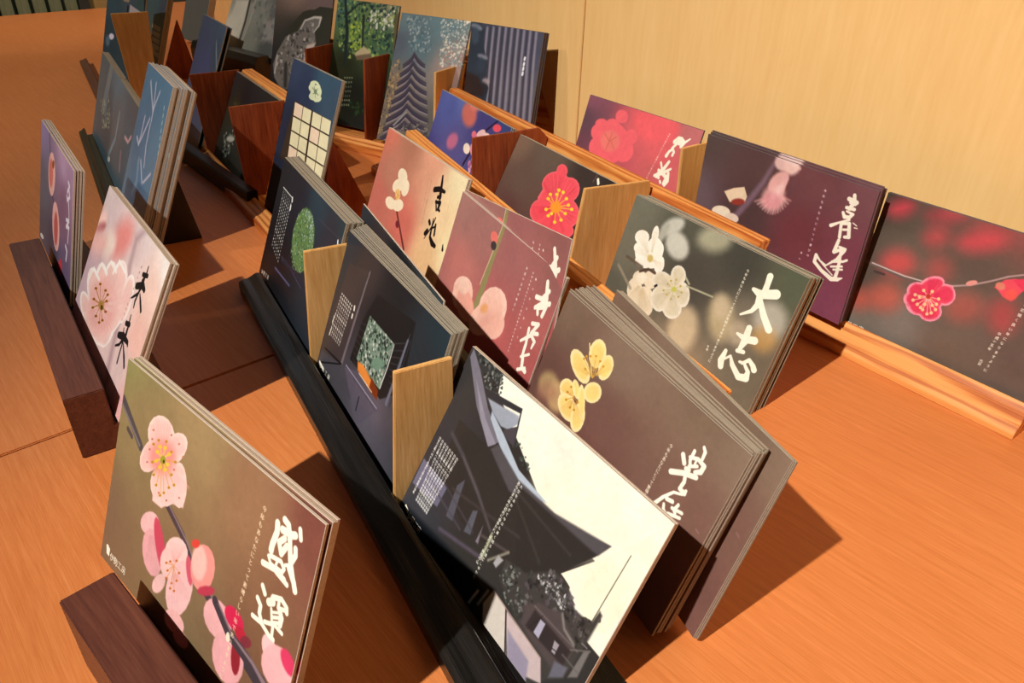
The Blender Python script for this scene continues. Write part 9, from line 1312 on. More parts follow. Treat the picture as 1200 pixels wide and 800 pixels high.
('p',[(59.8,35.8),(77.3,35.5),(79.2,47.3),(61.6,47.7)],(236,226,186),0.2,1),
('p',[(78.4,35.5),(95.7,35.2),(97.6,47.0),(80.3,47.3)],(236,226,186),0.2,1),
('p',[(23.1,49.6),(40.5,49.3),(42.3,61.2),(24.9,61.5)],(236,226,186),0.2,1),
('p',[(41.6,49.3),(58.8,49.0),(60.7,60.9),(43.5,61.2)],(236,226,186),0.2,1),
('p',[(61.8,48.9),(79.4,48.6),(81.3,60.6),(63.7,60.9)],(240,214,186),0.2,1),
('p',[(80.5,48.6),(97.8,48.3),(99.8,60.3),(82.4,60.6)],(236,226,186),0.2,1),
('p',[(25.1,62.7),(42.5,62.5),(44.3,74.5),(26.9,74.7)],(236,226,186),0.2,1),
('p',[(43.7,62.5),(60.9,62.2),(62.7,74.2),(45.5,74.5)],(236,226,186),0.2,1),
('p',[(63.9,62.1),(81.5,61.9),(83.4,73.9),(65.8,74.2)],(236,226,186),0.2,1),
('p',[(82.6,61.8),(100.0,61.6),(101.9,73.7),(84.5,73.9)],(236,226,186),0.2,1),
('p',[(27.1,76.0),(44.5,75.8),(46.4,87.9),(28.9,88.1)],(240,214,186),0.2,1),
('p',[(45.7,75.8),(62.9,75.5),(64.8,87.7),(47.6,87.9)],(236,226,186),0.2,1),
('p',[(66.0,75.5),(83.6,75.2),(85.6,87.4),(67.9,87.6)],(236,226,186),0.2,1),
('p',[(84.7,75.2),(102.1,75.0),(104.1,87.2),(86.6,87.4)],(236,226,186),0.2,1),
('l',[(57.1,35.2,1.11),(63.6,78.6,1.13)],(30,26,20),0.15,1),
('p',[(60.8,12.9),(59.8,14.3),(57.5,15.5),(54.4,16.4),(51.0,16.9),(47.6,16.8),(44.9,16.3),(43.3,15.3),(43.0,14.0),(44.1,12.6),(46.4,11.4),(49.6,10.5),(53.1,10.0),(56.4,10.1),(59.0,10.7),(60.6,11.6)],(220,226,186),0.4,1),
('p',[(56.4,15.3),(56.5,16.7),(55.5,18.2),(53.6,19.5),(50.9,20.3),(48.0,20.7),(45.3,20.5),(43.1,19.7),(41.9,18.6),(41.8,17.1),(42.9,15.6),(44.9,14.4),(47.6,13.5),(50.5,13.1),(53.2,13.4),(55.3,14.1)],(220,226,186),0.4,1),
('p',[(70.0,21.6),(69.9,22.9),(68.6,24.4),(66.1,25.7),(62.9,26.7),(59.5,27.3),(56.3,27.3),(53.9,26.7),(52.7,25.7),(52.7,24.3),(54.2,22.9),(56.7,21.6),(59.9,20.6),(63.3,20.0),(66.5,20.0),(68.8,20.6)],(220,226,186),0.4,1),
('p',[(59.4,22.2),(59.5,23.5),(58.5,24.8),(56.6,26.0),(54.1,26.9),(51.4,27.3),(48.8,27.1),(46.8,26.4),(45.7,25.4),(45.7,24.1),(46.7,22.7),(48.6,21.5),(51.1,20.7),(53.8,20.3),(56.4,20.5),(58.3,21.1)],(220,226,186),0.4,1),
('p',[(67.9,16.5),(68.3,18.2),(67.9,19.8),(66.7,21.1),(64.9,21.9),(62.8,22.0),(60.7,21.5),(58.9,20.3),(57.7,18.8),(57.3,17.1),(57.8,15.4),(59.0,14.1),(60.8,13.4),(62.9,13.3),(65.0,13.8),(66.7,14.9)],(220,226,186),0.4,1),
('p',[(66.9,17.1),(67.0,20.3),(65.5,23.3),(62.8,25.6),(59.1,27.0),(55.1,27.1),(51.3,26.0),(48.4,23.8),(46.7,20.9),(46.7,17.6),(48.2,14.6),(51.0,12.3),(54.7,11.0),(58.8,10.9),(62.5,12.0),(65.3,14.2)],(220,226,186),0.4,1),
('l',[(56.5,19.1,0.82),(49.2,16.9,0.83)],(90,104,90),0.1,0.8),
('l',[(56.5,19.1,0.82),(51.8,15.4,0.83)],(90,104,90),0.1,0.8),
('l',[(56.5,19.1,0.82),(59.6,15.5,0.82)],(90,104,90),0.1,0.8),
('l',[(56.5,19.1,0.82),(63.1,20.4,0.82)],(90,104,90),0.1,0.8),
('l',[(56.5,19.1,0.82),(58.0,23.5,0.82)],(90,104,90),0.1,0.8),
('l',[(56.5,19.1,0.82),(52.8,21.8,0.83)],(90,104,90),0.1,0.8),
('p',[(59.2,18.3),(59.4,19.1),(59.1,19.9),(58.4,20.5),(57.5,20.9),(56.3,21.0),(55.2,20.8),(54.3,20.3),(53.7,19.5),(53.5,18.7),(53.8,17.9),(54.5,17.2),(55.4,16.8),(56.6,16.8),(57.7,17.0),(58.6,17.5)],(120,140,110),0.5,1),
('l',[(53.0,13.2,1.1),(55.0,12.8,1.1)],(60,76,90),0.15,1),
('l',[(55.5,27.4,1.11),(57.7,27.4,1.1)],(60,76,90),0.15,1),
],
'Ga': [
('b',[(2.7,2.7,46,44,46),(72.7,2.2,40,38,40),(52.9,22.1,38,34,36),(31.1,42.1,60,50,30),(33.2,66.5,50,56,50),(35.3,91.3,20,26,26)]),
('n',[(9.4,32.3),(39.4,29.0),(25.5,36.0)],[(110,100,70),(80,80,50)],20,2,61,1),
('n',[(14.1,69.1),(46.1,58.1),(55.3,68.0),(47.6,95.3),(32.3,97.3)],[(150,150,140),(90,100,90),(60,70,60)],60,3,62,1),
('p',[(52.2,66.4),(52.4,67.7),(50.7,69.4),(47.5,71.1),(43.1,72.6),(38.3,73.7),(33.8,74.1),(30.2,73.9),(28.2,73.0),(28.0,71.6),(29.7,69.9),(33.1,68.1),(37.5,66.6),(42.3,65.6),(46.8,65.2),(50.2,65.5)],(180,176,164),2,1),
],
'Gn': [
('b',[(6.0,1.9,62,74,104),(97.1,0.8,66,84,108),(82.5,33.2,60,76,96),(136.5,35.2,60,84,94),(60.4,49.5,70,80,120)]),
('l',[(75.3,20.4,2.18),(83.7,30.5,3.47),(99.7,47.0,3.86)],(120,136,150),1,1),
],
'H1': [
('b',[(11.1,0.5,84,104,114),(151.3,3.2,100,130,150),(267.2,2.4,88,96,104),(106.8,65.2,70,92,104),(254.3,47.4,76,104,120),(170.0,39.4,104,116,124)]),
('l',[(84.5,5.6,23.97),(67.4,45.6,25.09)],(120,136,140),2,1),
('n',[(32.3,51.4),(90.7,30.5),(136.1,57.5),(75.8,73.4)],[(150,170,140),(110,130,110),(190,200,180)],40,3,71,1),
('l',[(177.8,30.6,6.46),(172.7,59.3,6.62),(144.3,83.8,6.99)],(130,160,180),1,1),
('l',[(71.2,30.0,7.42),(91.3,59.4,7.37)],(90,130,160),2,1),
('l',[(227.4,42.0,4.05),(248.8,41.5,3.92),(261.6,32.7,3.82)],(210,170,180),0.8,1),
('l',[(216.6,62.7,8.33),(222.3,76.7,8.35)],(150,130,140),1.5,1),
('p',[(157.3,86.0),(157.7,87.2),(156.7,88.5),(154.6,89.9),(151.6,91.1),(148.1,91.9),(144.8,92.1),(142.1,91.8),(140.5,91.0),(140.1,89.8),(141.1,88.4),(143.3,87.0),(146.4,85.9),(149.8,85.1),(153.1,84.9),(155.7,85.2)],(220,220,215),0.5,1),
],
'H2': [
('b',[(-20.0,-3.8,84,120,150),(64.9,6.7,84,120,148),(22.7,54.7,84,116,146),(82.7,66.4,96,130,156),(63.9,111.1,80,130,170),(-21.9,87.5,110,140,160)]),
('l',[(23.6,12.2,2.65),(40.1,23.5,2.6),(53.1,31.5,2.56)],(200,196,216),1,1),
('l',[(43.8,9.6,2.56),(49.2,21.3,2.56),(53.1,31.5,2.56)],(200,196,216),1,1),
('l',[(62.4,12.7,2.49),(56.9,22.2,2.53),(53.1,31.5,2.56)],(200,196,216),1,1),
('l',[(53.1,31.5,2.56),(54.6,39.6,2.57)],(200,196,216),1,1),
('l',[(47.6,39.5,2.6),(37.5,54.6,2.67),(27.3,68.2,2.74)],(200,196,216),1,1),
('l',[(29.2,42.3,2.68),(28.8,58.0,2.71),(27.3,68.2,2.74)],(200,196,216),1,1),
('l',[(15.6,64.6,2.78),(27.3,68.2,2.74)],(200,196,216),1,1),
('l',[(53.3,42.7,2.58),(54.4,61.5,2.61),(62.7,78.2,2.61)],(200,196,216),1,1),
('l',[(89.0,76.6,2.49),(70.8,90.2,2.59)],(200,196,216),1,1),
('l',[(47.0,77.2,2.67),(67.2,91.3,2.61)],(200,196,216),1,1),
('l',[(39.5,79.5,5.8),(48.1,96.6,5.79),(41.0,109.0,5.9)],(140,170,190),2,0.7),
('l',[(86.3,19.6,1.72),(86.8,21.7,1.72)],(190,215,215),0.6,1),
('l',[(88.4,25.4,1.72),(88.9,27.5,1.72)],(190,215,215),0.6,1),
('l',[(90.5,31.1,1.72),(91.0,33.2,1.72)],(190,215,215),0.6,1),
('l',[(92.6,36.9,1.72),(93.1,39.0,1.72)],(190,215,215),0.6,1),
('l',[(94.7,42.6,1.72),(95.2,44.7,1.72)],(190,215,215),0.6,1),
('l',[(96.8,48.4,1.72),(97.3,50.5,1.72)],(190,215,215),0.6,1),
('l',[(98.9,54.1,1.72),(99.4,56.3,1.72)],(190,215,215),0.6,1),
('l',[(101.0,59.9,1.72),(101.5,62.0,1.73)],(190,215,215),0.6,1),
('l',[(103.1,65.7,1.73),(103.6,67.8,1.73)],(190,215,215),0.6,1),
('l',[(105.2,71.4,1.73),(105.7,73.6,1.73)],(190,215,215),0.6,1),
('l',[(107.3,77.2,1.73),(107.8,79.4,1.73)],(190,215,215),0.6,1),
('l',[(109.4,83.0,1.73),(109.9,85.2,1.73)],(190,215,215),0.6,1),
('l',[(111.5,88.8,1.73),(112.0,91.0,1.73)],(190,215,215),0.6,1),
('l',[(113.7,94.6,1.73),(114.2,96.8,1.73)],(190,215,215),0.6,1),
],
'H0': [
('b',[(19.9,35.7,56,76,86),(59.9,24.2,70,80,90),(12.0,74.4,50,66,74),(87.9,28.6,60,80,80)]),
('p',[(61.0,30.0),(95.1,38.8),(60.5,43.3)],(170,160,164),0.6,1),
('l',[(56.0,33.4,3.2),(56.2,42.3,3.21)],(20,24,26),0.5,1),
('l',[(95.8,13.4,3.48),(100.2,37.5,3.5)],(24,24,26),0.8,1),
('p',[(26.9,78.7),(26.6,80.4),(25.4,82.1),(23.4,83.3),(20.8,84.0),(18.2,84.0),(15.8,83.3),(14.1,82.0),(13.2,80.4),(13.5,78.6),(14.7,76.9),(16.8,75.7),(19.3,75.0),(22.0,75.1),(24.3,75.8),(26.1,77.0)],(220,214,236),1.5,1),
('p',[(16.8,86.0),(16.9,89.0),(16.0,91.6),(14.5,93.4),(12.4,94.3),(10.1,94.0),(7.9,92.6),(6.3,90.3),(5.4,87.5),(5.3,84.6),(6.2,82.0),(7.7,80.1),(9.8,79.2),(12.1,79.5),(14.3,80.9),(15.9,83.2)],(90,110,130),3,1),
('p',[(40.4,23.2),(59.4,21.3),(57.7,27.4),(43.9,27.3)],(150,130,110),1,1),
],
'H0b': [
('b',[(52.8,37.5,60,84,90),(84.2,41.1,56,66,84),(59.4,93.0,90,84,74)]),
('p',[(51.6,64.1),(88.5,65.0),(88.5,72.1),(50.7,70.7)],(170,158,132),0.6,1),
('p',[(54.5,73.4),(91.0,74.1),(91.0,81.3),(53.7,80.0)],(170,158,132),0.6,1),
('p',[(57.5,82.7),(93.4,83.3),(93.5,90.5),(56.6,89.3)],(170,158,132),0.6,1),
('p',[(60.5,92.0),(95.9,92.5),(96.0,99.7),(59.6,98.7)],(170,158,132),0.6,1),
('p',[(63.5,101.3),(98.4,101.7),(98.5,109.0),(62.6,108.0)],(170,158,132),0.6,1),
('p',[(80.5,100.8),(80.5,102.7),(78.8,104.5),(75.6,106.2),(71.5,107.3),(67.0,107.7),(62.8,107.3),(59.6,106.3),(57.9,104.7),(57.9,102.8),(59.7,100.9),(62.9,99.3),(67.1,98.2),(71.6,97.8),(75.7,98.2),(78.8,99.2)],(190,176,140),1.5,1),
],
'H1b': [
('b',[(-138.4,0.5,84,104,114),(1.8,3.2,100,130,150),(117.7,2.4,88,96,104),(-42.7,65.2,70,92,104),(104.8,47.4,76,104,120),(20.5,39.4,104,116,124)]),
('l',[(-65.0,5.6,23.97),(-82.1,45.6,25.09)],(120,136,140),2,1),
('n',[(-117.2,51.4),(-58.8,30.5),(-13.4,57.5),(-73.7,73.4)],[(150,170,140),(110,130,110),(190,200,180)],40,3,71,1),
('l',[(28.3,30.6,6.46),(23.2,59.3,6.62),(-5.2,83.8,6.99)],(130,160,180),1,1),
('l',[(-78.3,30.0,7.42),(-58.2,59.4,7.37)],(90,130,160),2,1),
('l',[(77.9,42.0,4.05),(99.3,41.5,3.92),(112.1,32.6,3.82)],(210,170,180),0.8,1),
('l',[(67.1,62.7,8.33),(72.8,76.7,8.35)],(150,130,140),1.5,1),
('p',[(7.8,86.0),(8.2,87.2),(7.2,88.5),(5.1,89.9),(2.1,91.1),(-1.4,91.8),(-4.7,92.1),(-7.4,91.8),(-9.0,91.0),(-9.4,89.8),(-8.4,88.4),(-6.2,87.0),(-3.1,85.9),(0.3,85.1),(3.6,84.9),(6.2,85.2)],(220,220,215),0.5,1),
],
}

# ------------------------------------------------------------------ the setting
U48, N48 = frame(-48)
def struct(name, me_o): me_o.name = name; me_o['kind'] = 'structure'; return me_o
table = empty('display_table', (0, 0, 0), R(-48)); tag(table, 'long display table with a warm orange wood veneer top in two boards', 'table')
W_N = 0.548                                                    # wall plane, distance along the -52 degree normal
for (a, b) in ((-2.075, -0.4485), (-0.4470, 0.42)):
    o = box('table_board', a, b, -0.75, 1.25, -0.03, 0.0, M_TABLE, table, bevel=.0007)
M_TRIM = plain('seam_filler', (40, 20, 10), .8, .1)
box('apron', -2.06, 0.40, -0.74, 1.24, -0.11, -0.0301, M_TABLE, table, bevel=0)
for lx in (-2.0, 0.34):
    for ly in (-.68, .40): box('leg', lx - .03, lx + .03, ly - .03, ly + .03, -.72, -.1101, M_TABLE, table)
# wall of two maple panels standing behind the table
Uw, Nw = frame(-52)
M_SEAM = plain('panel_seam', (120, 76, 36), .8, .1)
wl = empty('wall_back', (0, 0, 0), R(-52)); wl['kind'] = 'structure'
SEAM = -0.5985
box('wall_panel', -1.75, SEAM - .0008, W_N, W_N + .018, 0.0005, 1.6, M_WALL, wl, bevel=.0006)
box('wall_panel', SEAM + .0008, 1.4, W_N, W_N + .018, 0.0005, 1.6, M_WALL, wl, bevel=.0006)
box('backing', -1.75, 1.4, W_N + .0185, W_N + .04, 0.0005, 1.6, M_SEAM, wl, bevel=0)
fl = box('floor', -5, 4, -4, 5, -.76, -.72, plain('floor_carpet', (96, 84, 70), .9, .1, noise=.15, scale=300)); fl.rotation_euler = (0, 0, 0); struct('floor', fl)
# beyond the far end of the table: a green-grey slatted screen with a pale post
scr = empty('slatted_screen', tuple(U48 * -2.26 + N48 * -0.1) , R(-48 + 90)); tag(scr, 'grey-green slatted screen standing beyond the far end of the table', 'screen')
scr.location.z = -.72
M_SL = wood('slat_green', (150, 156, 122), (168, 174, 138), (186, 190, 152), grain=(120, 120, 9), rough=.6)
M_SLD = plain('slat_gap', (40, 52, 42), .8, .2)
box('backing_panel', -.40, .645, -.012, -.004, 0, 1.5, M_SLD, scr, bevel=0)
sl0 = None
for i in range(29):
    if sl0 is None:
        sl0 = box('slat', 0, .027, -.026, -.013, 0, 1.5, M_SL, scr, bevel=.001); o = sl0
    else:
        o = bpy.data.objects.new('slat', sl0.data); COL.objects.link(o); o.parent = scr
    o.location = (-.37 + i * .035, 0, 0)
post = box('wooden_post', -.02, .02, -.022, .022, 0, 1.7, M_WALL); post.location = U48 * -2.225 + N48 * .590 + Vector((0, 0, -.72)); post.rotation_euler = (0, 0, R(-48))
tag(post, 'pale yellow wooden post beside the slatted screen', 'post')

# ------------------------------------------------------------------ racks
def rack(name, th, label, group=None):
    e = empty(name, (0, 0, 0), R(th)); tag(e, label, 'card rack', group); return e
def place_root(e, s, n):
    """move the rack's empty to its own base without moving the parts"""
    d = Vector((s, n, 0)); e.location = Matrix.Rotation(e.rotation_euler.z, 3, 'Z') @ d
    for c in e.children: c.location = c.location - d
def block_profile(n, w=.0212):
    return [(n, 0), (n, .0418), (n + w, .0418), (n + w, .0168), (n + .0290, .0168), (n + .0385, .034), (n + .050, .034), (n + .061, 0)]
def divider(parent, s, pts, mat, t=.003):
    return extrude('divider', pts, s - t / 2, s + t / 2, mat, parent, bevel=.0004)
def leaning(parent, name, s0, s1, n0, top_n, top_z, t, mat, z0=0.0):
    return extrude(name, [(n0, z0), (top_n, top_z), (top_n + t, top_z), (n0 + t, z0)], s0, s1, mat, parent, bevel=.0005)
def front_rail(parent, s0, s1, n0, n1, h, mat, style='crest'):
    w = n1 - n0
    if style == 'crest': pr = [(n0, 0), (n0, h * .62), (n0 + w * .18, h * .74), (n0 + w * .45, h * .78), (n0 + w * .66, h * .9), (n0 + w * .8, h), (n0 + w * .93, h), (n1, h * .85), (n1, 0)]
    elif style == 'wedge': pr = [(n0, 0), (n0, h * .2), (n0 + w * .25, h * .42), (n0 + w * .6, h * .82), (n0 + w * .88, h), (n1, h), (n1, 0)]
    else: pr = [(n0, 0), (n0, h * .8), (n0 + w * .3, h), (n1, h), (n1, 0)]
    return extrude('front_rail', pr, s0, s1, mat, parent, bevel=.0004)

# A: walnut block on the left
e = rack('card_rack', -54, 'dark walnut block rack on the left holding the lilac and the white plum cards')
extrude('slotted_block', block_profile(-.0030), -.6620, -.4165, M_WALNUT, e); place_root(e, -.54, .0)
# B: walnut block in the foreground
e = rack('card_rack', -42.9, 'dark walnut block rack in the near left corner holding the olive plum card')
extrude('slotted_block', block_profile(.0256, .0218), -.2700, -.1350, M_WALNUT, e); place_root(e, -.20, .05)
# C: black lacquered rack with oak dividers
e = rack('card_rack', -60, 'black lacquered rack with two light oak dividers holding the three dark shrine cards')
front_rail(e, -.5810, -.1250, .0790, .0968, .0140, M_LACQ)
extrude('base', [(.0969, 0), (.0969, .0008), (.146, .0008), (.146, 0)], -.5810, -.1250, M_LACQ, e, bevel=0)
leaning(e, 'backboard', -.5810, -.1500, .1150, .1475, .072, .006, M_LACQ, z0=.0008)
for s in (-.4440, -.2915): divider(e, s, [(.0970, .0008), (.1025, .0885), (.1335, .0880), (.1335, .060), (.1140, .012), (.108, .0008)], M_DIV)
place_root(e, -.36, .09)
# D1: cedar rack behind the black one
e = rack('card_rack', -64, 'cedar rack behind the black one, its reddish backboard showing behind the brown plum card')
front_rail(e, -.6900, -.2300, .1330, .1500, .0100, M_CEDAR)
extrude('base', [(.1501, 0), (.1501, .0010), (.200, .0010), (.200, 0)], -.6900, -.2300, M_CEDAR, e, bevel=0)
leaning(e, 'backboard', -.6860, -.2229, .1965, .2180, .085, .0100, M_CEDAR, z0=.001)
place_root(e, -.46, .16)
# D2: cedar rack with two dividers
e = rack('card_rack', -58.6, 'cedar rack in the middle row with two dividers, one dark and one light')
front_rail(e, -.8000, -.3250, .2940, .3080, .0100, M_CEDAR)
extrude('base', [(.3081, 0), (.3081, .0010), (.372, .0010), (.372, 0)], -.8000, -.3250, M_CEDAR, e, bevel=0)
leaning(e, 'backboard', -.7900, -.3190, .3650, .3910, .085, .0097, M_CEDAR, z0=.001)
o = divider(e, -.5850, [(.3085, .001), (.3110, .095), (.3800, .095), (.3900, .085), (.3650, .001)], M_DIVR); tag(o, 'dark red-brown divider')
o = divider(e, -.4335, [(.3085, .001), (.3242, .0965), (.3860, .0925), (.3880, .085), (.3650, .001)], M_DIV); tag(o, 'light oak divider')
place_root(e, -.56, .32)
# W: cedar rack against the wall
e = rack('card_rack', -52, 'long cedar rack along the maple wall holding the red plum cards')
front_rail(e, -.5880, -.1021, .4775, .4893, .0215, M_CEDAR, 'wedge')
extrude('base', [(.4894, 0), (.4894, .0145), (.520, .0145), (.520, 0)], -.6600, -.1021, M_CEDAR, e, bevel=.0004)
leaning(e, 'backboard', -.5700, -.1100, .5215, .5300, .055, .006, M_CEDAR, z0=.0)
divider(e, -.4010, [(.4896, .0146), (.4850, .105), (.5180, .105), (.5200, .0146)], M_DIV)
place_root(e, -.38, .49)
# G: cedar rack with red-brown dividers
e = rack('card_rack', -56, 'cedar rack at the back left with two red-brown dividers and an orange backboard edge')
front_rail(e, -1.0600, -.5600, .1700, .1860, .0130, M_CEDAR)
extrude('base', [(.1861, 0), (.1861, .0030), (.215, .0030), (.215, 0)], -1.0600, -.6300, M_CEDAR, e, bevel=0)
leaning(e, 'backboard', -.9230, -.7725, .2005, .2400, .095, .0115, M_CEDAR, z0=.0)
for s in (-.9240, -.7700): divider(e, s, [(.1862, .003), (.1815, .095), (.2370, .095), (.2040, .003)], M_DIVR)
extrude('end_bracket', [(.2160, 0), (.2380, .088), (.2760, 0)], -.6560, -.6510, M_DIVR, e)
place_root(e, -.84, .19)
# H: black rack at the far left with its end bracket
e = rack('card_rack', -59, 'black lacquered rack at the far left holding the pale blue bamboo cards')
front_rail(e, -1.0760, -.7000, .0125, .0205, .0130, M_LACQ)
extrude('base', [(.0206, 0), (.0206, .0040), (.070, .0040), (.070, 0)], -1.0760, -.7020, M_LACQ, e, bevel=0)
extrude('end_bracket', [(.0400, .0), (.0700, .080), (.0840, .0)], -.7060, -.7010, M_LACQ, e)
place_root(e, -.88, .03)
# a loose black rail lying askew between this rack and the next
bar = extrude('loose_rail', [(0, 0), (0, .0185), (.0015, .0200), (.0115, .0200), (.0115, 0)], 0, .2050, M_LACQ)
U59, N59 = frame(-59); p0 = U59 * -.9480 + N59 * .1045; p1 = U59 * -.7450 + N59 * .1380
bar.location = p0; bar.rotation_euler = (0, 0, math.atan2(p1.y - p0.y, p1.x - p0.x)); tag(bar, 'loose black rail lying on the table between the bamboo cards and red-brown dividers', 'rail')
# brown rack beyond it
e = rack('card_rack', -59, 'brown rack at the top left corner with an oak divider between its cards')
front_rail(e, -1.5200, -1.1500, .0480, .0600, .0100, M_WALNUT)
divider(e, -1.1500, [(.0900, .002), (.0850, .130), (.1290, .130), (.1180, .002)], M_DIV)
extrude('end_bracket', [(.1500, 0), (.1900, .088), (.2060, 0)], -1.3500, -1.3440, M_DIVR, e)
place_root(e, -1.3, .06)
# E: cedar rack by the wall at the top
e = rack('card_rack', -32, 'cedar rack at the top by the wall holding the tall forest and roof cards')
front_rail(e, -.8450, -.4100, .6640, .6750, .0150, M_CEDAR)
extrude('base', [(.6751, 0), (.6751, .0100), (.705, .0100), (.705, 0)], -.8450, -.4100, M_CEDAR, e, bevel=0)
leaning(e, 'backboard', -.8450, -.4080, .7220, .7440, .106, .005, M_CEDAR, z0=.0)
for s, mt in ((-.7350, M_DIVR), (-.6400, M_DIVR), (-.5360, M_DIV)): divider(e, s, [(.6755, .010), (.6840, .105), (.7400, .105), (.7130, .010)], mt)
place_root(e, -.68, .68)
# K: dark rail under the stone wall cards
e = rack('card_rack', -40, 'dark grey block rack at the top edge under the blurred stone card')
m_ = Matrix.Rotation(R(40), 3, 'Z') @ Vector((POSE['E1'][2], POSE['E1'][3], 0))
extrude('slotted_block', [(m_.y - .030, 0), (m_.y - .030, .030), (m_.y - .024, .040), (m_.y - .003, .040), (m_.y - .003, .029), (m_.y + .02, .029), (m_.y + .02, 0)], m_.x - .04, m_.x + .150, M_LACQ, e)
place_root(e, m_.x + .05, m_.y)

# ------------------------------------------------------------------ the stacks of cards
BH = 'same card '
stack('S1', 'olive-brown postcard with pink plum blossoms on a branch, nearest on the left', 'olive plum blossom cards', 4, .0052, M_PAPER, ppm=7, restlabel=BH + 'behind the olive-brown plum blossom card', seed=1, gaps=[(1, .0010)])
stack('S2', 'white and pink postcard with a pale plum flower and black brushed writing', 'white and pink plum cards', 4, .0052, M_PAPER, ppm=7, restlabel=BH + 'behind the white plum card with black writing', seed=2)
stack('S3', 'lilac postcard with two pale pink blossoms, in the walnut block at the left edge', 'lilac blossom cards', 4, .0075, M_PAPER, ppm=5, restlabel=BH + 'behind the lilac blossom card', seed=3, sheet=.0013)
stack('C1', 'dark postcard with an oval view into green leaves', 'dark round-window cards', 11, .0135, M_GREY, ppm=5, back=tuple(POSE['C1B'][2:]), restlabel=BH + 'behind the dark card with the oval green view', seed=4, spread=.0004)
stack('C2', 'dark postcard of a shrine room opening on a garden, between the two oak dividers', 'dark shrine room cards', 16, .02, M_GREY, ppm=6, sheet=.00105, back=tuple(POSE['C2B'][2:]), restlabel=BH + 'behind the dark shrine room card', seed=5, spread=.0004)
w_, h_ = POSE['C2'][:2]
stack('C3', 'postcard of a sweeping dark shrine roof against a cream sky', 'shrine roof and sky cards', 2, .0026, M_PAPER, ppm=7, restlabel='identical card just behind the shrine roof and cream sky card', seed=6)
stack('Da', 'salmon and cream postcard with one pale blossom and black brushed writing', 'salmon blossom cards', 4, .0045, M_PAPER, ppm=5, restlabel=BH + 'behind the salmon card with black writing', seed=7)
stack('Db', 'dusty mauve postcard with an olive stem and two peach blossoms, the front one', 'mauve stem cards', 2, .0024, M_PAPER, ppm=6, restlabel='identical card just behind the front mauve card with the olive stem', seed=8)
thick = stack('Dc', 'brown postcard with yellow plum blossoms at the front of a thick pile', 'brown plum cards', 15, .02, M_GREY, ts=[0, .035, .12, .16, .20, .24, .28, .32, .36, .40, .50, .54, .90, .95, 1.0], ppm=6, restlabel=BH + 'in the thick pile behind the brown card with yellow blossoms', seed=9, back=tuple(POSE['DcB'][2:]), sheet=.0011, spread=.0011)
tag(thick[-1], 'brown card at the very back of the thick pile, jutting out on the right')
stack('D2a', 'deep blue postcard with blurred pink buds, left of the dark divider', 'blue plum bud cards', 4, .0058, M_GREY, ppm=4, restlabel=BH + 'behind the deep blue card with pink buds', seed=10, sheet=.0009)
stack('D2b', 'grey-brown postcard with one large red plum flower, between the two dividers', 'red flower cards', 5, .0080, M_GREY, ppm=4, restlabel=BH + 'behind the card with the large red flower', seed=11)
stack('D2c', 'grey-green postcard with cream plum blossoms and large white writing', 'cream plum blossom cards', 12, .0165, M_GREY, ppm=6, restlabel=BH + 'behind the grey-green card with cream blossoms', seed=12, spread=.0008)
stack('W1', 'rose pink postcard with a large pink flower, against the wall', 'rose pink cards', 2, .002, M_DARKE, ppm=4, restlabel='identical card just behind the rose pink card at the wall', seed=13)
stack('W2', 'plum-purple postcard with feathery pink blossoms and white writing', 'plum-purple cards', 7, .0110, M_DARKE, ppm=5, restlabel=BH + 'behind the plum-purple card at the wall', seed=14, spread=.0022, sheet=.0010)
stack('W3', 'grey postcard with a bright pink plum flower on a thin twig, at the right edge', 'pink flower twig cards', 2, .0022, M_DARKE, ppm=6, restlabel='identical card just behind the twig card at the right edge', seed=15)
stack('E5', 'tall dark postcard of a grey striped blind, at the right end of the top rack', 'striped blind cards', 5, .0080, M_DARKE, ppm=4, restlabel=BH + 'behind the tall striped blind card', seed=16)
stack('E4', 'tall postcard of a layered thatched roof among misty trees', 'layered roof cards', 2, .0020, M_DARKE, ppm=4, restlabel='identical card just behind the tall layered roof card', seed=17)
stack('E3', 'tall postcard of a sunlit green forest', 'forest cards', 2, .0020, M_DARKE, ppm=4, restlabel='identical card just behind the tall green forest card', seed=18)
stack('E2', 'tall dark postcard with a pale hooded rock shape', 'rock shape cards', 2, .0020, M_DARKE, ppm=4, restlabel='identical card just behind the tall rock shape card', seed=19)
stack('E1', 'blurred silver-grey postcard at the top edge, on the dark grey block', 'silver-grey cards', 2, .0020, M_DARKE, ppm=3, restlabel='identical card just behind the silver-grey card', seed=20)
stack('Gb', 'tall navy postcard with a pale crest over a lit paper window', 'navy window cards', 3, .0040, M_GREY, ppm=5, restlabel=BH + 'behind the tall navy card with the paper window', seed=21)
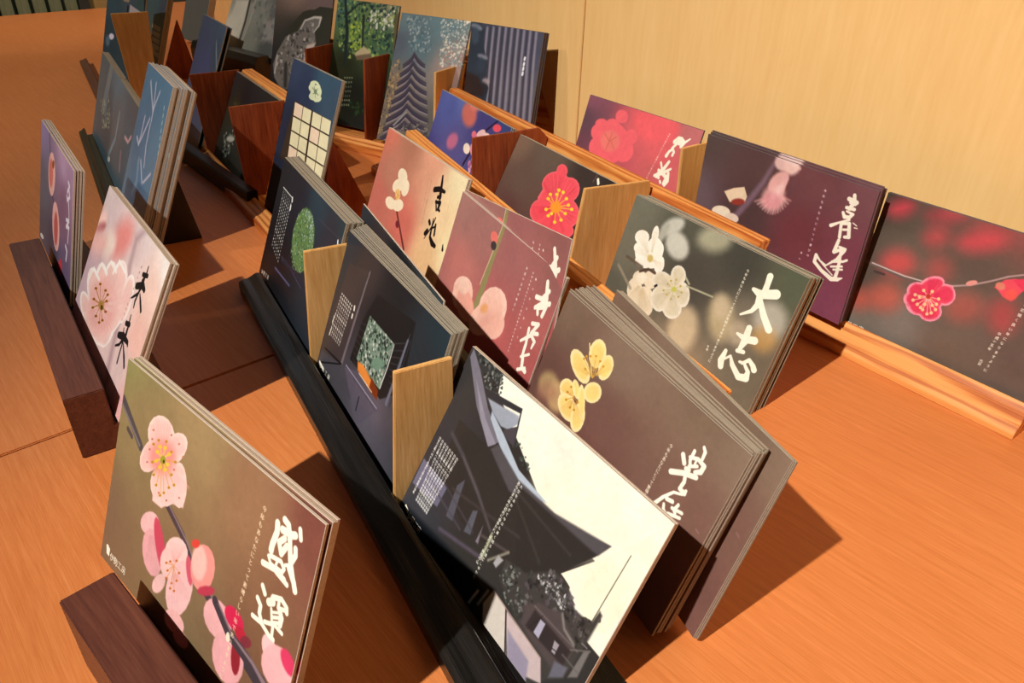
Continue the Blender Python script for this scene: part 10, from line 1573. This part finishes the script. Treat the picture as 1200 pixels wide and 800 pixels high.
stack('Ga', 'black and grey postcard half hidden between the red-brown dividers', 'dark waterfall cards', 4, .0052, M_GREY, ppm=3, restlabel=BH + 'behind the dark card between the red-brown dividers', seed=22)
stack('Gn', 'small-looking plain blue postcard left of the red-brown dividers', 'plain blue cards', 2, .0100, M_GREY, ppm=3, restlabel='identical card leaning a gap behind the plain blue card', seed=23, sheet=.0012)
stack('H1b', 'misty blue-grey postcard directly left of the blue bamboo card', 'nearer misty blue cards', 5, .0070, M_GREY, ppm=3, restlabel=BH + 'behind the nearer misty blue-grey card', seed=29)
stack('H1', 'misty blue-grey postcard at the far end of the black rack on the left', 'misty blue cards', 5, .0070, M_GREY, ppm=3, restlabel=BH + 'behind the misty blue-grey card', seed=24)
stack('H2', 'blue postcard with white bamboo leaves at the front of a thick pile', 'blue bamboo cards', 12, .0190, M_PAPER, ppm=3, restlabel=BH + 'behind the blue bamboo card', seed=25, spread=.0012)
stack('H0', 'dark teal postcard at the top edge, left of the oak divider', 'dark teal cards', 2, .0020, M_GREY, ppm=3, restlabel='identical card just behind the dark teal card', seed=26)
stack('H0b', 'dark card with pale roof steps right of the oak divider at the top edge', 'pale steps cards', 5, .0090, M_GREY, ppm=3, restlabel=BH + 'behind the dark card with the pale steps', seed=27)
# loose copies: mauve card standing askew, and the leaning card behind the shrine room stack
def single(key, src, label, group, edge, t=.001, recolor=None):
    w, h = POSE[key][:2]; src_me = [m for m in bpy.data.materials if m.name == 'print_' + src][0] if src else recolor
    me = card_mesh('postcard', w, h, t, src_me, edge); o = bpy.data.objects.new('postcard', me); COL.objects.link(o); o.matrix_world = pose_matrix(*POSE[key][2:]); tag(o, label, 'postcard', group); return o
single('Db2', 'Db', 'mauve card standing more upright behind the front mauve card, its corner showing at the right', None, M_PAPER)
single('C2b', 'C2', 'loose card sticking up at the back of the dark shrine room stack', None, M_PAPER)
single('E0', None, 'card pile edge at the top border, left of the silver-grey card', None, M_PAPER, t=.012, recolor=plain('grey_print', (90, 92, 90), .4, .3))
